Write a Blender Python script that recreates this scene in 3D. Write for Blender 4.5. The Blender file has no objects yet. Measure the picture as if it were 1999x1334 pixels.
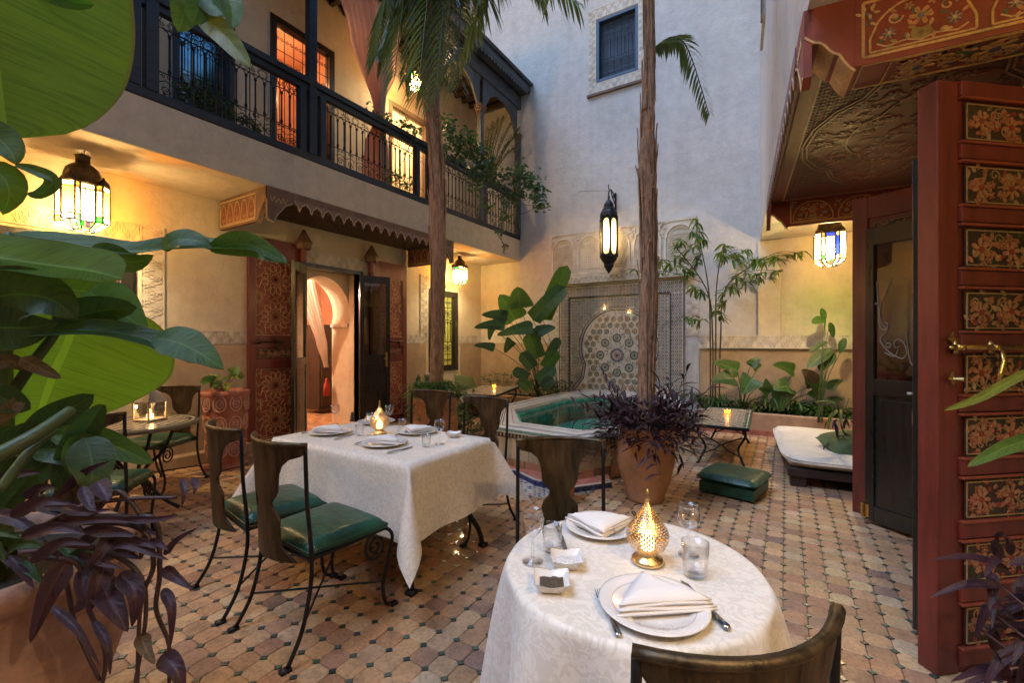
import bpy, bmesh, math, random
from mathutils import Vector, Matrix, Euler
R = random.Random(7)
PI = math.pi
sc = bpy.context.scene
col = sc.collection
rad = math.radians

# ------------------------------------------------------------------ camera, sky, sun, exposure
CH = 1.42; YAW = rad(31.6); FL = 870.0
cam = bpy.data.cameras.new('camera'); cam.sensor_width = 36; cam.lens = 36*FL/1999; cam.clip_start = .02; cam.clip_end = 500
camo = bpy.data.objects.new('camera', cam); col.objects.link(camo)
camo.location = (0, 0, CH); camo.rotation_euler = (PI/2, 0, YAW); sc.camera = camo
FW = Vector((-math.sin(YAW), math.cos(YAW), 0)); RT = Vector((math.cos(YAW), math.sin(YAW), 0))
def at(px, py, t):
    u = (px-999.5)/FL; v = -(py-667)/FL
    p = FW*t + RT*(u*t); return Vector((p.x, p.y, CH+v*t))
world = bpy.data.worlds.new('World'); sc.world = world; world.use_nodes = True
wn = world.node_tree; bg = wn.nodes['Background']; sky = wn.nodes.new('ShaderNodeTexSky')
sky.sky_type = 'NISHITA'; sky.sun_disc = False; sky.sun_elevation = rad(5); sky.sun_rotation = rad(215); sky.air_density = 1.3; sky.dust_density = .6; sky.ozone_density = 4.5
wn.links.new(sky.outputs[0], bg.inputs[0]); bg.inputs[1].default_value = .15
sun = bpy.data.lights.new('sun', 'SUN'); sun.energy = 1.1; sun.angle = rad(40); sun.color = (.58, .72, 1)
suno = bpy.data.objects.new('sun', sun); col.objects.link(suno); suno.rotation_euler = (rad(28), 0, rad(-35)); suno.location = (0, 0, 15)
sc.view_settings.view_transform = 'Standard'; sc.view_settings.look = 'None'; sc.view_settings.gamma = 1
sc.view_settings.exposure = 1.68
try:
    sc.cycles.caustics_reflective = False; sc.cycles.caustics_refractive = False; sc.cycles.use_denoising = True
    sc.cycles.max_bounces = 9; sc.cycles.transparent_max_bounces = 24; sc.cycles.diffuse_bounces = 4; sc.cycles.sample_clamp_indirect = 4
except Exception: pass

# ------------------------------------------------------------------ materials
MATS = {}
def nt(name):
    m = bpy.data.materials.new(name); m.use_nodes = True; t = m.node_tree
    return m, t, t.nodes['Principled BSDF'], t.nodes['Material Output']
def setin(b, k, v):
    if k in b.inputs: b.inputs[k].default_value = v
def noise(t, scale, detail=4, rough=.6, coord='Object', dist=0, stretch=None):
    tc = t.nodes.new('ShaderNodeTexCoord'); n = t.nodes.new('ShaderNodeTexNoise')
    n.inputs['Scale'].default_value = scale; n.inputs['Detail'].default_value = detail; n.inputs['Roughness'].default_value = rough; n.inputs['Distortion'].default_value = dist
    if stretch:
        mp = t.nodes.new('ShaderNodeMapping'); mp.inputs['Scale'].default_value = stretch
        t.links.new(tc.outputs[coord], mp.inputs[0]); t.links.new(mp.outputs[0], n.inputs['Vector'])
    else: t.links.new(tc.outputs[coord], n.inputs['Vector'])
    return n
def ramp(t, src, stops):
    r = t.nodes.new('ShaderNodeValToRGB'); e = r.color_ramp.elements
    while len(e) < len(stops): e.new(.5)
    for k, (p, c) in enumerate(stops): e[k].position = p; e[k].color = (*c, 1)
    t.links.new(src, r.inputs[0]); return r.outputs[0]
def mul(c, k): return tuple(min(1, x*k) for x in c)
def mix(t, fac, a, b, mode='MIX'):
    m = t.nodes.new('ShaderNodeMix'); m.data_type = 'RGBA'; m.blend_type = mode
    for s, v in ((m.inputs[0], fac), (m.inputs[6], a), (m.inputs[7], b)):
        if hasattr(v, 'is_output'): t.links.new(v, s)
        elif isinstance(v, (int, float)): s.default_value = v
        else: s.default_value = (*v, 1)
    return m.outputs[2]
def bump(t, b, src, strength, dist=.01):
    n = t.nodes.new('ShaderNodeBump'); n.inputs['Strength'].default_value = strength; n.inputs['Distance'].default_value = dist
    t.links.new(src, n.inputs['Height']); t.links.new(n.outputs[0], b.inputs['Normal'])
def M(name, c, rough=.6, metal=0, var=.18, scale=5, bmp=.15, bs=60, bd=.004, c2=None, stretch=None, sub=0, coat=0, trans=0):
    if name in MATS: return MATS[name]
    m, t, b, o = nt(name)
    n = noise(t, scale, 5, .65, stretch=stretch)
    c2 = c2 or mul(c, 1-var*1.6)
    cc = ramp(t, n.outputs[0], [(.3, c2), (.55, c), (.75, mul(c, 1+var))])
    t.links.new(cc, b.inputs['Base Color'])
    rr = t.nodes.new('ShaderNodeMapRange'); rr.inputs[3].default_value = max(.03, rough-.12); rr.inputs[4].default_value = min(1, rough+.12)
    t.links.new(n.outputs[0], rr.inputs[0]); t.links.new(rr.outputs[0], b.inputs['Roughness'])
    setin(b, 'Metallic', metal); setin(b, 'Coat Weight', coat); setin(b, 'Coat Roughness', .15)
    if bmp: bump(t, b, noise(t, bs, 4, .6, stretch=stretch).outputs[0], bmp, bd)
    MATS[name] = m; return m
def plaster(name, c, c2, c3, low=None):
    m, t, b, o = nt(name)
    n = noise(t, .9, 8, .62, dist=.6); a = ramp(t, n.outputs[0], [(.3, c2), (.5, c), (.72, c3)])
    n2 = noise(t, 7, 8, .7); a = mix(t, .35, a, ramp(t, n2.outputs[0], [(.35, mul(c2, .8)), (.6, mul(c, 1.08))]))
    st = noise(t, 1.6, 5, .6, stretch=(3, 3, .25)); a = mix(t, .14, a, ramp(t, st.outputs[0], [(.35, mul(c2, .72)), (.55, mul(c, 1.06))]))
    t.links.new(a, b.inputs['Base Color']); b.inputs['Roughness'].default_value = .82
    pn = noise(t, 2.2, 9, .72, dist=1.2); a = mix(t, ramp(t, pn.outputs[0], [(.56, (0, 0, 0)), (.68, (.25,)*3)]), a, mul(c2, .82)); t.links.new(a, b.inputs['Base Color'])
    vo = t.nodes.new('ShaderNodeTexVoronoi'); vo.feature = 'DISTANCE_TO_EDGE'; vo.inputs['Scale'].default_value = .8; dn = noise(t, 3, 6, .7); tc = t.nodes.new('ShaderNodeTexCoord'); ml = t.nodes.new('ShaderNodeVectorMath'); ml.operation = 'MULTIPLY_ADD'; ml.inputs[1].default_value = (.7, .7, .7); t.links.new(dn.outputs[1], ml.inputs[0]); t.links.new(tc.outputs['Object'], ml.inputs[2]); t.links.new(ml.outputs[0], vo.inputs['Vector'])
    ck = ramp(t, vo.outputs[0], [(.0, (.4,)*3), (.004, (0, 0, 0))]); a = mix(t, ck, a, mul(c2, .45)); t.links.new(a, b.inputs['Base Color'])
    bn = noise(t, 5, 10, .72); bump(t, b, bn.outputs[0], .42, .04)
    MATS[name] = m; return m
def leafmat(name, c, c2, trans=.35, veins=26, rough=.38, vs=.25):
    m, t, b, o = nt(name)
    uv = t.nodes.new('ShaderNodeUVMap'); sep = t.nodes.new('ShaderNodeSeparateXYZ'); t.links.new(uv.outputs[0], sep.inputs[0])
    ab = t.nodes.new('ShaderNodeMath'); ab.operation = 'ABSOLUTE'; t.links.new(sep.outputs[1], ab.inputs[0])
    sk = t.nodes.new('ShaderNodeMath'); sk.operation = 'MULTIPLY_ADD'; sk.inputs[1].default_value = -.16; t.links.new(ab.outputs[0], sk.inputs[0]); t.links.new(sep.outputs[0], sk.inputs[2])
    cb = t.nodes.new('ShaderNodeCombineXYZ'); m1 = t.nodes.new('ShaderNodeMath'); m1.operation = 'MULTIPLY'; m1.inputs[1].default_value = veins*2.2; t.links.new(sk.outputs[0], m1.inputs[0]); t.links.new(m1.outputs[0], cb.inputs[0]); t.links.new(sep.outputs[1], cb.inputs[1])
    vn = t.nodes.new('ShaderNodeTexNoise'); vn.inputs['Scale'].default_value = 1; vn.inputs['Detail'].default_value = 3; vn.inputs['Roughness'].default_value = .7; t.links.new(cb.outputs[0], vn.inputs['Vector'])
    s2 = t.nodes.new('ShaderNodeMath'); s2.operation = 'MULTIPLY_ADD'; s2.inputs[1].default_value = 4.5; s2.inputs[2].default_value = -2.25; t.links.new(vn.outputs[0], s2.inputs[0])
    nn = noise(t, 3.5, 5, .6); nf = noise(t, 22, 5, .65)
    base = mix(t, nn.outputs[0], c2, c)
    base = mix(t, ramp(t, nf.outputs[0], [(.45, (0, 0, 0)), (.8, (.35, .35, .35))]), base, mul(c, 1.25))
    base = mix(t, ramp(t, vn.outputs[0], [(.36, (.9,)*3), (.52, (0, 0, 0))]), base, mul(c2, .7))
    vv = t.nodes.new('ShaderNodeMapRange'); vv.inputs[1].default_value = -1; vv.inputs[2].default_value = 1; vv.inputs[3].default_value = 0; vv.inputs[4].default_value = vs*1.9; t.links.new(s2.outputs[0], vv.inputs[0])
    base = mix(t, vv.outputs[0], base, mul(c, 1.5))
    mr = t.nodes.new('ShaderNodeMath'); mr.operation = 'LESS_THAN'; mr.inputs[1].default_value = .035; t.links.new(ab.outputs[0], mr.inputs[0])
    base = mix(t, mr.outputs[0], base, mul(c, 1.9))
    ed = t.nodes.new('ShaderNodeMath'); ed.operation = 'GREATER_THAN'; ed.inputs[1].default_value = .965; t.links.new(ab.outputs[0], ed.inputs[0])
    base = mix(t, ed.outputs[0], base, (.10, .07, .025))
    t.links.new(base, b.inputs['Base Color']); b.inputs['Roughness'].default_value = rough
    ad = t.nodes.new('ShaderNodeMath'); ad.operation = 'MULTIPLY_ADD'; ad.inputs[1].default_value = .5; t.links.new(s2.outputs[0], ad.inputs[0]); t.links.new(nf.outputs[0], ad.inputs[2])
    bump(t, b, ad.outputs[0], .35, .004)
    tr = t.nodes.new('ShaderNodeBsdfTranslucent'); t.links.new(mix(t, .5, base, mul(c, 2.2)), tr.inputs[0])
    ms = t.nodes.new('ShaderNodeMixShader'); ms.inputs[0].default_value = trans
    t.links.new(b.outputs[0], ms.inputs[1]); t.links.new(tr.outputs[0], ms.inputs[2]); t.links.new(ms.outputs[0], o.inputs[0])
    MATS[name] = m; return m
def attrmat(name, rough=.55, bs=40, bmp=.3, dirt=.4, coat=0, metal=0, dsc=9, bd=.004):
    """colour of each piece comes from its 'tint' attribute; noise adds stain and wear"""
    m, t, b, o = nt(name)
    a = t.nodes.new('ShaderNodeAttribute'); a.attribute_name = 'tint'
    geo = t.nodes.new('ShaderNodeNewGeometry'); n = t.nodes.new('ShaderNodeTexNoise'); n.inputs['Scale'].default_value = dsc; n.inputs['Detail'].default_value = 7; n.inputs['Roughness'].default_value = .68
    t.links.new(geo.outputs['Position'], n.inputs['Vector'])
    n2 = t.nodes.new('ShaderNodeTexNoise'); n2.inputs['Scale'].default_value = bs; n2.inputs['Detail'].default_value = 5; t.links.new(geo.outputs['Position'], n2.inputs['Vector'])
    k = ramp(t, n.outputs[0], [(.3, (1-dirt,)*3), (.52, (1, 1, 1)), (.75, (1+.0,)*3)])
    c = mix(t, 1., a.outputs['Color'], k, 'MULTIPLY')
    k2 = ramp(t, n2.outputs[0], [(.38, (1-dirt*.6,)*3), (.55, (1, 1, 1))]); c = mix(t, 1., c, k2, 'MULTIPLY')
    t.links.new(c, b.inputs['Base Color'])
    rr = t.nodes.new('ShaderNodeMapRange'); rr.inputs[3].default_value = max(.05, rough-.18); rr.inputs[4].default_value = min(1, rough+.18); t.links.new(n.outputs[0], rr.inputs[0]); t.links.new(rr.outputs[0], b.inputs['Roughness'])
    setin(b, 'Coat Weight', coat); setin(b, 'Metallic', metal)
    bump(t, b, n2.outputs[0], bmp, bd); MATS[name] = m; return m
def emitm(name, c, s):
    m, t, b, o = nt(name); b.inputs['Base Color'].default_value = (*c, 1); b.inputs['Emission Color'].default_value = (*c, 1); b.inputs['Emission Strength'].default_value = s
    MATS[name] = m; return m
def panemat(name, c, k=.45, glow=0):
    m, t, b, o = nt(name); t.nodes.remove(b)
    tp = t.nodes.new('ShaderNodeBsdfTransparent'); tp.inputs[0].default_value = (*c, 1)
    tl = t.nodes.new('ShaderNodeBsdfTranslucent'); n = noise(t, 40, 3); t.links.new(ramp(t, n.outputs[0], [(.3, mul(c, .8)), (.7, c)]), tl.inputs[0])
    ms = t.nodes.new('ShaderNodeMixShader'); ms.inputs[0].default_value = k; t.links.new(tp.outputs[0], ms.inputs[1]); t.links.new(tl.outputs[0], ms.inputs[2])
    gl = t.nodes.new('ShaderNodeBsdfGlossy'); gl.inputs['Roughness'].default_value = .1; m2 = t.nodes.new('ShaderNodeMixShader'); m2.inputs[0].default_value = .06
    t.links.new(ms.outputs[0], m2.inputs[1]); t.links.new(gl.outputs[0], m2.inputs[2]); t.links.new(m2.outputs[0], o.inputs[0]); MATS[name] = m; return m
def glassm(name, c=(1, 1, 1), tint=.92, fres=.05):
    """thin clear glass: a fresnel mix of clear and mirror, with faint smudges"""
    m, t, b, o = nt(name); t.nodes.remove(b)
    tp = t.nodes.new('ShaderNodeBsdfTransparent'); tp.inputs[0].default_value = (*mul(c, tint), 1)
    gl = t.nodes.new('ShaderNodeBsdfGlossy'); gl.inputs['Roughness'].default_value = .03
    lw = t.nodes.new('ShaderNodeLayerWeight'); lw.inputs[0].default_value = .5
    pw = t.nodes.new('ShaderNodeMath'); pw.operation = 'POWER'; pw.inputs[1].default_value = 2.2; t.links.new(lw.outputs['Facing'], pw.inputs[0])
    ad = t.nodes.new('ShaderNodeMath'); ad.operation = 'MULTIPLY_ADD'; ad.inputs[1].default_value = .85; ad.inputs[2].default_value = fres; t.links.new(pw.outputs[0], ad.inputs[0])
    ms = t.nodes.new('ShaderNodeMixShader'); t.links.new(ad.outputs[0], ms.inputs[0]); t.links.new(tp.outputs[0], ms.inputs[1]); t.links.new(gl.outputs[0], ms.inputs[2]); t.links.new(ms.outputs[0], o.inputs[0]); MATS[name] = m; return m

CREAM = plaster('cream_plaster', (.67, .585, .44), (.61, .52, .375), (.71, .63, .49))
UPPER = plaster('pale_limewash', (.58, .555, .53), (.49, .465, .44), (.65, .63, .605))
DADO = plaster('tadelakt_dado', (.47, .345, .225), (.36, .25, .155), (.55, .42, .29))
SLABM = plaster('slab_plaster', (.54, .465, .375), (.43, .36, .28), (.60, .53, .44))
PINK = plaster('salmon_plaster', (.62, .34, .22), (.52, .27, .17), (.66, .39, .26))
STUCCO = M('carved_stucco', (.70, .65, .57), .8, var=.1, bmp=.4, bs=45, c2=(.52, .45, .36))
STUCCOD = M('stucco_ground', (.56, .49, .40), .9, var=.2, bmp=.3)  # darker than the carving: shade in the recesses put into the colour
IRON = M('black_iron', (.022, .021, .024), .45, .6, var=.35, bmp=.2)
BRONZE = M('patinated_bronze', (.085, .06, .035), .42, .75, var=.5, scale=9, bmp=.35, bs=50, c2=(.025, .018, .012), stretch=(3, 3, .6))
BLUEW = M('blue_black_wood', (.015, .019, .030), .42, var=.3, bmp=.25, bs=30, stretch=(1, 1, 6))
BLACKW = M('black_varnished_wood', (.018, .016, .014), .3, var=.5, scale=4, bmp=.25, bs=25, c2=(.008, .010, .008), stretch=(5, 5, .6), coat=.4)
REDW = M('oxblood_painted_wood', (.155, .026, .019), .42, var=.28, scale=3, bmp=.22, bs=22, c2=(.085, .014, .011), stretch=(5, 5, .7), coat=.2)
REDL = M('brick_red_wood', (.26, .06, .035), .5, var=.2, scale=4, bmp=.2, bs=25)
DKW = M('dark_brown_timber', (.05, .027, .017), .55, var=.35, bmp=.3, bs=30, stretch=(1, 5, 5))
BROWNW = M('weathered_cedar', (.16, .085, .05), .6, var=.3, bmp=.3, bs=40)
GREYW = M('grey_blue_timber', (.075, .078, .085), .55, var=.3, bmp=.3, bs=30)
GREENL = M('green_leather', (.007, .066, .036), .38, var=.45, scale=7, bmp=.75, bs=16, bd=.014, coat=.1)
TERRA = M('terracotta', (.42, .19, .10), .75, var=.25, scale=5, bmp=.35, bs=45, c2=(.26, .115, .065))
TERRAP = M('pinkish_terracotta', (.40, .145, .10), .75, var=.25, scale=6, bmp=.45, bs=45, c2=(.24, .08, .055))
SOIL = M('potting_soil', (.03, .02, .013), .95, bmp=.8, bs=60, bd=.02)
BARK = M('palm_bark', (.44, .27, .17), .85, var=.4, scale=9, bmp=1, bs=16, bd=.05, c2=(.15, .085, .05), stretch=(5, 5, .8))
BRASS = M('brass', (.62, .42, .16), .28, 1, var=.2, bmp=.1)
GOLD = M('pierced_gilt_metal', (.75, .55, .28), .3, 1, var=.2, bmp=.1)
STEEL = M('cutlery_steel', (.42, .43, .46), .2, 1, var=.1, bmp=0)
PORC = M('white_porcelain', (.74, .69, .64), .25, var=.04, bmp=.03, coat=.5)
RIMGREY = M('grey_rim_line', (.40, .37, .36), .3, var=.05, bmp=0)
NAPK = M('white_napkin_linen', (.78, .73, .69), .9, var=.05, bmp=.5, bs=220, bd=.001)
MATTR = M('off_white_upholstery', (.66, .61, .53), .85, var=.1, scale=3, bmp=.8, bs=7, bd=.03)
WATER = None
STONE = M('pale_marble', (.60, .585, .55), .35, var=.12, scale=5, bmp=.15, c2=(.48, .46, .42))
GREENT = M('green_glazed_tile', (.045, .16, .11), .25, var=.4, scale=14, bmp=.2, coat=.4)
BLUET = M('cobalt_glazed_tile', (.018, .03, .14), .25, var=.4, scale=14, bmp=.2, coat=.4)
TILEM = attrmat('terracotta_floor_tile', .62, 55, .5, .40, .05)
ZELM = attrmat('glazed_zellige', .3, 80, .2, .3, .35, dsc=6)
PAINT = attrmat('painted_ornament', .5, 70, .25, .35, .05)
STAINED = {k: panemat('stained_glass_'+k, c, .22) for k, c in dict(clear=(.98, .93, .78), amber=(.95, .66, .30), green=(.15, .80, .18), violet=(.52, .40, .80), blue=(.12, .20, .9)).items()}
FROST = panemat('frosted_lantern_glass', (.95, .85, .62), .85)
BULB = emitm('warm_bulb', (1, .68, .34), 45)
def cloth_tr(name, c, k):
    m = M(name, c, .8, var=.15, scale=3, bmp=.2, stretch=(6, 6, .4)); t = m.node_tree; b = t.nodes['Principled BSDF']; tr = t.nodes.new('ShaderNodeBsdfTranslucent'); tr.inputs[0].default_value = (*c, 1)
    ms = t.nodes.new('ShaderNodeMixShader'); ms.inputs[0].default_value = k; t.links.new(b.outputs[0], ms.inputs[1]); t.links.new(tr.outputs[0], ms.inputs[2]); t.links.new(ms.outputs[0], t.nodes['Material Output'].inputs[0]); return m
CURT = cloth_tr('orange_sheer_curtain', (.84, .52, .40), .5); CURTW = cloth_tr('cream_sheer_curtain', (.74, .66, .58), .4)
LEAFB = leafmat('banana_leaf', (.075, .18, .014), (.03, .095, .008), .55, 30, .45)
LEAFL = leafmat('lit_tone_banana_leaf', (.13, .27, .018), (.07, .17, .01), .7, 30, .45)  # brighter copy of the banana leaf, with light put into its colour
LEAFD = leafmat('deep_green_leaf', (.035, .085, .016), (.016, .045, .010), .32, 14, .42)
LEAFM = leafmat('mid_green_leaf', (.06, .14, .02), (.03, .075, .012), .4, 14, .42)
LEAFY = leafmat('yellow_green_leaf', (.15, .19, .03), (.06, .10, .015), .4, 8)
LEAFP = leafmat('purple_leaf', (.055, .018, .030), (.020, .009, .014), .2, 5, .52, .12)
LEAFX = leafmat('dry_leaf', (.13, .085, .035), (.06, .04, .02), .25, 8, .6)
PALMG = leafmat('palm_leaflet', (.11, .15, .045), (.045, .08, .025), .45, 3)
STEMG = M('green_stalk', (.05, .085, .02), .5, var=.3, bmp=.2)
STEMP = M('purple_stalk', (.06, .025, .025), .5, var=.3, bmp=.2)
BAMB = M('thin_cane', (.07, .055, .025), .45, var=.3, bmp=.2)
GL = glassm('clear_drinking_glass', (1, 1, 1), .985, .045)
GLW = glassm('door_glass', (.85, .84, .78), .8, .14)

# ------------------------------------------------------------------ mesh helpers
class MB:
    def __init__(s): s.v = []; s.f = []; s.c = []; s.uv = None; s.cur = (.5, .5, .5)
    def add(s, vs, fs):
        b = len(s.v); s.v += [tuple(x) for x in vs]; s.f += [tuple(b+i for i in f) for f in fs]; s.c += [s.cur]*len(fs); return s
    def box(s, x0, y0, z0, x1, y1, z1):
        return s.add([(x0, y0, z0), (x1, y0, z0), (x1, y1, z0), (x0, y1, z0), (x0, y0, z1), (x1, y0, z1), (x1, y1, z1), (x0, y1, z1)],
                     [(0, 3, 2, 1), (4, 5, 6, 7), (0, 1, 5, 4), (1, 2, 6, 5), (2, 3, 7, 6), (3, 0, 4, 7)])
    def cbox(s, c, sx, sy, sz): return s.box(c[0]-sx/2, c[1]-sy/2, c[2]-sz/2, c[0]+sx/2, c[1]+sy/2, c[2]+sz/2)
    def tube(s, pts, r, n=8, cap=True, flat=1):
        pts = [Vector(p) for p in pts]; m = len(pts); rr = r if isinstance(r, (list, tuple)) else [r]*m
        vs = []; up = None
        for i, p in enumerate(pts):
            d = (pts[min(i+1, m-1)]-pts[max(i-1, 0)])
            if d.length < 1e-9: d = Vector((0, 0, 1))
            d.normalize()
            if up is None: up = Vector((0, 0, 1)) if abs(d.z) < .9 else Vector((1, 0, 0))
            a = d.cross(up)
            if a.length < 1e-6: a = d.orthogonal()
            a.normalize(); b = a.cross(d).normalized(); up = b
            for k in range(n):
                t = 2*PI*k/n; vs.append(p+a*(rr[i]*math.cos(t))+b*(rr[i]*math.sin(t)*flat))
        fs = [(i*n+k, i*n+(k+1) % n, (i+1)*n+(k+1) % n, (i+1)*n+k) for i in range(m-1) for k in range(n)]
        if cap: fs += [tuple(range(n-1, -1, -1)), tuple((m-1)*n+k for k in range(n))]
        return s.add(vs, fs)
    def lathe(s, prof, n=24, c=(0, 0, 0), mod=None, cap=True):
        vs = []
        for (r, z) in prof:
            for k in range(n):
                t = 2*PI*k/n; q = r*(mod(t, z) if mod else 1); vs.append((c[0]+q*math.cos(t), c[1]+q*math.sin(t), c[2]+z))
        m = len(prof); fs = [(i*n+k, i*n+(k+1) % n, (i+1)*n+(k+1) % n, (i+1)*n+k) for i in range(m-1) for k in range(n)]
        if cap:
            if prof[0][0] > 1e-4: fs.append(tuple(range(n-1, -1, -1)))
            if prof[-1][0] > 1e-4: fs.append(tuple((m-1)*n+k for k in range(n)))
        return s.add(vs, fs)
    def grid(s, nu, nv, fn):
        b = [fn(i/(nu-1), j/(nv-1)) for i in range(nu) for j in range(nv)]
        return s.add(b, [(i*nv+j, (i+1)*nv+j, (i+1)*nv+j+1, i*nv+j+1) for i in range(nu-1) for j in range(nv-1)])
    def prism(s, poly, P, h0, h1, under=False):
        """poly of 2-D points, mapped by P(u,v,h)"""
        n = len(poly); vs = [P(u, v, h1) for u, v in poly]+[P(u, v, h0) for u, v in poly]
        fs = [tuple(range(n))]+[(i, n+i, n+(i+1) % n, (i+1) % n) for i in range(n)]
        if under: fs.append(tuple(range(2*n-1, n-1, -1)))
        return s.add(vs, fs)
    def strip(s, P, a, b, w, h0, h1):
        dx, dy = b[0]-a[0], b[1]-a[1]; L = math.hypot(dx, dy) or 1e-6; nx, ny = -dy/L*w/2, dx/L*w/2
        return s.prism([(a[0]+nx, a[1]+ny), (a[0]-nx, a[1]-ny), (b[0]-nx, b[1]-ny), (b[0]+nx, b[1]+ny)], P, h0, h1)
    def poly(s, P, pts, w, h0, h1, closed=False):
        m = len(pts)
        for i in range(m if closed else m-1): s.strip(P, pts[i], pts[(i+1) % m], w, h0, h1)
        return s
    def mesh(s, name, mats, smooth=False, recalc=True, tint=False, uvs=None):
        me = bpy.data.meshes.new(name); me.from_pydata(s.v, [], s.f)
        for m in (mats if isinstance(mats, (list, tuple)) else [mats]): me.materials.append(m)
        if smooth: me.polygons.foreach_set('use_smooth', [True]*len(me.polygons))
        if recalc and len(s.f) < 60000:
            bm = bmesh.new(); bm.from_mesh(me); bmesh.ops.recalc_face_normals(bm, faces=bm.faces); bm.to_mesh(me); bm.free()
        if tint:
            at_ = me.color_attributes.new('tint', 'FLOAT_COLOR', 'CORNER'); buf = []
            for f, c in zip(s.f, s.c): buf += [c[0], c[1], c[2], 1.]*len(f)
            at_.data.foreach_set('color', buf)
        if uvs:
            l = me.uv_layers.new(name='UVMap'); buf = []
            for f in s.f:
                for i in f: buf += [uvs[i][0], uvs[i][1]]
            l.data.foreach_set('uv', buf)
        me.update(); return me
    def build(s, name, mat, parent=None, smooth=False, bevel=0, recalc=True, tint=False, uvs=None, loc=None, sub=0, solid=0):
        return link(name, s.mesh(name, mat, smooth, recalc, tint, uvs), parent, bevel, loc, sub, solid)
def link(name, me, parent=None, bevel=0, loc=None, sub=0, solid=0, rz=0):
    o = bpy.data.objects.new(name, me); col.objects.link(o)
    if parent: o.parent = parent
    if loc: o.location = loc
    if rz: o.rotation_euler.z = rz
    if solid: md = o.modifiers.new('solid', 'SOLIDIFY'); md.thickness = solid; md.offset = 0
    if bevel: md = o.modifiers.new('bevel', 'BEVEL'); md.width = bevel; md.segments = 2; md.limit_method = 'ANGLE'
    if sub: md = o.modifiers.new('sub', 'SUBSURF'); md.levels = sub; md.render_levels = sub
    return o
def thing(name, label, cat, loc=(0, 0, 0), rz=0, group=None):
    o = bpy.data.objects.new(name, None); col.objects.link(o); o.location = loc; o.rotation_euler = (0, 0, rz); o.empty_display_size = .1
    return tag(o, label, cat, group)
def tag(o, label, cat, group=None):
    o['label'] = label; o['category'] = cat; o['kind'] = 'thing'
    if group: o['group'] = group
    return o
def struct(o): o['kind'] = 'structure'; return o
def stuff(o): o['kind'] = 'stuff'; return o
def copy_tree(o, parent=None):
    c = o.copy(); col.objects.link(c)
    if parent: c.parent = parent
    for ch in list(o.children): copy_tree(ch, c)
    return c
def dup(o, label, loc, rz=0, s=None):
    c = copy_tree(o); c['label'] = label; c.location = loc; c.rotation_euler = (0, 0, rz)
    if s: c.scale = (s, s, s)
    return c
def plane(o, u, v, n):
    o, u, v, n = Vector(o), Vector(u).normalized(), Vector(v).normalized(), Vector(n).normalized()
    return lambda a, b, h=0: o+u*a+v*b+n*h
def circ(cx, cy, r, n=12, a0=0, a1=2*PI, e=1):
    return [(cx+r*math.cos(a0+(a1-a0)*k/n), cy+r*e*math.sin(a0+(a1-a0)*k/n)) for k in range(n+1)]
def spiral(cx, cy, r, turns=1.5, a0=0, d=1, n=14):
    return [(cx+r*(1-.82*k/n)*math.cos(a0+d*turns*2*PI*k/n), cy+r*(1-.82*k/n)*math.sin(a0+d*turns*2*PI*k/n)) for k in range(n+1)]
def wire(mb, P, pts, r, n=4): mb.tube([P(a, b, 0) for a, b in pts], r, n, False)
def smoothpath(pts, k=6):
    P = [Vector(p) for p in pts]; out = []
    for i in range(len(P)-1):
        p0, p1, p2, p3 = P[max(i-1, 0)], P[i], P[i+1], P[min(i+2, len(P)-1)]
        for j in range(k):
            t = j/k; out.append(.5*((2*p1)+(p2-p0)*t+(2*p0-5*p1+4*p2-p3)*t*t+(-p0+3*p1-3*p2+p3)*t**3))
    out.append(P[-1]); return out

# ------------------------------------------------------------------ ornament on a plane
def star_pts(cx, cy, R0, r0, n, a0=0):
    return [(cx+(R0 if k % 2 == 0 else r0)*math.cos(a0+PI*k/n), cy+(R0 if k % 2 == 0 else r0)*math.sin(a0+PI*k/n)) for k in range(2*n)]
def star_field(mb, P, w, h, c, cols, h0=0, keep=None, ground=None):
    """eight-point star mosaic of cell c over a w x h rectangle"""
    nx, ny = max(1, round(w/c)), max(1, round(h/c)); cx, cy = w/nx, h/ny; a = min(cx, cy)/2
    for i in range(nx):
        for j in range(ny):
            x, y = (i+.5)*cx, (j+.5)*cy
            if keep and not keep(x, y): continue
            mb.cur = R.choice(cols[0]); mb.prism(star_pts(x, y, a*.92, a*.60, 8), P, h0, h0+.003)
            mb.cur = cols[1][(i+j) % len(cols[1])]; mb.prism(star_pts(x, y, a*.50, a*.30, 8, PI/8), P, h0+.003, h0+.0045)
            if i < nx-1 and j < ny-1:
                x2, y2 = (i+1)*cx, (j+1)*cy
                if keep and not keep(x2, y2): continue
                mb.cur = cols[2][(i+j) % len(cols[2])]; mb.prism(star_pts(x2, y2, a*.42, a*.2, 4, PI/4), P, h0, h0+.003)
def rosette(mb, P, cx, cy, Rr, n, cols, h0=0):
    mb.cur = cols[0]; mb.prism(star_pts(cx, cy, Rr*.22, Rr*.12, n), P, h0, h0+.004)
    for k in range(n):
        a = 2*PI*(k+.5)/n; ca, sa = math.cos(a), math.sin(a); w = Rr*PI/n
        def q(r, t): return (cx+r*ca-t*sa, cy+r*sa+t*ca)
        mb.cur = cols[1]; mb.prism([q(Rr*.22, 0), q(Rr*.34, w*.28), q(Rr*.46, 0), q(Rr*.34, -w*.28)], P, h0, h0+.003)
        mb.cur = cols[2]; mb.prism([q(Rr*.50, 0), q(Rr*.60, w*.5), q(Rr*.82, w*.55), q(Rr*.92, 0), q(Rr*.82, -w*.55), q(Rr*.60, -w*.5)], P, h0, h0+.003)
        a2 = 2*PI*k/n; ca, sa = math.cos(a2), math.sin(a2)
        mb.cur = cols[3]; mb.prism([q(Rr*.62, 0), q(Rr*.74, w*.2), q(Rr*.98, 0), q(Rr*.74, -w*.2)], P, h0, h0+.003)
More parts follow.
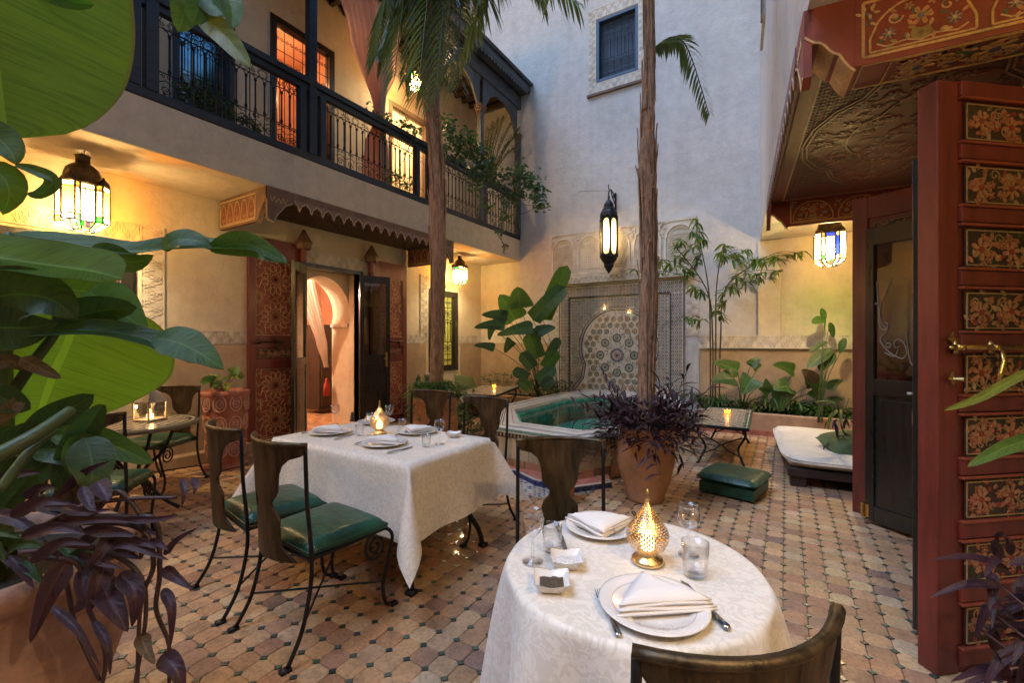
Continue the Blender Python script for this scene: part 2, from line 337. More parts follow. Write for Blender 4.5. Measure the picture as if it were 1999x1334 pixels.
def flower(mb, P, cx, cy, r, n, c1, c2, c3, h0, a0=0):
    for k in range(n):
        a = a0+2*PI*k/n; pts = []
        for j in range(7):
            t = j/6; rr = r*(.28+.72*math.sin(PI*min(1, t+.12))**.6 if 0 < j < 6 else .3); aa = a+(t-.5)*2*PI/n*.95
            pts.append((cx+rr*math.cos(aa), cy+rr*math.sin(aa)))
        mb.cur = c1; mb.prism(pts, P, h0, h0+.003)
        mb.cur = c3; mb.strip(P, (cx+r*.3*math.cos(a), cy+r*.3*math.sin(a)), (cx+r*.85*math.cos(a), cy+r*.85*math.sin(a)), r*.10, h0+.003, h0+.004)
    mb.cur = c2; mb.prism(circ(cx, cy, r*.27, 9)[:-1], P, h0, h0+.005)
def leafp(mb, P, x, y, L, a, w, c, h0):
    ca, sa = math.cos(a), math.sin(a); pts = [(x+t*L*ca-s_*w*sa, y+t*L*sa+s_*w*ca) for t, s_ in ((0, 0), (.3, .5), (.65, .42), (1, 0), (.65, -.5), (.3, -.4))]
    mb.cur = c; mb.prism(pts, P, h0, h0+.002)
def floral(mb, P, w, h, h0=0, pal=0, rr=None):
    rr = rr or R; dark = (.012, .014, .010); salmon = (.44, .17, .10); ochre = (.42, .27, .14); green = (.05, .075, .035); red = (.30, .05, .03)
    if pal == 1: dark, salmon, ochre, green, red = (.19, .045, .028), (.62, .36, .16), (.55, .34, .09), (.10, .13, .07), (.10, .10, .18)
    for k in range(int(w/h*22)):
        leafp(mb, P, rr.uniform(.03, .95)*w, rr.uniform(.06, .94)*h, h*rr.uniform(.16, .26), rr.random()*6.28, h*.12, rr.choice((ochre, green, salmon, salmon, ochre, red)), h0)
    for k in range(int(w/h*3)):
        x, y = rr.uniform(.08, .92)*w, rr.uniform(.2, .8)*h; mb.cur = ochre; mb.poly(P, spiral(x, y, h*.17, 1.2, rr.random()*6, rr.choice((-1, 1)), 9), h*.028, h0+.001, h0+.003)
    n = max(1, round(w/h*.95)); 
    for i in range(n):
        x = w*(i+.5)/n; big = i == n//2; rad_ = h*(.40 if big else .31)*rr.uniform(.93, 1.07); y = h*(.5 if big else .5+rr.uniform(-.08, .08))
        flower(mb, P, x, y, rad_, 9 if big else rr.choice((6, 7)), salmon, red, ochre, h0+.002, rr.random())
        if big: flower(mb, P, x, y, rad_*.55, 7, mul(salmon, 1.25), dark, ochre, h0+.005, rr.random())
        for k in range(5):
            a = rr.random()*6.28; flower(mb, P, min(w*.95, max(w*.05, x+rad_*1.25*math.cos(a))), min(h*.9, max(h*.1, y+rad_*1.1*math.sin(a))), h*.11, 5, salmon, ochre, red, h0+.001, a)
    mb.cur = ochre; e = h*.05; mb.poly(P, [(e, e), (w-e, e), (w-e, h-e), (e, h-e)], h*.03, h0, h0+.004, True)
def frieze(mb, P, L, h, t=.012):
    """carved stucco running band: two fillets, a zigzag ribbon, fans of narrow leaves in every bay"""
    b = h*.07
    mb.strip(P, (0, b/2), (L, b/2), b, 0, t*1.1); mb.strip(P, (0, h-b/2), (L, h-b/2), b, 0, t*1.1)
    n = max(1, round(L/(h*.40))); u = L/n
    for i in range(n):
        x = i*u; up = i % 2; y0, y1 = (b, h-b) if up else (h-b, b)
        mb.strip(P, (x, y0), (x+u, y1), h*.045, 0, t*.8)
        mb.prism(star_pts(x+u*.5, h*.5, h*.10, h*.05, 4, PI/4), P, 0, t)
        for s_ in (-1, 1):
            yb = b if s_ > 0 else h-b; xb = x if (s_ > 0) == (up == 0) else x+u; dr_ = 1 if xb == x else -1
            for da, LL in ((.10, .74), (.42, .60), (.75, .42), (1.15, .34)):
                a_ = PI/2-da*dr_; ca, sa = math.cos(a_), math.sin(a_)*s_; LL *= h*.9; w = h*.10
                mb.prism([(xb, yb), (xb+.5*LL*ca-w*.5*sa, yb+.5*LL*sa+w*.5*ca), (xb+LL*ca, yb+LL*sa), (xb+.5*LL*ca+w*.5*sa, yb+.5*LL*sa-w*.5*ca)], P, 0, t*R.uniform(.6, 1))
def arch_row(mb, P, w, h, n, c_line, c_fill, c_fl, h0=0, lw=.006, flowers=True):
    u = w/n
    for i in range(n):
        x0 = i*u; pts = []
        for k in range(13):
            t = k/12; s_ = abs(2*t-1); y = h*.30+h*.58*(1-s_**2.2)**.62
            pts.append((x0+u*.06+u*.88*t, y))
        poly_ = [(x0+u*.06, h*.06)]+pts+[(x0+u*.94, h*.06)]
        mb.cur = c_fill; mb.prism(poly_, P, h0, h0+.002)
        mb.cur = c_line; mb.poly(P, poly_, lw, h0+.002, h0+.006, True)
        if flowers:
            flower(mb, P, x0+u/2, h*.52, min(u, h)*.17, 6, c_fl[0], c_fl[1], c_fl[2], h0+.003)
            for a in (-.5, .5): leafp(mb, P, x0+u/2, h*.12, h*.24, PI/2+a, u*.12, c_fl[2], h0+.003)
            if u > .3:
                for s_ in (-1, 1):
                    flower(mb, P, x0+u/2+s_*u*.27, h*.34, h*.11, 7, c_fl[1], (.62, .45, .25), (.50, .36, .22), h0+.003, .4); flower(mb, P, x0+u/2+s_*u*.10, h*.74, h*.07, 5, c_fl[0], c_fl[1], c_fl[2], h0+.003)
                    mb.cur = (.62, .45, .25); mb.poly(P, spiral(x0+u/2+s_*u*.22, h*.60, h*.12, 1.2, 0, s_, 10), .006, h0+.002, h0+.004); mb.poly(P, [(x0+u/2, h*.1), (x0+u/2+s_*u*.12, h*.16), (x0+u/2+s_*u*.3, h*.12), (x0+u/2+s_*u*.38, h*.2)], .006, h0+.002, h0+.004)
                for q in range(26):
                    xx, yy = x0+u*(.14+.72*R.random()), h*(.12+.6*R.random())
                    if yy < h*(.30+.5*(1-abs(2*(xx-x0)/u-1)**2.2)): leafp(mb, P, xx, yy, h*.13, R.random()*6.28, h*.06, R.choice((c_fl[2], (.10, .13, .07), (.60, .42, .2), c_fl[0])), h0+.002)
                for q in range(10):
                    leafp(mb, P, x0+R.uniform(-.02, .1)*u, h*R.uniform(.6, .92), h*.12, R.random()*6.28, h*.05, R.choice((c_fl[1], (.62, .45, .2))), h0+.002)
    mb.cur = c_line; mb.poly(P, [(0, 0), (w, 0), (w, h), (0, h)], lw*1.4, h0+.002, h0+.005, True)
def scroll_unit(mb, P, x, y, w, h, r, k=0):
    wire(mb, P, spiral(x+w*.28, y+h*.5, w*.24, 1.3, PI, 1, 10), r); wire(mb, P, spiral(x+w*.72, y+h*.5, w*.24, 1.3, 0, -1, 10), r)
def grille(mb, P, w, h, cell=.16, r=.004):
    nx = max(2, round(w/cell)); u = w/nx; rows = [0, .16, .34, .66, .84, 1]
    for i in range(nx+1): wire(mb, P, [(i*u, 0), (i*u, h)], r*1.2)
    for q in rows: wire(mb, P, [(0, q*h), (w, q*h)], r*1.2)
    for i in range(nx):
        x = i*u
        for a, b_ in ((0, .16), (.84, 1)):
            for s_ in (0, 1): wire(mb, P, spiral(x+u*(.28+.44*s_), h*(a+b_)/2, u*.22, 1.4, PI*(1-s_), 1 if s_ == 0 else -1, 9), r)
        for a, b_ in ((.16, .34), (.66, .84)):
            hh = (b_-a)*h; wire(mb, P, circ(x+u/2, h*(a+b_)/2, min(u, hh)*.42, 10), r)
            wire(mb, P, spiral(x+u/2, h*(a+b_)/2, min(u, hh)*.3, 1.2, 0, 1, 8), r)
        wire(mb, P, [(x+u/2, .34*h), (x+u/2, .66*h)], r*1.6)
        for s_ in (-1, 1): wire(mb, P, [(x+u/2, .60*h), (x+u/2+s_*u*.3, .64*h), (x+u/2+s_*u*.48, .60*h)], r)
# ------------------------------------------------------------------ plants
def leaf_mesh(pts, hw, nrm, fold=.25, wav=.0, prof='banana', nu=14, nv=6, tear=0, seed=0, curl=0):
    """a leaf blade along pts (midrib); hw = half width; nrm = side the face looks to; returns an MB with UVs"""
    rr = random.Random(seed); P = smoothpath(pts, max(2, int(nu/(len(pts)-1)))); n = len(P); mb = MB(); uvs = []; nrm = Vector(nrm).normalized()
    fs = []; vs = []
    for i, p in enumerate(P):
        t = i/(n-1); d = (P[min(i+1, n-1)]-P[max(i-1, 0)]).normalized(); sd = d.cross(nrm)
        if sd.length < 1e-4: sd = d.orthogonal()
        sd.normalize(); nn = sd.cross(d).normalized()
        if prof == 'banana': w = (min(1, t/.10)**.6)*(1-max(0, (t-.70)/.30)**2.2)**.5*(1 if t < .999 else 0)
        elif prof == 'point': w = (min(1, t/.3)**.7)*(1-max(0, (t-.2)/.8))**.8*1.12
        elif prof == 'round': w = (min(1, t/.25)**.5)*(1-max(0, (t-.42)/.58)**2.1)**.5
        elif prof == 'heart': w = min(1, (t+.03)/.18)**.5*(1-t)**.62*1.15
        elif prof == 'lance': w = math.sin(PI*min(1, (t*.93+.04)))**.8
        else: w = math.sin(PI*(t**.8))**.9
        if t >= .999: w = .004
        w = max(w, .004)
        for j in range(-nv, nv+1):
            q = j/nv; a = abs(q); off = q*w*hw
            hgt = fold*abs(off)+curl*(off**2)/hw+wav*hw*math.sin(t*21+q*3+seed)*a*a+wav*.5*hw*math.sin(t*9+2*q+seed*2)
            vs.append(p+sd*off+nn*hgt-d*(abs(off)*.18)); uvs.append((t, q))
    m = 2*nv+1; torn = {rr.randint(2, n-3) for _ in range(tear)} if n > 6 else set()
    for i in range(n-1):
        for j in range(m-1):
            if i in torn and (j < nv*.8 if i % 2 else j > m-1-nv*.8): continue
            fs.append((i*m+j, (i+1)*m+j, (i+1)*m+j+1, i*m+j+1))
    mb.add(vs, fs); return mb, uvs
def leaf(name, mat, parent, pts, hw, nrm, **k):
    k2 = dict(k); mb, uv = leaf_mesh(pts, hw, nrm, **k2)
    return mb.build(name, mat, parent, smooth=True, recalc=False, uvs=uv)
def blades(mb, uvs, p, d, L, w, droop=.3, n=4, up=Vector((0, 0, 1))):
    """a small pointed blade appended to mb"""
    d = Vector(d).normalized(); s_ = d.cross(up); s_ = s_.normalized() if s_.length > 1e-3 else d.orthogonal(); b = len(mb.v); vs = []
    for i in range(n+1):
        t = i/n; c = p+d*(L*t)-up*(droop*L*t*t); ww = w*math.sin(PI*min(1, t*.9+.08))*(0.02 if i == n else 1)
        vs += [c-s_*ww, c+s_*ww]; uvs += [(t, -1), (t, 1)]
    mb.add(vs, [(2*i, 2*i+1, 2*i+3, 2*i+2) for i in range(n)])
def foliage(name, mat, parent, n, pos, L, w, seed=1, droop=.4, outward=None, up=.2):
    mb = MB(); uvs = []; rr = random.Random(seed)
    for k in range(n):
        p = Vector(pos(rr)); a = rr.random()*6.28
        d = Vector((math.cos(a), math.sin(a), rr.uniform(-.5, .8)+up))
        if outward is not None: d = d*.7+(p-Vector(outward)).normalized()
        blades(mb, uvs, p, d, L*rr.uniform(.6, 1.3), w*rr.uniform(.7, 1.2), droop, 3, Vector((rr.uniform(-.5, .5), rr.uniform(-.5, .5), 1)).normalized())
    return stuff(mb.build(name, mat, parent, smooth=True, recalc=False, uvs=uvs))
def frond(name, mat, parent, pts, LL, n=46, seed=0, dr=.6, w=.012):
    P = smoothpath(pts, 8); m = len(P)-1; mb = MB(); uvs = []; rr = random.Random(seed)
    for k in range(n):
        t = .12+.88*k/n; f = t*m; i = min(int(f), m-1); p = P[i].lerp(P[i+1], f-i); d = (P[i+1]-P[i]).normalized()
        s0 = d.cross(Vector((0, 0, 1))); s0 = s0.normalized() if s0.length > .05 else Vector((1, 0, 0))
        for s_ in (-1, 1):
            L = LL*(.35+.65*math.sin(PI*min(1, t*.85+.12)))*rr.uniform(.85, 1.1)
            blades(mb, uvs, p, s0*s_*.9+d*.75+Vector((rr.uniform(-.1, .1), rr.uniform(-.1, .1), rr.uniform(-.15, .2))), L, w, dr, 4)
    o = mb.build(name, mat, parent, smooth=True, recalc=False, uvs=uvs)
    rb = MB(); rb.tube(P, [.012*(1-.7*i/m) for i in range(m+1)], 6); rb.build('leaf_stalk', STEMG, o, True)
    return o
# ------------------------------------------------------------------ the place: floor, walls, gallery
XW, XS, YB = -5.91, -4.87, 8.25
RLOC, RZ = Vector((.30, 0, 0)), rad(4.6)
def rl(x, y, z=0):
    return Vector((RLOC.x+x*math.cos(RZ)-y*math.sin(RZ), x*math.sin(RZ)+y*math.cos(RZ), z))
def proj(p):
    d = Vector((p[0], p[1], p[2]-CH)); zc = d.dot(FW)
    return None if zc < .1 else (999.5+FL*d.dot(RT)/zc, 667-FL*d.z/zc, zc)
PIT = .11; OX, OY = -.015, 2.77
BASIN = [(-2.8, 4.13), (-1.75, 4.03), (-1.30, 4.8), (-1.30, 7.2), (-1.62, 8.2), (-3.3, 8.2), (-3.57, 7.3), (-3.60, 5.57)]
CARPET = [(-3.25, 4.72), (-2.98, 4.05), (-2.62, 3.72), (-2.35, 3.62), (-2.05, 3.55), (-1.72, 3.66), (-1.55, 3.98), (-1.75, 4.2)]
def inside(p, poly):
    c = False; n = len(poly)
    for i in range(n):
        a, b = poly[i], poly[(i+1) % n]
        if (a[1] > p[1]) != (b[1] > p[1]) and p[0] < (b[0]-a[0])*(p[1]-a[1])/(b[1]-a[1])+a[0]: c = not c
    return c
mb = MB(); mb.box(-9.6, -3.2, -.3, 3.2, 8.6, -.012)
FLOOR = struct(mb.build('courtyard_floor', M('floor_grout', (.24, .17, .12), .9, var=.3, bmp=.5)))
PAL = [(.50, .285, .165), (.56, .355, .21), (.44, .24, .145), (.58, .40, .25), (.49, .30, .20), (.54, .33, .185), (.37, .215, .15), (.60, .43, .29), (.28, .175, .145)]
PW = [5, 5, 3, 4, 4, 5, 2, 2, 1]
PAL = [(p[0]*.93, p[1]*.87, p[2]*.77) for p in PAL]
def octo(cx, cy, g=.0011, cut=.0185, hh=PIT/2):
    a = hh-g; c = cut+g*.4; return [(cx-a+c, cy-a), (cx+a-c, cy-a), (cx+a, cy-a+c), (cx+a, cy+a-c), (cx+a-c, cy+a), (cx-a+c, cy+a), (cx-a, cy+a-c), (cx-a, cy-a+c)]
def tile_mesh(mb, cx, cy, tz, tilt):
    pts = octo(cx, cy); pin = octo(cx, cy, .0045)
    zt = lambda x, y: tz+tilt[0]*(x-cx)+tilt[1]*(y-cy)
    b = [(x, y, zt(x, y)) for x, y in pin]+[(x, y, zt(x, y)-.0028) for x, y in pts]+[(x, y, -.0118) for x, y in pts]
    mb.add(b, [tuple(range(8))]+[(i, 8+i, 8+(i+1) % 8, (i+1) % 8) for i in range(8)]+[(8+i, 16+i, 16+(i+1) % 8, 8+(i+1) % 8) for i in range(8)])
def vary(c, k=.12): f = 1+R.uniform(-k, k); return tuple(max(0, x*f*(1+R.uniform(-.04, .04))) for x in c)
cells = []
for i in range(-86, 22):
    for j in range(-26, 50):
        x, y = OX+PIT*(i+.5), OY+PIT*(j+.5)
        if inside((x, y), BASIN) or inside((x, y), CARPET) or y > YB or (x < XW and not 2.9 < y < 6.6) or y < -.1: continue
        s_ = proj((x, y, 0)); vis = s_ and -60 < s_[0] < 2060 and s_[1] < 1400
        cells.append((s_[2] if vis else 99+R.random(), x, y, i, j))
cells.sort()
variants = []
for k in range(18):
    mb = MB(); mb.cur = vary(PAL[k % 9] if k < 9 else R.choices(PAL, PW)[0]); tile_mesh(mb, 0, 0, R.uniform(-.0006, .0012), (R.uniform(-.02, .02), R.uniform(-.02, .02)))
    variants.append(mb.mesh('tile', TILEM, tint=True, recalc=False))
rest = MB()
for k, (d, x, y, i, j) in enumerate(cells):
    if k < 300: link('tile', R.choices(variants, (PW+PW))[0], FLOOR, loc=(x, y, 0))
    else: rest.cur = vary(R.choices(PAL, PW)[0]); tile_mesh(rest, x, y, R.uniform(-.0006, .0012), (R.uniform(-.02, .02), R.uniform(-.02, .02)))
stuff(rest.build('far_floor_tiles', TILEM, FLOOR, recalc=False, tint=True))
GP = [(.075, .11, .085), (.055, .09, .07), (.11, .14, .11), (.05, .065, .07)]
insv = []
for k in range(6):
    mb = MB(); mb.cur = vary(GP[k % 4], .3); q = .0163; mb.prism([(q, 0), (0, q), (-q, 0), (0, -q)], lambda u, v, h: Vector((u, v, h)), -.0118, .0004); insv.append(mb.mesh('tile_inset', ZELM, tint=True))
rest = MB()
for k, (d, x, y, i, j) in enumerate(cells):
    x -= PIT/2; y -= PIT/2
    if k < 160: link('tile_inset', R.choice(insv), FLOOR, loc=(x, y, 0))
    else: rest.cur = vary(R.choice(GP), .3); q = .0163; rest.prism([(q+x, y), (x, q+y), (x-q, y), (x, y-q)], lambda u, v, h: Vector((u, v, h)), -.0118, .0004)
stuff(rest.build('far_tile_insets', ZELM, FLOOR, recalc=False, tint=True))
# zellige carpet in front of the basin, with its cobalt edge
mb = MB(); mb.cur = (.55, .52, .47); mb.prism(CARPET, lambda u, v, h: Vector((u, v, h)), -.0118, .0005)
x0, y0 = -3.3, 3.5
P = lambda u, v, h=0: Vector((x0+u, y0+v, h+.0006))
for i in range(40):
    for j in range(28):
        cx, cy = (i+.5)*.05+(.025 if j % 2 else 0), (j+.5)*.045
        if inside((x0+cx, y0+cy), CARPET) and R.random() < .93:
            mb.cur = R.choice([(.03, .05, .16), (.02, .02, .03), (.35, .22, .06), (.04, .14, .09), (.35, .06, .04), (.03, .05, .16), (.5, .48, .42)]); mb.prism(star_pts(cx, cy, .021, .011, R.choice((4, 5, 8)), R.random()), P, 0, .002)
stuff(mb.build('zellige_floor_inlay', ZELM, FLOOR, tint=True))

def wallbox(name, mat, axis, pos, th, a0, a1, z0, z1, holes, parent=None, loc=None, rz=0):
    """wall on plane axis=pos (thickness th away from the court) with rectangular holes (a0,a1,z0,z1)"""
    mb = MB(); as_ = sorted({a0, a1, *[h[0] for h in holes], *[h[1] for h in holes]}); zs = sorted({z0, z1, *[h[2] for h in holes], *[h[3] for h in holes]})
    p, q = sorted((pos, pos+th)); cellsok = {}
    for i in range(len(as_)-1):
        for j in range(len(zs)-1):
            ca, cz = (as_[i]+as_[i+1])/2, (zs[j]+zs[j+1])/2; cellsok[i, j] = not any(h[0] < ca < h[1] and h[2] < cz < h[3] for h in holes)
    def V(a, z, d): return (d, a, z) if axis == 'X' else (a, d, z)
    for (i, j), ok in cellsok.items():
        if not ok: continue
        A, B, C, D = as_[i], as_[i+1], zs[j], zs[j+1]
        for d in (p, q): mb.add([V(A, C, d), V(B, C, d), V(B, D, d), V(A, D, d)], [(0, 1, 2, 3)])
        for (di, dj, e) in ((-1, 0, (A, C, A, D)), (1, 0, (B, C, B, D)), (0, -1, (A, C, B, C)), (0, 1, (A, D, B, D))):
            if not cellsok.get((i+di, j+dj), False):
                mb.add([V(e[0], e[1], p), V(e[2], e[3], p), V(e[2], e[3], q), V(e[0], e[1], q)], [(0, 1, 2, 3)])
    o = mb.build(name, mat, parent, recalc=False)
    if loc: o.location = loc
    o.rotation_euler.z = rz; return o
DOORH = (3.88, 4.86, 0, 2.52); W1 = (.75, 1.95, .82, 2.45); W2 = (6.52, 7.42, .82, 2.45)
LW = tag(wallbox('gallery_wall', CREAM, 'X', XW, -.25, -3.2, YB, -.05, 3.15, [DOORH, W1, W2]), 'cream plaster wall under the balcony with arched doorway and carved bands', 'wall')
def dado(y0, y1):
    mb = MB(); mb.box(XW, y0, 0, XW+.012, y1, 1.385); return mb.build('dado', DADO, LW, bevel=.003)
dado(-3.1, W1[0]-.1); dado(2.0, DOORH[0]-.06); dado(DOORH[1]+.06, W2[0]-.08); dado(W2[1]+.08, YB-.002)
mb = MB(); mb.box(XW, 1.98, 0, XW+.16, 3.86, .13); mb.build('wall_ledge', DADO, LW, bevel=.01)
PL = lambda o, y, z: plane((XW+.003, y, z), (0, 1, 0), (0, 0, 1), (1, 0, 0))
def band(parent, y0, y1, z0, z1, mk=None, t=.012):
    mb = MB(); Pp = mk(y0, z0) if mk else plane((XW+.003, y0, z0), (0, 1, 0), (0, 0, 1), (1, 0, 0))
    g = MB(); g.prism([(0, 0), (y1-y0, 0), (y1-y0, z1-z0), (0, z1-z0)], Pp, -.002, .003); g.build('frieze_ground', STUCCOD, parent)
    if z1-z0 > y1-y0:   # upright band: run the pattern along z
        P0 = Pp; Pv = lambda a, b, h=0: P0(b, a, h); frieze(mb, Pv, z1-z0, y1-y0, t)
    else: frieze(mb, Pp, y1-y0, z1-z0, t)
    f = mb.build('frieze', STUCCO, parent, recalc=True); f.location = f.location; return stuff(f)
for a in ((2.2, 3.86, 1.39, 1.55), (4.9, 6.28, 1.39, 1.55), (7.45, YB-.01, 1.39, 1.55), (1.98, 2.2, 1.39, 2.68), (-.6, 1.975, 2.48, 2.68), (6.28, 6.47, 1.39, 2.70), (6.475, 7.60, 2.50, 2.70), (3.80, 5.02, 2.56, 2.75)): band(LW, *a)

# back wall with the fountain panel
BWN = (-3.14, -2.34, 6.46, 7.67)
BW = tag(wallbox('end_wall', UPPER, 'Y', YB, .3, -6.2, 3.2, -.05, 10.2, [BWN]), 'tall pale plaster end wall rising behind the fountain', 'wall')
def mkb(x, z, y=YB-.003): return plane((x, y, z), (1, 0, 0), (0, 0, 1), (0, -1, 0))
mb = MB(); mb.box(-6.1, YB-.012, 0, -4.09, YB, 1.385); mb.build('dado', DADO, BW)
mb = MB(); mb.box(-1.28, YB-.012, 0, 1.6, YB, 1.30); mb.build('dado', DADO, BW)
mb = MB(); mb.box(-.39, YB-.05, 1.3, -.07, YB, 3.04); mb.build('pilaster', CREAM, BW, bevel=.01)
mb = MB(); mb.box(-.068, YB-.02, 1.3, 1.6, YB, 3.04); mb.build('lower_plaster', CREAM, BW)
mb = MB(); mb.box(-5.9, YB-.008, 1.39, -4.87, YB, 3.14); mb.build('lower_plaster', CREAM, BW)
band(BW, -4.86, -3.98, 1.39, 1.55, mkb); band(BW, -5.9, -4.88, 1.39, 1.55, mkb)
band(BW, -1.28, 1.5, 1.31, 1.52, lambda x, z: mkb(x, z, YB-.053)); 
# arcaded stucco above the tile panel
fp = thing('tiled_niche', 'tall zellige tile panel with a horseshoe arch under a white stucco arcade', 'tile panel', (-2.72, YB, 0))
def mkf(x, z, d=.003): return plane((x+2.72, -d, z), (1, 0, 0), (0, 0, 1), (0, -1, 0))
PX0, PX1, PZ0, PZ1 = -3.93, -1.52, .25, 2.52
mb = MB(); mb.box(-4.10+2.72, -.05, 2.70, -1.32+2.72, -.001, 3.60); mb.build('arcade_board', M('stucco_board', (.60, .55, .48), .85, var=.2, bmp=.5), fp)
mb = MB(); Pp = mkf(-4.10, 2.72, .052); w = 2.78; n = 5; u = w/n
for i in range(n):
    o_ = i*u; pts = [(o_+u*.08, .10)]+[(o_+u*(.08+.84*k/14), .10+.42+.24*(1-abs(2*k/14-1)**2)**.5) for k in range(15)]+[(o_+u*.92, .10)]
    mb.poly(Pp, pts, .022, 0, .022); mb.poly(Pp, [(a*.84+(o_+u/2)*.16, .02+b*.90) for a, b in pts], .010, 0, .014)
    for a in range(9):
        for b in range(11):
            x, y = o_+u*(.16+.68*(a+.5)/9), .12+.5*(b+.5)/11
            if y > .12+.40+.2*(1-abs(2*(x-o_)/u-1)**2)**.5-.06: continue
            if i % 2: mb.prism(circ(x, y, .017, 6)[:-1], Pp, 0, .010)
            else: mb.prism([(x-.020, y), (x, y+.014), (x+.02, y), (x, y-.014)], Pp, 0, .011); mb.strip(Pp, (x-.028, y-.02), (x+.01, y+.022), .007, 0, .015)
    for s_ in (0, 1):
        for a in range(9): 
            x, y = o_+u*(s_+(.05-.1*s_)*R.random()*3), .55+.3*R.random(); mb.prism(star_pts(x, y, .028, .010, 4, R.random()), Pp, 0, .014)
for k in range(70):
    x = w*(k+.5)/70; mb.prism(star_pts(x, .835, .022, .009, 4, R.random()), Pp, 0, .012); mb.prism([(x-.014, .03), (x, .062), (x+.014, .03), (x, .01)], Pp, 0, .012)
stuff(mb.build('stucco_arcade', STUCCO, fp))
g = MB(); g.box(-4.02+2.72, -.10, 2.56, -1.40+2.72, -.001, 2.695); g.build('cornice', STUCCOD, fp, bevel=.01)
mb = MB(); frieze(mb, mkf(-4.02, 2.565, .101), 2.62, .125, .016); stuff(mb.build('cornice_carving', STUCCO, fp))
for x in (-4.07, -1.50):
    if x > -2: band(fp, -1.50, -1.29, 1.52, 2.70, lambda a, z: mkf(a, z, .004))
    else: band(fp, -4.10, -3.94, 1.39, 2.70, lambda a, z: mkf(a, z, .004))
# zellige: border frame, field, arch and rosettes
WHT, INK, GRN, OCH, BLU, TER = (.52, .49, .44), (.03, .032, .045), (.035, .13, .085), (.42, .25, .06), (.03, .06, .22), (.34, .10, .06)
mb = MB(); mb.cur = WHT; mb.box(PX0+2.72, -.035, PZ0, PX1+2.72, -.001, PZ1); gw = PX1-PX0; gh = PZ1-PZ0; bw = .24
Pp = mkf(PX0, PZ0, .0352)
for (x, y, ww, hh) in ((.03, .02, bw-.05, gh-bw-.02), (gw-bw+.02, .02, bw-.05, gh-bw-.02), (.03, gh-bw+.01, gw-.06, bw-.04)):
    Q = (lambda X_, Y_: (lambda a, b, h=0: Pp(a+X_, b+Y_, h)))(x, y); star_field(mb, Q, ww, hh, .068, ([INK, INK, (.05, .06, .1), (.10, .08, .09)], [WHT], [INK, (.05, .05, .07)]))
mb.cur = INK
for e, t_ in ((.006, .014), (bw-.012, .016), (bw+.014, .006)): mb.poly(Pp, [(e, 0), (e, gh-e), (gw-e, gh-e), (gw-e, 0)], t_, 0, .004 if e != bw-.012 else .022)
AX, AY, AR = gw/2, 1.06, .70
def in_arch(x, y, k=0): return (math.hypot(x-AX, y-AY) < AR-k) or (abs(x-AX) < (.62+.22*max(0, min(1, (.45-y)/.25)))-k and y < AY-.3)
Q = lambda a, b, h=0: Pp(a+bw+.03, b+.02, h)
star_field(mb, Q, gw-2*bw-.06, gh-bw-.05, .062, ([INK, (.05, .05, .08), INK, (.14, .10, .05), (.04, .08, .09)], [WHT, WHT, (.5, .42, .25)], [INK]), keep=lambda x, y: not in_arch(x+bw+.03, y+.02, -.08))
out = lambda k: [(AX-.84-k, 0), (AX-.84-k, .22+k*.5), (AX-.66-k, .45+k*.3), (AX-.62-k*.8, AY-.32)]+[(AX+(AR+k)*math.cos(t), AY+(AR+k)*math.sin(t)) for t in [PI+.42-k_*(PI+.84)/30 for k_ in range(31)]]+[(AX+.62+k*.8, AY-.32), (AX+.66+k, .45+k*.3), (AX+.84+k, .22+k*.5), (AX+.84+k, 0)]
mb.cur = INK; mb.poly(Pp, out(.012), .016, 0, .006); mb.poly(Pp, out(.066), .012, 0, .006); mb.cur = WHT; mb.poly(Pp, out(.04), .026, 0, .005)
mb.cur = BLU; mb.poly(Pp, out(.04), .008, .005, .006)
ros = [(AX, AY-.15, .155, 20)]
for k in range(8):
    a = PI/8*2*k; ros.append((AX+.33*math.cos(a), AY-.15+.33*math.sin(a), .095, 12))
for a_, b_ in [(i_*.135+(.067 if j_ % 2 else 0), j_*.118) for i_ in range(-7, 8) for j_ in range(-1, 17)]:
    x, y = AX+a_, b_+.06
    if in_arch(x, y, .06) and all(math.hypot(x-q[0], y-q[1]) > q[2]+.045 for q in ros): ros.append((x, y, .056, 8))
for i, (x, y, r_, n_) in enumerate(ros):
    cs = (BLU, TER, (.12, .16, .2), TER) if i == 0 else ((INK, GRN, (.10, .14, .12), INK) if i < 9 else R.choice([(INK, OCH, (.30, .17, .05), INK), (GRN, INK, (.30, .20, .08), GRN), (INK, GRN, (.09, .12, .10), INK), (TER, INK, OCH, INK)]))
    rosette(mb, Pp, x, y, r_, n_, cs)
for k in range(1500):
    x, y = AX+R.uniform(-.82, .82), R.uniform(.02, AY+AR)
    if in_arch(x, y, .03) and all(math.hypot(x-q[0], y-q[1]) > q[2]+.008 for q in ros):
        mb.cur = R.choice((INK, GRN, OCH, INK, (.06, .09, .16))); mb.prism(star_pts(x, y, .012, .006, R.choice((4, 5, 8)), R.random()), Pp, 0, .003)
stuff(mb.build('zellige_tiles', ZELM, fp, tint=True))

# upper storey behind the balcony
UD1 = (3.40, 4.40, 3.62, 5.88); UD2 = (5.5, 6.5, 3.62, 5.66); UW = (2.28, 2.95, 4.12, 5.40)
UPW = tag(wallbox('upper_gallery_wall', plaster('upper_beige_plaster', (.50, .42, .33), (.42, .34, .26), (.56, .48, .38)), 'X', XW, -.25, -3.2, YB, 3.6, 7.6, [UD1, UD2, UW]), 'beige plaster wall behind the balcony railing', 'wall')
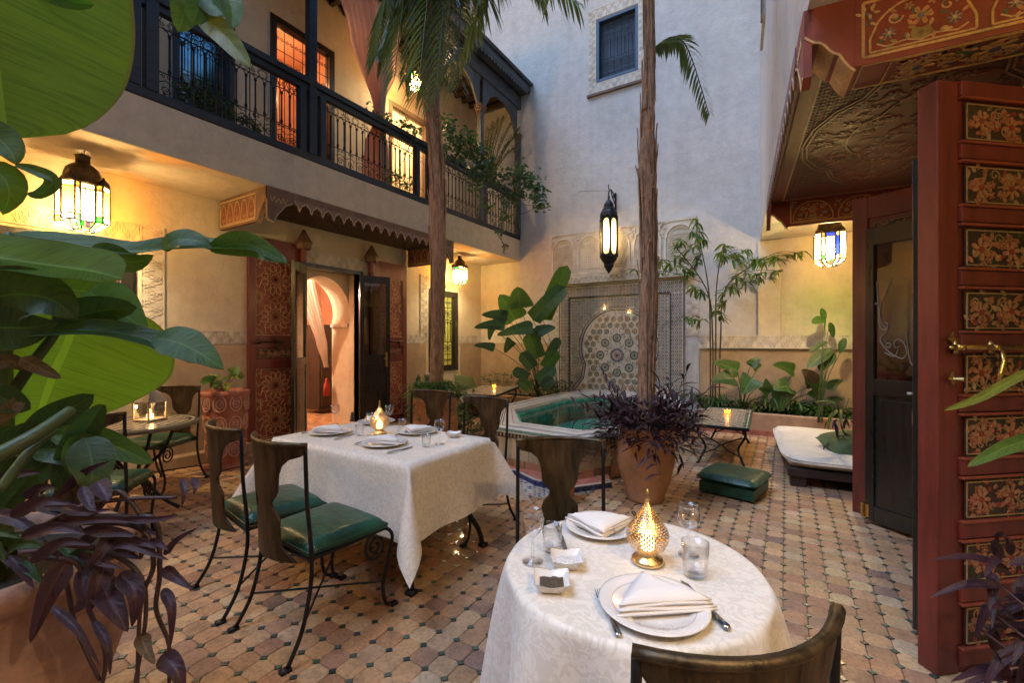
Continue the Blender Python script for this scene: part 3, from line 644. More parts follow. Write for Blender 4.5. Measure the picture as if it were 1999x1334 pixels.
# balcony
BAL = thing('balcony', 'long balcony with black railing running above the left side of the court', 'balcony', (XS, 0, 3.14))
mb = MB(); mb.box(XW-XS, -3.2, 0, 0, YB, .46); mb.build('slab', SLABM, BAL, bevel=.012)
mb = MB(); mb.box(-.10, -3.2, .462, .012, YB-.004, .545); mb.build('rail_base', BLUEW, BAL, bevel=.006)
mb = MB(); mb.box(-.095, -3.2, 1.36, .035, YB-.004, 1.43); mb.box(-.07, -3.2, 1.29, .005, YB-.004, 1.358); mb.build('handrail', BLUEW, BAL, bevel=.008)
tall = [1.72, 3.32, 5.56, 6.82, 8.19]; short = [1.46, 1.60, 3.19, 3.46, 5.12, 5.40, 6.92, .10]
for y in tall:
    mb = MB(); mb.box(-.075, y-.05, .54, .025, y+.05, 3.50 if y < 5.5 else 2.62); mb.build('post', BLUEW if y < 5.5 else GREYW, BAL, bevel=.006)
for y in short:
    mb = MB(); mb.box(-.07, y-.04, .545, .02, y+.04, 1.29); mb.build('short_post', BLUEW, BAL, bevel=.006)
bal_me = MB(); bal_me.tube([(0, 0, 0), (0, 0, .23)], .006, 5); bal_me.tube([(0, 0, .23), (0, 0, .25), (0, 0, .27)], [.014, .017, .012], 6); bal_me.tube([(0, 0, .27), (0, 0, .56)], .010, 6)
bal_me.tube([(0, 0, .56), (0, 0, .575), (0, 0, .59)], [.013, .018, .013], 6)
for s_ in (-1, 1): bal_me.tube([(0, 0, .585), (0, .022*s_, .615), (0, .05*s_, .628)], .005, 5)
bal_me = bal_me.mesh('baluster', IRON)
spans = [(-1.2, .06), (.14, 1.42), (1.77, 3.15), (3.50, 5.08), (5.61, 6.77), (6.96, 8.14)]
for (a, b) in spans:
    n = max(3, round((b-a)/.10)); u = (b-a)/n
    for k in range(1, n): link('baluster', bal_me, BAL, loc=(-.03, a+k*u, .545))
    Pp = plane((-.03, a, .545), (0, 1, 0), (0, 0, 1), (1, 0, 0)); mb = MB(); L = b-a
    for z in (.22, .628, .73): wire(mb, Pp, [(0, z), (L, z)], .006)
    m = max(2, round(L/.30)); q = L/m
    for k in range(m):
        wire(mb, Pp, [(k*q, 0), (k*q, .74)], .007)
        cx = k*q+q/2; wire(mb, Pp, circ(cx, .43+.09+.12, .0, 2), .001)
        for i in range(8): a_ = i*PI/4; wire(mb, Pp, spiral(cx+.052*math.cos(a_), .68+.045*math.sin(a_)-.005, .017, 1.2, a_+PI/2, 1, 6), .0038)
        for s_ in (-1, 1):
            wire(mb, Pp, [(cx+s_*.07, .63), (cx+s_*q*.46, .66), (cx+s_*q*.38, .725)], .004); wire(mb, Pp, spiral(cx+s_*q*.36, .675, .022, 1.3, 0, s_, 7), .004)
    for k in range(2*m):
        cx = (k+.5)*q/2; wire(mb, Pp, spiral(cx, .07, .045, 1.5, 0, 1 if k % 2 else -1, 10), .005)
        for s_ in (-1, 1): wire(mb, Pp, spiral(cx+s_*.022, .19, .02, 1.3, PI/2-s_*PI/2, s_, 7), .004)
        wire(mb, Pp, [(cx-q*.22, .12), (cx, .155), (cx+q*.22, .12)], .0045)
    stuff(mb.build('railing_scrollwork', IRON, BAL))
# timber roof over the gallery
RF = thing('timber_eaves', 'grey timber roof edge with scalloped boards above the balcony', 'roof', (XS, 0, 6.2))
mb = MB(); mb.box(XW-XS-.2, -3.2, .42, .02, YB, .50); mb.build('ceiling_boards', DKW, RF)
for k in range(34):
    y = -.2+k*.25
    if y < YB-.1: mb = MB(); mb.box(XW-XS, y, .33, -.09, y+.07, .419); mb.build('beam', DKW, RF, bevel=.006)
mb = MB(); mb.box(-.10, -3.2, .20, .03, YB-.003, .47); mb.build('eave_beam', GREYW, RF, bevel=.01)
mb = MB(); mb.box(.05, -3.2, .48, .26, YB-.003, .62); mb.build('fascia', GREYW, RF, bevel=.01)
mb = MB(); mb.add([(-1.3, -3.2, .95), (.30, -3.2, .62), (.30, YB-.003, .62), (-1.3, YB-.003, .95), (-1.3, -3.2, 1.0), (.33, -3.2, .66), (.33, YB-.003, .66), (-1.3, YB-.003, 1.0)], [(0, 1, 2, 3), (4, 5, 6, 7), (1, 2, 6, 5), (0, 1, 5, 4)]); mb.build('roof_slope', GREYW, RF)
tm = MB(); tm.prism([(-.045, .0), (-.045, -.03), (-.02, -.05), (0, -.085), (.02, -.05), (.045, -.03), (.045, 0)], plane((0, 0, 0), (0, 1, 0), (0, 0, 1), (1, 0, 0)), 0, .018, True); tm = tm.mesh('scallop', GREYW)
for k in range(70):
    y = 1.2+.1*k
    if y < YB-.05: link('scallop', tm, RF, loc=(.232, y, .482))
def spandrel(y0, y1, zt, drop):
    """board cut as a lobed arch between two posts"""
    mb = MB(); n = 24; w = y1-y0; top = []; bot = []
    for k in range(n+1):
        t = k/n; s_ = abs(2*t-1); z = zt-drop*(s_**2.6)*.92-.10-.03*abs(math.sin(t*PI*5))
        top.append((-.05, y0+t*w, zt)); bot.append((-.05, y0+t*w, z))
    vs = top+bot+[(x+.045, y, z) for x, y, z in top+bot]; m = n+1; fs = []
    for k in range(n): fs += [(k, k+1, m+k+1, m+k), (2*m+k, 2*m+k+1, 3*m+k+1, 3*m+k), (m+k, m+k+1, 3*m+k+1, 3*m+k), (k, k+1, 2*m+k+1, 2*m+k)]
    mb.add(vs, fs); return mb.build('arch_board', GREYW, RF)
spandrel(5.61, 6.77, .20, .62); spandrel(6.87, 8.14, .20, .62); spandrel(3.37, 5.51, .20, .45)
for y in (5.56, 6.82, 8.19):
    mb = MB()
    for k in range(4): mb.cbox((-.025, y, -.36-.045*k), .16-.018*k, .20-.025*k if y < 8 else .09, .04)
    mb.build('capital', BROWNW, RF, bevel=.006)

# right-hand building, in its own slightly turned frame
def rbuild(mb, name, mat, **k):
    o = mb.build(name, mat, None, **k); o.location = RLOC; o.rotation_euler.z = RZ; return o
RU = tag(wallbox('projecting_wall', UPPER, 'X', 0, .3, -3.2, YB+.05, 3.05, 7.7, [], loc=RLOC, rz=RZ), 'tall plain plaster wall overhanging the court on the right side', 'wall')
mb = MB(); mb.box(.3, -3.2, 3.05, 2.6, YB-.05, 3.35); mb.build('soffit', CREAM, RU)
mb = MB(); mb.box(-.035, 6.55, 5.6, -.001, 7.35, 8.6); mb.build('window_surround', STUCCO, RU, bevel=.004)
mb = MB(); mb.box(-.055, 6.5, 5.5, -.036, 6.56, 7.2); mb.build('wood_batten', BROWNW, RU)
RLW = tag(wallbox('doorway_wall', CREAM, 'X', 1.25, .25, -3.2, YB+.1, -.05, 3.05, [(3.3, 4.4, 0, 2.6)], loc=RLOC, rz=RZ), 'cream plaster wall in deep shade behind the red doors', 'wall')
REAR = tag(wallbox('rear_wall', CREAM, 'Y', -3.0, -.25, -6.2, 3.2, -.05, 4.6, []), 'plaster wall closing the court behind the viewer', 'wall')
# rooms beyond the openings
room = thing('salon_room', 'salmon coloured room seen through the arched doorway', 'room', (-8, 4.4, 0))
mb = MB(); mb.box(-1.3, -1.1, 0, -1.2, 2.2, 3); mb.box(-1.2, 2.1, 0, 1.25, 2.2, 3); mb.box(-1.2, -1.2, 0, 1.25, -1.1, 3); mb.box(-1.3, -1.2, 3, 1.83, 2.2, 3.1); mb.build('room_walls', PINK, room)
# thick arch between vestibule and room
mb = MB(); xa, xb = -6.18+8, -6.62+8; yc = 4.39-4.4; hw = .49; N = 20; prof = [(yc-hw, 0), (yc-hw, 1.72)]+[(yc+(hw+.02)*math.cos(PI-k*PI/N), 1.86+(hw+.09)*math.sin(PI-k*PI/N)) for k in range(N+1)]+[(yc+hw, 1.72), (yc+hw, 0)]
outer = [(-.62, 0), (-.62, 1.72)]+[(-.62 if k < N*.5 else .9, 1.86+1.05*min(1, 2*min(k, N-k)/N)) for k in range(N+1)]+[(.9, 1.72), (.9, 0)]
m = len(prof); mb.add([(xa, *p) for p in prof]+[(xb, *p) for p in prof]+[(xa, *p) for p in outer]+[(xb, *p) for p in outer], [(i, i+1, m+i+1, m+i) for i in range(m-1)]+[(i, i+1, 2*m+i+1, 2*m+i) for i in range(m-1)]+[(m+i, m+i+1, 3*m+i+1, 3*m+i) for i in range(m-1)])
mb.build('arch', CREAM, room)
mb = MB(); mb.box(xb+.001, yc+hw-.03, 1.66, xa, yc+hw+.001, 1.72); mb.build('impost', STUCCO, room)
mb = MB(); mb.box(-.15, .42, .08, .55, .95, 1.75); mb.build('cupboard_shadow', BLACKW, room) if False else None
def backroom(name, label, x, y0, y1, z0, z1, mat, d=1.2):
    mb = MB(); mb.box(x-d, y0-.3, z0-.1, x-d+.05, y1+.3, z1+.3); mb.box(x-d, y0-.35, z0-.1, x, y0-.3, z1+.3); mb.box(x-d, y1+.3, z0-.1, x, y1+.35, z1+.3); mb.box(x-d, y0-.3, z1+.3, x, y1+.3, z1+.35); mb.box(x-d, y0-.3, z0-.15, x, y1+.3, z0-.1)
    return tag(mb.build(name, mat), label, 'room')
backroom('lit_upper_room', 'orange lit room behind the tall grille on the balcony', XW-.26, 3.4, 4.4, 3.72, 5.88, PINK)
backroom('lit_upper_room', 'yellow lit room behind the second balcony door', XW-.26, 5.5, 6.5, 3.72, 5.66, CREAM)
backroom('ground_floor_room', 'peach lit room behind the shuttered window near the banana plant', XW-.26, .75, 1.95, .82, 2.45, PINK)
backroom('ground_floor_room', 'dim room behind the dark window beside the palm trunk', XW-.26, 6.5, 7.44, .82, 2.45, CREAM)
backroom('arched_window_room', 'dim room behind the small arched upper window', XW-.26, 2.28, 2.95, 4.12, 5.4, CREAM)
mb = MB(); mb.box(2.0, 2.4, 0, 2.1, 5.2, 3.05); mb.build('passage_dark_sheet', DKW, RLW)  # dark sheet standing in for the unlit space beyond the doorway
mb = MB(); mb.box(-3.3, 9.2, 6.2, -2.1, 9.3, 7.9); mb.build('window_back', DKW, BW)  # dark sheet in place of the shade behind the window

# windows
def window(name, label, cat, origin, u, n, w, h, fr, mat, gmat, cell=.14, parent=None, glass=None, arch=False, r=.004):
    t = bpy.data.objects.new(name, None); col.objects.link(t); t.location = origin; t.parent = parent; t['label'] = label
    Pq = plane((0, 0, 0), u, (0, 0, 1), n)
    mb = MB()
    for (a, b, c, d) in ((0, 0, fr, h), (w-fr, 0, w, h), (fr, 0, w-fr, fr), (fr, h-fr, w-fr, h)): mb.prism([(a, b), (c, b), (c, d), (a, d)], Pq, -.08, .035, True)
    mb.build('frame', mat, t, bevel=.006)
    mb = MB(); e = fr*.6
    Pf = lambda a, b, hh=0: Pq(a+fr, b+fr, hh-.02)
    grille(mb, Pf, w-2*fr, h-2*fr, cell, r); stuff(mb.build('grille', gmat, t))
    if glass: mb = MB(); mb.prism([(fr, fr), (w-fr, fr), (w-fr, h-fr), (fr, h-fr)], Pq, -.065, -.06, True); mb.build('pane', glass, t)
    return t
window('grille_window', 'blue framed iron grille window high on the pale end wall', 'window', (BWN[0]-.005, YB+.03, BWN[2]-.005), (1, 0, 0), (0, -1, 0), .81, 1.22, .055, M('blue_painted_wood', (.045, .09, .16), .5, bmp=.2), M('blue_black_iron', (.02, .03, .05), .5, .3), .13, glass=M('dark_shutter', (.03, .05, .085), .6), parent=BW)
bwf = thing('carved_surround', 'white carved stucco border around the blue grille window', 'stucco frame', (0, YB, 0))
def bb(a, b, c, d): band(bwf, a, b, c, d, lambda x, z: plane((x, -.003, z), (1, 0, 0), (0, 0, 1), (0, -1, 0)), .008)
bb(-3.31, -3.15, 6.25, 7.9); bb(-2.33, -2.17, 6.25, 7.9); bb(-3.15, -2.33, 6.25, 6.44); bb(-3.15, -2.33, 7.69, 7.9)
mb = MB(); mb.box(-3.33, -.05, 6.20, -2.15, -.001, 6.245); mb.build('wood_sill', BROWNW, bwf)
window('grille_door', 'orange lit balcony door with ornate black iron grille', 'door', (XW-.02, UD1[0], UD1[2]), (0, 1, 0), (1, 0, 0), 1.0, 2.24, .09, BLACKW, IRON, .13, r=.005, parent=UPW)
window('glazed_balcony_door', 'yellow lit balcony door behind the palm trunk', 'door', (XW-.02, UD2[0], UD2[2]), (0, 1, 0), (1, 0, 0), 1.0, 2.04, .08, M('tan_door', (.22, .12, .07), .5), IRON, .2, r=.004, parent=UPW)
window('arched_grille_window', 'small dark upper window with grille reflecting the sky', 'window', (XW-.02, UW[0], UW[2]), (0, 1, 0), (1, 0, 0), .67, 1.28, .07, BLUEW, IRON, .12, glass=M('sky_mirroring_glass', (.30, .38, .42), .06, 1, var=.2, bmp=.05), parent=UPW)
window('shuttered_window', 'dark wooden window with peach light behind iron scrolls', 'window', (XW-.02, W1[0], W1[2]), (0, 1, 0), (1, 0, 0), 1.2, 1.63, .13, BLACKW, IRON, .15, r=.005, parent=LW)
window('garden_window', 'tall black framed window with green glass beside the palm trunk', 'window', (XW-.02, W2[0], W2[2]), (0, 1, 0), (1, 0, 0), .9, 1.63, .11, BLACKW, IRON, .18, glass=panemat('greenish_pane', (.62, .66, .36), .5), r=.007, parent=LW)

# ------------------------------------------------------------------ doors
def leaf_door(name, label, W, Hh, panels, loc, rz, th=.05, mat=REDW, glass=None):
    t = thing(name, label, 'door', loc, rz); st = .10*W/.8
    mb = MB(); mb.box(0, 0, 0, st, th, Hh); mb.box(W-st, 0, 0, W, th, Hh); zz = [0]
    edges = sorted(panels, key=lambda p: p[0]); prev = 0
    for p in edges: mb.box(st, 0, prev, W-st, th, p[0]); prev = p[1]
    mb.box(st, 0, prev, W-st, th, Hh); mb.build('door_frame', mat, t, bevel=.004)
    for (z0, z1, kind) in panels:
        w, h = W-2*st, z1-z0
        if kind == 'glass':
            mb = MB(); mb.box(st, th*.45, z0, W-st, th*.55, z1); mb.build('pane', GLW, t); continue
        mb = MB(); mb.box(st, th*.35, z0, W-st, th*.75, z1); mb.build('panel_back', REDL if kind == 'star' else mat, t)
        for face in (0, 1):
            Pp = plane((st, th*.35-.0005, z0), (1, 0, 0), (0, 0, 1), (0, -1, 0)) if face == 0 else plane((W-st, th*.75+.0005, z0), (-1, 0, 0), (0, 0, 1), (0, 1, 0))
            if kind == 'star':
                mb = MB(); oc = (.60, .38, .19); c = w/2.0 if False else w/1.0
                ny = max(1, round(h/(w*.98))); ch = h/ny
                for j in range(ny):
                    cx, cy = w/2, ch*(j+.5); r_ = min(w, ch)*.47
                    for k in range(12):
                        a = 2*PI*(k+.5)/12
                        q = lambda rr, tt: (cx+rr*r_*math.cos(a)-tt*r_*math.sin(a), cy+rr*r_*math.sin(a)+tt*r_*math.cos(a))
                        mb.cur = (.30, .075, .035); mb.prism([q(.42, 0), q(.52, .10), q(.76, .12), q(.84, 0), q(.76, -.12), q(.52, -.10)], Pp, 0, .003)
                        mb.cur = oc; mb.poly(Pp, [q(.40, 0), q(.52, .115), q(.77, .135), q(.87, 0), q(.77, -.135), q(.52, -.115)], .0085, .002, .007, True)
                        mb.poly(Pp, [q(.87, 0), q(1.04, .27), q(1.25, 0)], .006, .002, .007)
                    mb.cur = (.30, .075, .035); mb.prism(star_pts(cx, cy, r_*.38, r_*.24, 12), Pp, 0, .004); mb.cur = oc; mb.poly(Pp, star_pts(cx, cy, r_*.38, r_*.24, 12), .005, .004, .007, True)
                    mb.cur = (.02, .01, .008); mb.prism(circ(cx, cy, r_*.1, 8)[:-1], Pp, .004, .006)
                    for sx in (-1, 1):
                        for sy in (-1, 1):
                            x, y = cx+sx*w*.46, cy+sy*ch*.47; mb.cur = oc; mb.poly(Pp, [(max(.004, min(w-.004, a_)), max(.004, min(h-.004, b_))) for a_, b_ in star_pts(x, y, r_*.34, r_*.2, 8)], .0075, .002, .007, True)
                mb.cur = oc; mb.poly(Pp, [(.006, .006), (w-.006, .006), (w-.006, h-.006), (.006, h-.006)], .008, 0, .008, True)
                stuff(mb.build('star_lattice', PAINT, t, tint=True))
            elif kind == 'floral':
                mb = MB(); ins = .03; mb.cur = (.012, .013, .010); q0 = (lambda P0: (lambda a, b, hh=0: P0(a+ins, b+ins, hh)))(Pp)
                mb.prism([(0, 0), (w-2*ins, 0), (w-2*ins, h-2*ins), (0, h-2*ins)], q0, .001, .004); floral(mb, q0, w-2*ins, h-2*ins, .004); stuff(mb.build('painted_panel', PAINT, t, tint=True))
            else:
                mb = MB(); mb.prism([(.035, .035), (w-.035, .035), (w-.035, h-.035), (.035, h-.035)], Pp, 0, .008); mb.build('raised_panel', mat, t, bevel=.003)
    return t
lp = [(.14, 1.06, 'star'), (1.18, 1.34, 'floral'), (1.50, 2.50, 'star')]
d1 = leaf_door('wooden_door', 'tall oxblood door leaf with star lattice folded against the wall by the terracotta pot', .72, 2.78, lp, (XW+.075, 3.08, 0), PI/2)
d2 = leaf_door('wooden_door', 'oxblood star lattice door leaf half hidden behind the black glazed leaf', .82, 2.78, lp, (XW+.075, 5.04, 0), PI/2)
for d, x0_ in ((d1, 0), (d2, .5)):
    mb = MB(); mb.tube([(.05+x0_*.5, -.03, 1.42), (.45+x0_*.5, -.03, 1.42)], .014, 8); mb.cbox((.12+x0_*.5, -.02, 1.42), .03, .03, .06); mb.cbox((.36+x0_*.5, -.02, 1.42), .03, .03, .06); mb.tube([(.36+x0_*.5, -.045, 1.41), (.355+x0_*.5, -.05, 1.30)], .010, 6); mb.build('bolt', BRONZE, d, True)
bp = [(.12, 1.10, 'plain2'), (1.20, 2.38, 'glass')]
d3 = leaf_door('glazed_door', 'black half glazed door leaf with brass plate standing open on the right of the arch', .48, 2.5, bp, (XW+.03, 4.87, 0), rad(62), .04, BLACKW)
mb = MB(); mb.box(.40, -.012, 1.0, .435, -.002, 1.24); mb.tube([(.417, -.015, 1.14), (.417, -.05, 1.14), (.36, -.052, 1.135)], .008, 6); mb.build('handle', BRASS, d3)
d4 = leaf_door('glazed_door', 'black half glazed door leaf seen nearly edge on left of the arch', .48, 2.5, bp, (XW+.03, 3.88, 0), rad(-53), .04, BLACKW)
df = thing('doorway_surround', 'black timber frame around the arched doorway', 'door frame', (XW, DOORH[0], 0))
for a in ((-.2, -.04, 0, .05, 0, 2.5), (-.2, .98, 0, .05, 1.02-.0, 2.5)): pass
mb = MB(); mb.box(-.12, -.04, 0, .03, 0, 2.5); mb.build('jamb', BLACKW, df); mb = MB(); mb.box(-.12, .98, 0, .03, 1.02, 2.5); mb.build('jamb', BLACKW, df); mb = MB(); mb.box(-.12, -.06, 2.5, .035, 1.04, 2.56); mb.build('lintel', BLACKW, df)
for k, y in enumerate((3.80, 5.00)):
    t = thing('door_pivot', ('turned wooden pivot cap above the left jamb of the arched doorway', 'turned wooden pivot cap above the right jamb of the arched doorway')[k], 'bracket', (XW+.14, y, 2.66), group='pivot caps over the doorway')
    mb = MB(); mb.tube([(0, 0, -.12), (0, 0, .07)], .04, 10); mb.build('stem', REDW, t); mb = MB(); mb.lathe([(.085, .05), (.10, .07), (.10, .12), (.12, .14), (.03, .30), (.02, .33)], 8); mb.build('cap', BROWNW, t, bevel=.004)
# right-hand doors
NP = []; z = .07
while z < 2.3: NP.append((z+.035, z+.215, 'floral')); z += .272
hz = Vector((1.28, 3.18, 0)); fe = Vector((.55, 2.55, 0)); L = (hz-fe).length
# near red leaf: free edge towards the court
nd = thing('studded_door', 'big oxblood door leaf with stacked floral panels nearest the viewer', 'door', (fe.x, fe.y, .0), math.atan2(hz.y-fe.y, hz.x-fe.x))
mb = MB(); mb.box(0, .008, 0, .9, .075, 2.53); mb.build('door_core', REDW, nd)
mb = MB(); mb.box(-.006, .0, 0, .10, .083, 2.53); mb.build('stile', REDW, nd, bevel=.006)
mb = MB(); mb.box(.80, .0, 0, .9, .083, 2.53); mb.build('stile', REDW, nd, bevel=.006)
rail = MB(); rail.box(.10, -.012, 0, .80, .008, .062); rail = rail.mesh('rail', REDW); mould = MB(); mould.box(.10, -.018, 0, .80, .006, .012); mould = mould.mesh('moulding', REDL)
fl = []
for k in range(9):
    mb = MB(); w, h = .64, .165; Pp = plane((0, 0, 0), (1, 0, 0), (0, 0, 1), (0, -1, 0)); mb.cur = (.05, .03, .022); mb.prism([(0, 0), (w, 0), (w, h), (0, h)], Pp, 0, .004)
    rr_ = random.Random(40+k); floral(mb, Pp, w, h, .004, 0, rr_); fl.append(mb.mesh('floral_panel', PAINT, tint=True, recalc=False))
for k in range(9):
    z = .10+k*.270
    link('rail', rail, nd, .003, (0, 0, z-.060)); link('moulding', mould, nd, .003, (0, 0, z+.004)); link('moulding', mould, nd, .003, (0, 0, z+.193))
    stuff(link('floral_panel', fl[k], nd, loc=(.13, .002, z+.020)))
link('rail', rail, nd, .003, (0, 0, 2.468))
mb = MB(); mb.tube([(.03, -.035, 1.395), (.39, -.035, 1.395)], [.012, .012], 10); mb.tube([(.005, -.035, 1.395), (.03, -.035, 1.395)], [.004, .014], 10)
for x in (.06, .24): mb.lathe([(.019, -.012), (.021, 0), (.019, .012)], 12, (x, -.035, 1.395)); mb.cbox((x-.0, -.016, 1.395), .02, .02, .055)
mb.tube([(.25, -.05, 1.39), (.245, -.06, 1.34), (.225, -.062, 1.29), (.212, -.06, 1.25)], [.009, .012, .012, .010], 8)
mb.build('slide_bolt', BRASS, nd, True)
mb = MB(); Pp = plane((.045, -.016, 1.262), (1, 0, 0), (0, 0, 1), (0, -1, 0)); mb.prism(star_pts(0, 0, .032, .014, 4, 0), Pp, 0, .006, True); mb.tube([(.045, -.02, 1.262), (.06, -.05, 1.262)], [.008, .012], 8); mb.build('keyhole_plate', BRASS, nd)
mb = MB(); Pp = plane((.045, -.014, 1.43), (1, 0, 0), (0, 0, 1), (0, -1, 0)); mb.prism(star_pts(0, 0, .03, .012, 4, 0), Pp, 0, .006, True); mb.build('bolt_plate', BRASS, nd)
# black leaf behind it, edge on
e0 = at(1806, 667, 2.12); e0.z = .02; dirr = Vector((e0.x, e0.y, 0)).normalized()
leaf_door('glazed_door', 'black door leaf seen edge on beside the big oxblood leaf', .46, 2.27, [(.12, 1.0, 'plain'), (1.1, 2.15, 'glass')], (e0.x, e0.y, .03), math.atan2(dirr.y, dirr.x)-.03, .045, BLACKW)
# far leaves
far = leaf_door('wooden_door', 'oxblood door leaf behind the black leaf with etched glass', .86, 2.60, [(.14, 1.9, 'plain'), (2.22, 2.42, 'floral')], (.47, 4.66, 0), rad(-27), .05, REDW)
bl = leaf_door('etched_glass_door', 'black door leaf with etched script on its glass pane', .50, 2.27, [(.12, .98, 'plain'), (1.10, 2.13, 'glass')], (.525, 4.42, .03), math.atan2(4.16-4.41, .81-.528), .045, BLACKW)
W_ = .375; ang = bl.rotation_euler.z
S = [[(293, 395), (290, 410), (296, 500), (302, 600), (312, 645), (338, 650), (348, 622), (328, 612)], [(370, 380), (335, 455), (306, 540), (312, 615), (345, 655), (312, 690), (314, 722), (350, 765), (400, 795), (428, 800), (446, 770), (430, 720), (400, 700), (378, 720), (388, 745), (412, 735)],
     [(440, 660), (450, 740), (465, 820), (492, 846), (514, 828), (506, 800)], [(335, 735), (345, 720), (362, 727), (352, 746), (335, 735)], [(278, 505), (284, 520), (292, 506)], [(402, 750), (380, 790), (330, 770)]]
o_ = Vector((.525, 4.42, 0)); dd = Vector((math.cos(ang), math.sin(ang), 0)); nn_ = Vector((dd.y, -dd.x, 0)); mb = MB()
def hit(cx, cy):
    px, py = 1600+cx*399/1065, 400+cy*500/1334; r_ = at(px, py, 1)-Vector((0, 0, CH)); k = o_.dot(nn_)/r_.dot(nn_); p = r_*k+Vector((0, 0, CH)); q = p-o_; return Vector((q.dot(dd), .018, p.z-.03))
for s_ in S:
    pts = smoothpath([hit(*p) for p in s_], 4); mb.tube(pts, [.002+.0032*math.sin(PI*i/len(pts)) for i in range(len(pts))], 6, True)
mb.build('etched_script', M('frosted_etching', (.34, .30, .25), .6, bmp=0), bl, True)
mb = MB(); mb.tube([(.34, -.005, 1.02), (.34, -.04, 1.02), (.32, -.045, 1.02)], .010, 8); mb.build('knob', PORC, bl, True)
mb = MB(); mb.tube(circ3 if False else [(.345+.014*math.cos(a*.6), -.015, .90+.014*math.sin(a*.6)) for a in range(11)], .0025, 5); mb.build('key_ring', STEEL, bl)
mb = MB(); mb.box(.33, -.018, .80, .362, -.010, .885); mb.build('key_fob', M('wood_fob', (.30, .19, .09), .6), bl, bevel=.002)
mb = MB(); mb.tube([(-.012, -.01, .02), (-.012, -.01, .13)], .013, 10); mb.box(-.01, -.004, .02, .03, -.001, .12); mb.build('hinge', BRASS, bl)

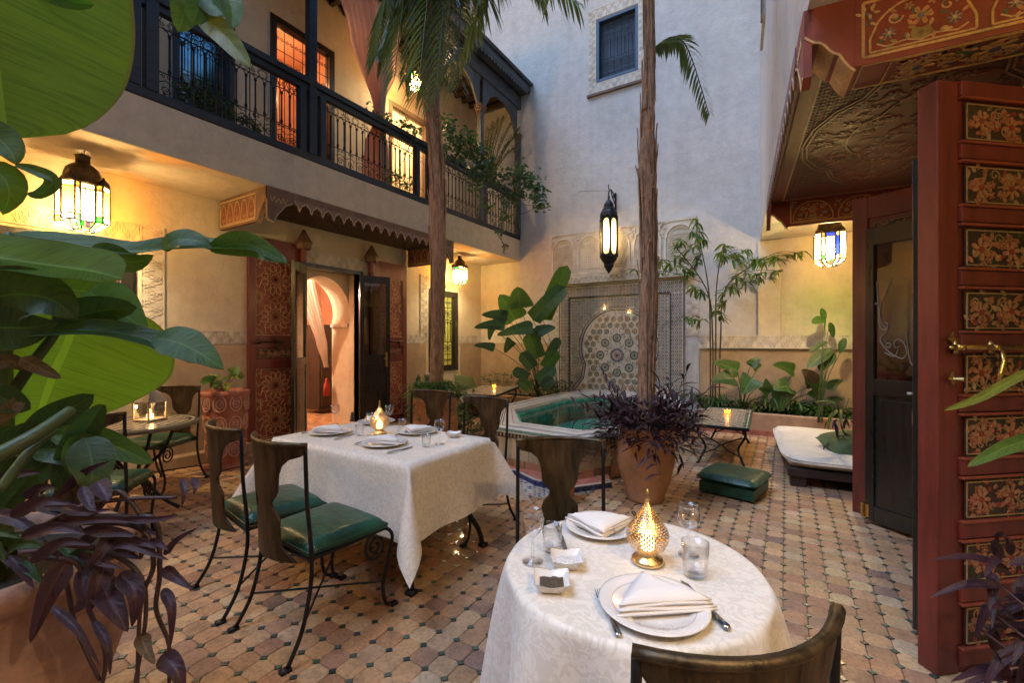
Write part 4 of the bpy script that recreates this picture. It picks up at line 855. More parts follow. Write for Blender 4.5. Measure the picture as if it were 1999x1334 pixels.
# ------------------------------------------------------------------ carved canopies over the doorways
def canopy(name, label, L, depth, drop, loc, rz, c_fill, c_line, cfl, th=.045, endth=None, lum=1, nA=4):
    t = thing(name, label, 'canopy', loc, rz); tip = .20
    for k, x in enumerate((0, L)):
        th_ = endth if (endth and k == 1) else th
        x0_, x1_ = (x, x+th_) if k == 0 else (x-th_, x)
        mb = MB(); mb.box(x0_, tip, -drop, x1_, depth, 0); o = mb.build('side_board', REDL if lum else BROWNW, t, bevel=.004)
        for face in (0, 1):
            Pp = plane((x0_-.0006, tip if face else depth, -drop+.0), (0, 1 if face else -1, 0), (0, 0, 1), (-1, 0, 0)) if face == 0 else plane((x1_+.0006, tip, -drop), (0, 1, 0), (0, 0, 1), (1, 0, 0))
            mb = MB(); Q = lambda a, b, h=0, P0=Pp: P0(a+.03, b+.03, h)
            arch_row(mb, Q, depth-tip-.06, drop-.075, nA, c_line, c_fill, cfl, 0, .009)
            stuff(mb.build('arch_ornament', PAINT, t, tint=True))
            if th_ > .1 and face == 0:
                Pb = plane((x0_+.01, tip+.03, -drop-.0006), (0, 1, 0), (1, 0, 0), (0, 0, -1)); mb = MB(); mb.cur = c_fill; floral(mb, lambda a, b, h=0: Pb(a+.1, b, h), depth-tip-.26, th_-.02, 0, 1); mb.cur = c_line
                mb.poly(Pb, [(0, 0), (depth-tip-.05, 0), (depth-tip-.05, th_-.02), (0, th_-.02)], .006, 0, .002, True); stuff(mb.build('underside_ornament', PAINT, t, tint=True))
        # scalloped bracket tip towards the court
        mb = MB(); pts = [(tip, 0), (0.0, 0), (0, -.14)]+[(tip*q, -.14-(drop-.14+.02)*(q**1.5)-.018*abs(math.sin(q*9))) for q in [i/10 for i in range(1, 11)]]
        Pp = plane((x0_, 0, 0), (0, 1, 0), (0, 0, 1), (1, 0, 0)); mb.prism(pts, Pp, 0, th_, True); mb.build('bracket', REDL if lum else BROWNW, t)
        mb = MB(); mb.cur = c_line; mb.poly(Pp, [(a, b+.006) for a, b in pts[2:]], .010, -.006, th_+.006); stuff(mb.build('bracket_edging', PAINT, t, tint=True))
        # front corner piece, cut in a lobed curve
        fx = (lambda a: x0_+a) if k == 0 else (lambda a: x1_-a)
        pts = [(0, 0), (.30, 0), (.30, -.12)]+[(.30-.26*q, -.12-(drop-.06)*(q**1.7)-.016*abs(math.sin(q*9))) for q in [i/10 for i in range(1, 10)]]+[(0, -drop)]
        mb = MB(); mb.prism([(fx(a), b) for a, b in pts], plane((0, 0, 0), (1, 0, 0), (0, 0, 1), (0, -1, 0)), -.03, .006, True); mb.build('corner_board', BROWNW if not lum else REDL, t)
        mb = MB(); mb.cur = c_line; mb.poly(plane((0, -.0065, 0), (1, 0, 0), (0, 0, 1), (0, -1, 0)), [(fx(a), b) for a, b in pts[2:]], .010, 0, .004)
        for q in range(4): mb.poly(plane((0, -.0065, 0), (1, 0, 0), (0, 0, 1), (0, -1, 0)), [(fx(.03+.05*q), -.10), (fx(.055+.05*q), -.16), (fx(.08+.05*q), -.10)], .006, 0, .003)
        stuff(mb.build('corner_edging', PAINT, t, tint=True))
    mb = MB(); mb.box(th, .03, -.055, L-th, depth, -.03); mb.build('soffit', DKW if not lum else M('dark_red_soffit', (.13, .018, .012), .6), t)
    mb = MB(); Pp = plane((.10, .10, -.0555), (1, 0, 0), (0, 1, 0), (0, 0, -1)); w, h = L-.2, depth-.16
    if lum:
        mb.cur = (.16, .03, .02); mb.poly(Pp, [(0, 0), (w, 0), (w, h), (0, h)], .09, 0, .004, True); mb.cur = (.40, .24, .13); mb.poly(Pp, [(.05, .05), (w-.05, .05), (w-.05, h-.05), (.05, h-.05)], .012, 0, .006, True)
        for i in range(int(w/.045)):
            for j in range(int(h/.045)):
                x, y = .06+i*.045, .06+j*.045
                e = abs(x-w/2)/(w*.40)+abs(y-h/2)/(h*.46)
                if y < h-.06 and x < w-.06:
                    if e > 1.0: mb.cur = (.075, .05, .04) if (i+j) % 2 else (.015, .02, .018); mb.prism(star_pts(x, y, .018, .008, 4, 0), Pp, 0, .003)
        for k in range(620):
            a = R.random()*6.28; rr_ = math.sqrt(R.random()); x, y = w/2+w*.38*rr_*math.cos(a), h/2+h*.42*rr_*math.sin(a)
            if abs(x-w/2)/(w*.40)+abs(y-h/2)/(h*.46) > 1.0: continue
            if R.random() < .22: flower(mb, Pp, x, y, .045, 6, (.30, .08, .05), (.10, .08, .06), (.22, .12, .06), .001, a)
            else: leafp(mb, Pp, x, y, .055, a*3, .024, R.choice(((.26, .055, .035), (.16, .075, .045), (.008, .012, .01), (.20, .03, .02), (.30, .09, .055))), .001)
        for s_ in (.98, .93, .5):
            mb.cur = (.24, .09, .05); mb.poly(Pp, [(w/2+w*.40*s_*math.cos(k*PI/12)*(.8+.2*abs(math.cos(k*PI/6))), h/2+h*.46*s_*math.sin(k*PI/12)*(.8+.2*abs(math.cos(k*PI/6)))) for k in range(24)], .012, 0, .006, True)
    else:
        mb.cur = (.12, .075, .05)
        for i in range(int(w/.06)): mb.strip(Pp, (i*.06, 0), (i*.06, h), .012, 0, .008)
        for j in range(int(h/.06)): mb.strip(Pp, (0, j*.06), (w, j*.06), .012, 0, .009)
    stuff(mb.build('soffit_ornament', PAINT, t, tint=True))
    mb = MB(); mb.box(.3, -.01, -.075, L-.3, .035, 0); mb.build('valance_board', BROWNW if not lum else REDW, t)
    tm = MB(); q = .075; tm.cur = (.22, .13, .09) if not lum else (.20, .10, .075); Pt = plane((0, 0, 0), (1, 0, 0), (0, 0, 1), (0, -1, 0)); pp = [(-q, 0), (-q, -.03), (-q*.75, -.055), (-q*.42, -.062), (-q*.22, -.10), (0, -.135), (q*.22, -.10), (q*.42, -.062), (q*.75, -.055), (q, -.03), (q, 0)]
    tm.prism(pp, Pt, 0, .014, True); tm.cur = (.50, .36, .24); tm.poly(Pt, [(a*.93, b+.008) for a, b in pp[1:-1]], .009, .014, .019); tm = tm.mesh('valance_tooth', PAINT, tint=True)
    n = int((L-.6)/.15); u = (L-.6)/n
    for k in range(n): link('valance_tooth', tm, t, loc=(.3+u*(k+.5), .004, -.070))
    return t
canopy('door_canopy', 'carved wooden canopy with scalloped valance over the arched doorway', 3.22, 1.03, .36, (XS+.012, 2.76, 3.137), PI/2, (.22, .06, .035), (.52, .36, .20), ((.30, .10, .05), (.40, .28, .12), (.40, .26, .12)), lum=0, nA=5)
canopy('painted_canopy', 'large red painted canopy with flowers above the open red doors', 3.32, 1.5, .33, tuple(rl(-.012, 5.95, 3.047)), -PI/2+RZ, (.27, .055, .03), (.62, .40, .17), ((.60, .30, .14), (.16, .18, .22), (.36, .26, .09)), endth=.24, nA=3)
# ------------------------------------------------------------------ basin
bs = thing('fountain_basin', 'raised stone basin of green water with zellige sides and pale rim', 'fountain', (-2.45, 6, 0))
def off(poly, d):
    c = (sum(p[0] for p in poly)/len(poly), sum(p[1] for p in poly)/len(poly)); return [(p[0]+(c[0]-p[0])/math.hypot(p[0]-c[0], p[1]-c[1])*d, p[1]+(c[1]-p[1])/math.hypot(p[0]-c[0], p[1]-c[1])*d) for p in poly]
RIMO = BASIN
RIMI = [(-2.66, 4.50), (-1.88, 4.44), (-1.60, 4.95), (-1.60, 7.0), (-1.85, 7.55), (-2.95, 7.55), (-3.22, 6.95), (-3.22, 5.30)]
def ring(mb, A, B, z0, z1):
    n = len(A); c = Vector((2.45, -6, 0)); vs = [Vector((*p, z))+c for z in (z1, z0) for P_ in (A, B) for p in P_]
    fs = []
    for i in range(n):
        j = (i+1) % n; fs += [(i, j, n+j, n+i), (2*n+i, 2*n+j, j, i), (n+i, n+j, 3*n+j, 3*n+i)]
    mb.add(vs, fs)
mb = MB(); ring(mb, RIMO, RIMI, .425, .475); mb.build('rim', STONE, bs, bevel=.008)
mb = MB(); ring(mb, off(RIMO, .05), off(RIMI, -.03), 0, .425); mb.build('basin_wall', M('basin_side_plaster', (.46, .36, .25), .6, var=.2), bs)
def along(mb, poly, z0, z1, step, cols, offz, gap=.004, out=.004):
    n = len(poly); c = Vector((2.45, -6, 0))
    for i in range(n):
        a, b = Vector((*poly[i], 0))+c, Vector((*poly[(i+1) % n], 0))+c; L = (b-a).length; d = (b-a)/L; nn = Vector((d.y, -d.x, 0)); m = max(1, round(L/step)); Pq = plane(a, d, (0, 0, 1), nn)
        for k in range(m): mb.cur = vary(cols[k % len(cols)], .25); mb.prism([(k*L/m+gap, z0), ((k+1)*L/m-gap, z0), ((k+1)*L/m-gap, z1), (k*L/m+gap, z1)], Pq, -.01, out)
mb = MB(); along(mb, RIMO, .440, .470, .22, [(.16, .30, .23), (.20, .34, .26)], 0); stuff(mb.build('green_edge_tiles', ZELM, bs, tint=True))
mb = MB(); along(mb, off(RIMO, .045), .375, .42, .024, [(.05, .03, .04), (.55, .5, .42)], 0, .001); along(mb, off(RIMO, .045), .362, .372, .2, [(.04, .04, .05)], 0, .001); along(mb, off(RIMO, .045), .03, .13, .2, [(.38, .2, .12), (.30, .15, .09)], 0); stuff(mb.build('side_tiles', ZELM, bs, tint=True))
mb = MB(); along(mb, off(RIMO, .046), .14, .36, .11, [(.48, .40, .27), (.44, .36, .24), (.40, .34, .24)], 0, .002, .003); stuff(mb.build('crackle_side_tiles', ZELM, bs, tint=True))
mb = MB(); Pz = plane((2.45, -6, .4755), (1, 0, 0), (0, 1, 0), (0, 0, 1))
for q, w_ in ((.10, .012), (.14, .012), (.30, .008)):
    pl = [tuple(a*(1-q/.4)+b*(q/.4) for a, b in zip(A, B)) for A, B in zip(RIMO, RIMI)]; mb.cur = (.04, .05, .07) if q < .2 else (.25, .10, .12); mb.poly(Pz, pl, w_, -.001, .001, True)
stuff(mb.build('rim_inlay', ZELM, bs, tint=True))
mb = MB(); ring(mb, off(RIMI, -.002), off(RIMI, .06), .20, .415); mb.build('inner_ledge', M('green_basin_tile', (.08, .42, .33), .3, var=.4, scale=10), bs)
mb = MB(); c = Vector((2.45, -6, 0)); mb.add([Vector((*p, .05))+c for p in RIMI], [tuple(range(8))]); mb.build('basin_floor', M('basin_floor_tile', (.12, .70, .56), .4, var=.3, scale=3), bs)
m, t_, b_, o_ = nt('pool_water'); t_.nodes.remove(b_); tp = t_.nodes.new('ShaderNodeBsdfTransparent'); tp.inputs[0].default_value = (.50, .92, .84, 1); gl_ = t_.nodes.new('ShaderNodeBsdfGlossy'); gl_.inputs['Roughness'].default_value = .03
fr = t_.nodes.new('ShaderNodeFresnel'); fr.inputs[0].default_value = 1.45; bn = t_.nodes.new('ShaderNodeBump'); bn.inputs['Strength'].default_value = .12; bn.inputs['Distance'].default_value = .02; t_.links.new(noise(t_, 5, 3).outputs[0], bn.inputs['Height']); t_.links.new(bn.outputs[0], gl_.inputs['Normal']); t_.links.new(bn.outputs[0], fr.inputs['Normal'])
ms = t_.nodes.new('ShaderNodeMixShader'); t_.links.new(fr.outputs[0], ms.inputs[0]); t_.links.new(tp.outputs[0], ms.inputs[1]); t_.links.new(gl_.outputs[0], ms.inputs[2]); t_.links.new(ms.outputs[0], o_.inputs[0])
mb = MB(); mb.add([Vector((*p, .385))+c for p in off(RIMI, .0)], [tuple(range(8))]); w_ = mb.build('water', m, bs)
# cobalt step in front
st = thing('basin_step', 'low pinkish tiled step edged in cobalt tiles before the basin', 'step', (-2.45, 6, 0))
STEP = [(-3.45, 5.1), (-2.95, 4.05), (-2.72, 3.99), (-2.45, 4.05), (-2.1, 3.86), (-1.7, 3.86), (-1.45, 4.2), (-1.6, 4.5), (-2.5, 4.7)]
mb = MB(); mb.prism(STEP, lambda u, v, h: Vector((u+2.45, v-6, h)), 0, .055); mb.build('step_top', TERRAP, st, bevel=.004)
mb = MB(); along(mb, STEP[:7], .004, .05, .045, [(.02, .04, .17), (.03, .05, .2), (.01, .02, .10)], 0, .002, .012); along(mb, STEP[:7], .052, .060, .3, [(.6, .58, .52)], 0, 0, .016); stuff(mb.build('cobalt_tiles', ZELM, st, tint=True))

# ------------------------------------------------------------------ lanterns
def polyplan(r1, r2):
    pts = []
    for k in range(4):
        c = PI/4+k*PI/2
        for da, rr in ((-24, r2), (-15, r1), (15, r1), (24, r2)): pts.append((rr*math.cos(c+rad(da)), rr*math.sin(c+rad(da))))
    return pts
def lantern(label, loc, s=1, cols=0, chain=.2, power=30, group=None):
    t = thing('hanging_lantern', label, 'lantern', loc, 0, group); r1, r2 = .190*s, .142*s; z0, z1 = -.66*s, -.32*s; pl = polyplan(r1, r2); n = len(pl)
    fm = MB(); zs = [z0, z0+.05*s, z1-.05*s, z1]
    for x, y in pl: fm.tube([(x, y, z0), (x, y, z1)], .0065*s+.001, 4)
    for z in zs:
        for i in range(n): fm.tube([(*pl[i], z), (*pl[(i+1) % n], z)], .0045*s+.001, 4)
    bot = [(x*.5, y*.5) for x, y in pl]
    for i in range(3, n, 4):
        a, b = pl[i], pl[(i+1) % n]
        for q in (.33, .67): fm.tube([(a[0]+(b[0]-a[0])*q, a[1]+(b[1]-a[1])*q, zs[1]), (a[0]+(b[0]-a[0])*q, a[1]+(b[1]-a[1])*q, zs[2])], .004*s, 4)
    for i in range(n):
        fm.tube([(*pl[i], z0), (*bot[i], z0-.075*s)], .004*s+.001, 4); fm.tube([(*bot[i], z0-.075*s), (*bot[(i+1) % n], z0-.075*s)], .004*s+.001, 4)
    fm.build('lantern_frame', IRON, t)
    seq = [['clear', 'amber', 'clear', 'clear'], ['blue', 'clear', 'green', 'clear']][cols]
    small = ['green', 'clear', 'amber', 'clear', 'violet', 'clear', 'clear'] if not cols else ['blue', 'clear', 'green', 'clear', 'amber', 'clear', 'clear']
    k2 = 0
    for i in range(n):
        a, b = pl[i], pl[(i+1) % n]; d = Vector((b[0]-a[0], b[1]-a[1], 0)); Lf = d.length; nn = Vector((d.y, -d.x, 0)).normalized()
        for j in range(3):
            Pq = plane((a[0], a[1], zs[j]), d, (0, 0, 1), nn); h = zs[j+1]-zs[j]; g = .004*s
            c = (seq[(i % 4)] if (i//4+cols) % 2 == 0 or i % 4 == 1 else 'clear') if j == 1 else small[(i*3+j) % len(small)]
            if i % 4 == 3 and j == 1: c = 'clear'
            mb = MB(); mb.prism([(g, g), (Lf-g, g), (Lf-g, h-g), (g, h-g)], Pq, -.001, .001, True); mb.build('pane', STAINED[c], t)
        if i % 2 == 0:
            c = small[i % len(small)]; A, B, C, D = Vector((*a, z0-.004)), Vector((*b, z0-.004)), Vector((*bot[(i+1) % n], z0-.07*s)), Vector((*bot[i], z0-.07*s)); mb = MB(); mb.add([A, B, C, D], [(0, 1, 2, 3)]); mb.build('lower_pane', STAINED[c], t)
    mb = MB(); lob = lambda a, z: 1+.07*abs(math.cos(a*4)) if z > -.315*s else 1
    mb.lathe([(.15*s, z1), (.158*s, z1+.01*s), (.13*s, z1+.03*s), (.128*s, z1+.09*s), (.112*s, z1+.15*s), (.075*s, z1+.19*s), (.05*s, z1+.205*s), (.05*s, z1+.27*s), (.057*s, z1+.275*s), (.045*s, z1+.285*s)], 32, mod=lob, cap=False)
    for k in range(4):
        a = PI/4+k*PI/2; mb.lathe([(.045*s, z1), (.05*s, z1+.01*s), (.042*s, z1+.04*s), (.015*s, z1+.065*s), (.006*s, z1+.09*s)], 8, (.162*s*math.cos(a), .162*s*math.sin(a), 0))
    mb.build('dome', BROWNW if False else BRONZE, t, True)
    mb = MB()
    for k in range(8):
        a = k*PI/4+PI/8; Pq = plane((.138*s*math.cos(a), .138*s*math.sin(a), z1+.035*s), (-math.sin(a), math.cos(a), 0), (-.12*math.cos(a), -.12*math.sin(a), 1), (math.cos(a), math.sin(a), 0))
        for u_, v_ in ((0, .02), (-.02, .045), (.02, .045), (0, .07), (-.012, .09), (.012, .09)): mb.prism(circ(u_*s, v_*s, .009*s, 6)[:-1], Pq, 0, .003)
    stuff(mb.build('dome_piercing', STAINED['clear'], t))
    mb = MB(); zt = z1+.285*s
    mb.tube([(-.04*s, 0, zt), (-.03*s, 0, zt+.04*s), (.03*s, 0, zt+.04*s), (.04*s, 0, zt)], .005*s, 5)
    k = 0; z = zt+.04*s
    while z < chain: mb.tube([((.016*math.cos(a) if k % 2 else 0)*s, (0 if k % 2 else .016*math.cos(a))*s, z+.022*s+.024*s*math.sin(a)) for a in [q*PI/4 for q in range(9)]], .003*s, 4); z += .038*s; k += 1
    mb.build('chain', IRON, t)
    mb = MB(); mb.lathe([(.001, -.05), (.03, -.04), (.042, 0), (.035, .035), (.014, .06), (.014, .09)], 14, (0, 0, (z0+z1)/2)); mb.build('bulb', BULB, t, True)
    l = bpy.data.lights.new('lamp', 'POINT'); l.energy = power; l.color = (1, .72, .36); l.shadow_soft_size = .045; lo = bpy.data.objects.new('lamp', l); col.objects.link(lo); lo.parent = t; lo.location = (0, 0, (z0+z1)/2-.075)
    return t
lantern('large stained glass lantern hanging under the balcony above the banana leaves', (-5.42, 1.40, 3.14), .98, 0, .0, 50)
lantern('smaller brass lantern hanging in the corner near the black window', (-5.50, 6.97, 3.14), .80, 0, .0, 40)
lantern('small lantern glowing above the balcony railing behind the palm trunk', (-5.35, 5.55, 6.12), .62, 0, .5, 42)
lantern('lantern with blue and green panes hanging beyond the red canopy', (.47, 6.95, 3.10), .98, 1, .0, 44)
lantern('lit stained glass lantern behind the viewer under the balcony', (-5.40, -1.4, 3.14), .98, 0, .0, 40)
lantern('lit stained glass lantern behind the viewer on the right side', (.95, .3, 3.04), .9, 1, .0, 42)
# long wall lantern
wl = thing('wall_lantern', 'long black iron lantern with arched cream panels on the end wall', 'lantern', (-2.76, 7.86, 4.10))
HX = lambda r, k, ph=0: (r*math.cos(PI/3*k+ph), r*math.sin(PI/3*k+ph))
def hexl(prof, name, mat, n=6): mb = MB(); mb.lathe(prof, n, cap=True); o = mb.build(name, mat, wl, bevel=.003); return o
hexl([(.005, 0), (.018, -.02), (.022, -.08), (.06, -.13), (.085, -.17), (.10, -.25), (.125, -.27), (.125, -.29), (.15, -.33), (.165, -.40)], 'cap', IRON, 12)
hexl([(.165, -.40), (.17, -.41), (.16, -.43)], 'collar', IRON)
hexl([(.165, -1.13), (.14, -1.19), (.10, -1.24), (.085, -1.27), (.09, -1.30), (.05, -1.37), (.005, -1.44)][::-1], 'base', IRON, 12)
mb = MB()
for k in range(6): a, b = HX(.162, k), HX(.162, k+1); mb.tube([(*a, -.42), (*a, -1.14)], .013, 6)
for k in range(6):
    a, b = HX(.157, k), HX(.157, k+1); d = Vector((b[0]-a[0], b[1]-a[1], 0)); L = d.length; Pq = plane((a[0], a[1], -1.14), d, (0, 0, 1), (d.y, -d.x, 0))
    pa = [(L/2+(L/2-.025)*math.cos(PI-q*PI/8), .62+.075*math.sin(PI-q*PI/8)) for q in range(9)]; full = [(.0, .72), (.0, 0), (L, 0), (L, .72)]
    lo_ = [(L/2+(L/2-.025)*math.cos(PI+q*PI/8), .10+.06*math.sin(PI+q*PI/8)) for q in range(9)]
    mb.prism([(0, .62)]+pa+[(L, .62), (L, .72), (0, .72)], Pq, -.004, .006, True); mb.prism([(0, .10), (0, 0), (L, 0), (L, .10)]+lo_[::-1], Pq, -.004, .006, True)
    for s_ in (0, 1): mb.prism([(s_*(L-.025), .1), (s_*(L-.025)+.025, .1), (s_*(L-.025)+.025, .62), (s_*(L-.025), .62)], Pq, -.004, .006, True)
mb.build('arched_cage', IRON, wl)
for k in range(6):
    a, b = HX(.148, k), HX(.148, k+1); mb = MB(); mb.add([(*a, -1.13), (*b, -1.13), (*b, -.43), (*a, -.43)], [(0, 1, 2, 3)]); mb.build('pane', FROST, wl)
mb = MB(); mb.lathe([(.02, -.95), (.035, -.85), (.035, -.7), (.02, -.6)], 10); mb.build('bulb', emitm('dim_bulb', (1, .70, .36), 42), wl, True)
mb = MB(); mb.tube(smoothpath([(0, 0, 0), (0, 0, .05), (0, .10, .13), (0, .25, .10), (0, .38, .04)], 5), .012, 6); mb.tube(smoothpath([(0, .12, .11), (0, .22, .0), (0, .38, -.10)], 5), .010, 6); mb.tube([(0, .375, -.20), (0, .375, .14)], .018, 6)
wire(mb, plane((0, 0, 0), (0, 1, 0), (0, 0, 1), (1, 0, 0)), spiral(.27, .04, .05, 1.5, 0, 1), .007); mb.tube([(0, 0, .10), (0, 0, .19)], .01, 6); mb.build('bracket', IRON, wl)
mb = MB(); mb.tube(smoothpath([(.0, .08, .10), (-.4, .25, .22), (-.75, .375, .30)], 5), .004, 4); mb.build('cable', IRON, wl)
# room lamps: the lit rooms beyond the openings
def ceilinglamp(label, loc, power, c=(1, .6, .3)):
    t = thing('pendant_lamp', label, 'lamp', loc); mb = MB(); mb.lathe([(.001, -.09), (.05, -.07), (.07, 0), (.05, .05), (.015, .07), (.015, .35)], 14); mb.build('lamp_globe', emitm('lamp_globe_%d' % int(power), c, power*.25), t, True)
    l = bpy.data.lights.new('lamp', 'POINT'); l.energy = power; l.color = c; l.shadow_soft_size = .08; lo = bpy.data.objects.new('lamp', l); col.objects.link(lo); lo.parent = t; lo.location = (0, 0, -.2)
ceilinglamp('lit globe lamp inside the salmon room', (-7.5, 3.6, 2.6), 46, (1, .66, .40))
ceilinglamp('globe lamp inside the vestibule of the arched doorway', (-7.2, 4.2, 2.75), 30, (1, .76, .52))
ceilinglamp('globe lamp in the orange lit upper room', (-6.75, 3.9, 5.9), 8, (1, .5, .22))
ceilinglamp('globe lamp in the yellow lit upper room', (-6.75, 6.2, 5.7), 22, (1, .66, .32))
ceilinglamp('globe lamp behind the peach lit window', (-6.75, 1.3, 2.4), 5, (1, .55, .35))
ceilinglamp('globe lamp behind the green glass window', (-6.75, 7.1, 2.4), 12, (1, .8, .45))

# ------------------------------------------------------------------ chairs
def make_chair(label):
    t = thing('garden_chair', label, 'chair'); Hc = .90
    prof = [(.90, .215), (.878, .213), (.857, .20), (.84, .15), (.81, .116), (.77, .10), (.73, .095), (.70, .092), (.675, .080), (.655, .060), (.64, .052), (.62, .06), (.60, .082), (.57, .094), (.53, .092), (.49, .090), (.45, .10), (.42, .13), (.39, .16)]
    mb = MB(); nx = 13; vs = []
    for zf, hw in prof:
        z = zf
        for j in range(nx):
            q = -1+2*j/(nx-1); x = q*hw; vs.append((x, -.085*(1-(x/.215)**2)-.10*(z-.4)*.6+.02, z))
    fs = [(i*nx+j, (i+1)*nx+j, (i+1)*nx+j+1, i*nx+j+1) for i in range(len(prof)-1) for j in range(nx-1)]
    mb.add(vs, fs); mb.build('backrest', BRONZE, t, solid=.014, bevel=.003)
    bow = lambda x, z: -.085*(1-(x/.215)**2)-.10*(z-.4)*.6+.02
    mb = MB(); mb.tube([(-.222+.444*k/12, bow((-.222+.444*k/12)*.96, .90), .905) for k in range(13)], .013, 6, flat=.9); mb.build('top_rail', BRONZE, t, True)
    for s_ in (-1, 1):
        mb = MB(); x = .215*s_; mb.tube(smoothpath([(x, bow(.21, .9), .90), (x*1.0, -.005, .66), (x, .015, .44), (x*1.0, .012, .30), (x*1.02, -.03, .13), (x*1.05, -.10, .012)], 5), .0095, 7); mb.cbox((x*1.05, -.11, .008), .028, .045, .016); mb.build('rear_leg', IRON, t, True)
        mb = MB(); mb.tube(smoothpath([(x*.93, .36, .415), (x*.96, .43, .41), (x*1.0, .475, .36), (x*1.0, .45, .25), (x*1.0, .415, .14), (x*1.0, .43, .04), (x*1.0, .475, .012)], 5), .0095, 7)
        Pq = plane((x*.96, .375, .335), (0, 1, 0), (0, 0, 1), (1, 0, 0)); mb.tube([Pq(a, b) for a, b in spiral(0, 0, .07, 1.9, PI/2+.3, 1, 30)], .007, 6); mb.cbox((x*1.0, .485, .008), .028, .04, .016); mb.build('front_leg', IRON, t, True)
    mb = MB(); mb.tube([(-.205, .01, .405), (.205, .01, .405), (.205, .43, .405), (-.205, .43, .405), (-.205, .01, .405)], .009, 6); mb.tube([(-.205, .2, .40), (.205, .2, .40)], .006, 5); mb.build('seat_frame', IRON, t)
    mb = MB(); mb.tube([(-.22, -.03, .14), (.215, .42, .15)], .0055, 5); mb.tube([(.22, -.03, .14), (-.215, .42, .15)], .0055, 5); mb.build('stretcher', IRON, t)
    mb = MB()
    def seat(u, v):
        a, b = 2*u-1, 2*v-1; x = .222*a*(1-.10*(1-v)); y = .225+.215*b
        e = max(abs(a), abs(b))**5; cr = (1-abs(a)**8)*(1-abs(b)**8); return (x, y, .425+.045*cr**.35+.012*(1-a*a)*(1-b*b)-.0*e)
    mb.grid(17, 17, seat); n0 = len(mb.v); mb.grid(17, 17, lambda u, v: (.222*(2*u-1)*(1-.10*(1-v)), .225+.215*(2*v-1), .414))
    for k in range(16):
        for (a, b) in (((k)*17, (k+1)*17), (k*17+16, (k+1)*17+16), (k, k+1), (16*17+k, 16*17+k+1)): mb.f.append((a, b, b+289, a+289)); mb.c.append(mb.cur)
    mb.build('seat', GREENL, t, True)
    mb = MB(); mb.tube([(.222*a*(1-.10*(1-v)), .225+.215*(2*v-1), .432) for a, v in [(-1+2*k/8, 0) for k in range(8)]+[(1, k/8) for k in range(8)]+[(1-2*k/8, 1) for k in range(8)]+[(-1, 1-k/8) for k in range(9)]], .004, 5); mb.build('piping', M('dark_green_piping', (.004, .045, .022), .4), t, True)
    return t
ch = make_chair('front green seated chair at the square table, nearest the viewer')
def setc(o, x, y, rz): o.location = (x, y, 0); o.rotation_euler.z = rz
setc(ch, -2.06, 1.24, rad(-3.5)); ch.scale = (1.07, 1, 1.055)
CG = 'patinated vase backed garden chairs'; ch['group'] = CG
dup(ch, 'green seated chair left of the nearest one along the square table', (-2.64, 1.29, 0), rad(-10))
dup(ch, 'chair on the far side of the square table before the fern pot', (-2.80, 3.10, 0), rad(181))
dup(ch, 'chair on the far side of the square table nearer the basin', (-2.08, 2.95, 0), rad(174))
dup(ch, 'dark chair on the far side of the round table by the purple pot', (-.95, 2.0, 0), rad(-152)).scale = (.98, 1, 1.02)
dup(ch, 'dark chair with curved rail at the near edge of the round table', (-.075, .905, 0), rad(47)).scale = (1, 1, 1)
dup(ch, 'chair behind the mosaic table against the left wall', (-5.30, 2.08, 0), rad(-151))
dup(ch, 'chair at the mosaic table with its back towards the viewer', (-3.80, .97, 0), rad(52))
dup(ch, 'chair half hidden by leaves left of the mosaic table', (-5.0, .65, 0), rad(-5))

# ------------------------------------------------------------------ tables, cloths
def damask(name, c, c2):
    m, t, b, o = nt(name); v = t.nodes.new('ShaderNodeTexNoise'); v.inputs['Scale'].default_value = 24; v.inputs['Detail'].default_value = 3; v.inputs['Distortion'].default_value = 2.2
    uv = t.nodes.new('ShaderNodeUVMap'); t.links.new(uv.outputs[0], v.inputs['Vector'])
    cc = ramp(t, v.outputs[0], [(.47, c2), (.52, c)]); t.links.new(cc, b.inputs['Base Color'])
    rr = ramp(t, v.outputs[0], [(.47, (.75,)*3), (.52, (.42,)*3)]); t.links.new(rr, b.inputs['Roughness']); setin(b, 'Sheen Weight', .3)
    n = noise(t, 6, 4); ad = t.nodes.new('ShaderNodeMath'); ad.operation = 'ADD'; t.links.new(n.outputs[0], ad.inputs[0]); m3 = t.nodes.new('ShaderNodeMath'); m3.operation = 'MULTIPLY'; m3.inputs[1].default_value = .2; t.links.new(v.outputs[0], m3.inputs[0]); t.links.new(m3.outputs[0], ad.inputs[1])
    bump(t, b, ad.outputs[0], .25, .012); return m
DAM = damask('white_damask', (.74, .685, .61), (.645, .585, .505))
t1 = thing('square_table', 'iron legged table under the white cloth, set for four', 'table', (-2.42, 2.18, 0))
mb = MB(); mb.box(-.64, -.37, .705, .64, .37, .735); mb.build('tabletop', BROWNW, t1, bevel=.004)
for sx in (-1, 1):
    for sy in (-1, 1):
        mb = MB(); x, y = sx*.60, sy*.33; mb.tube(smoothpath([(x, y, .70), (x, y, .45), (x*.86, y*.86, .30), (x*1.0, y*1.0, .12), (x*1.04, y*1.04, .02)], 5), .018, 8); mb.cbox((x*1.05, y*1.05, .012), .05, .05, .024); mb.build('leg', IRON, t1, True)
mb = MB(); mb.tube(smoothpath([(-.5, -.28, .2), (0, 0, .32), (.5, .28, .2)], 6), .012, 6); mb.tube(smoothpath([(-.5, .28, .2), (0, 0, .32), (.5, -.28, .2)], 6), .012, 6); mb.build('stretcher', IRON, t1)
HX_, HY_, ZT = .655, .39, .745
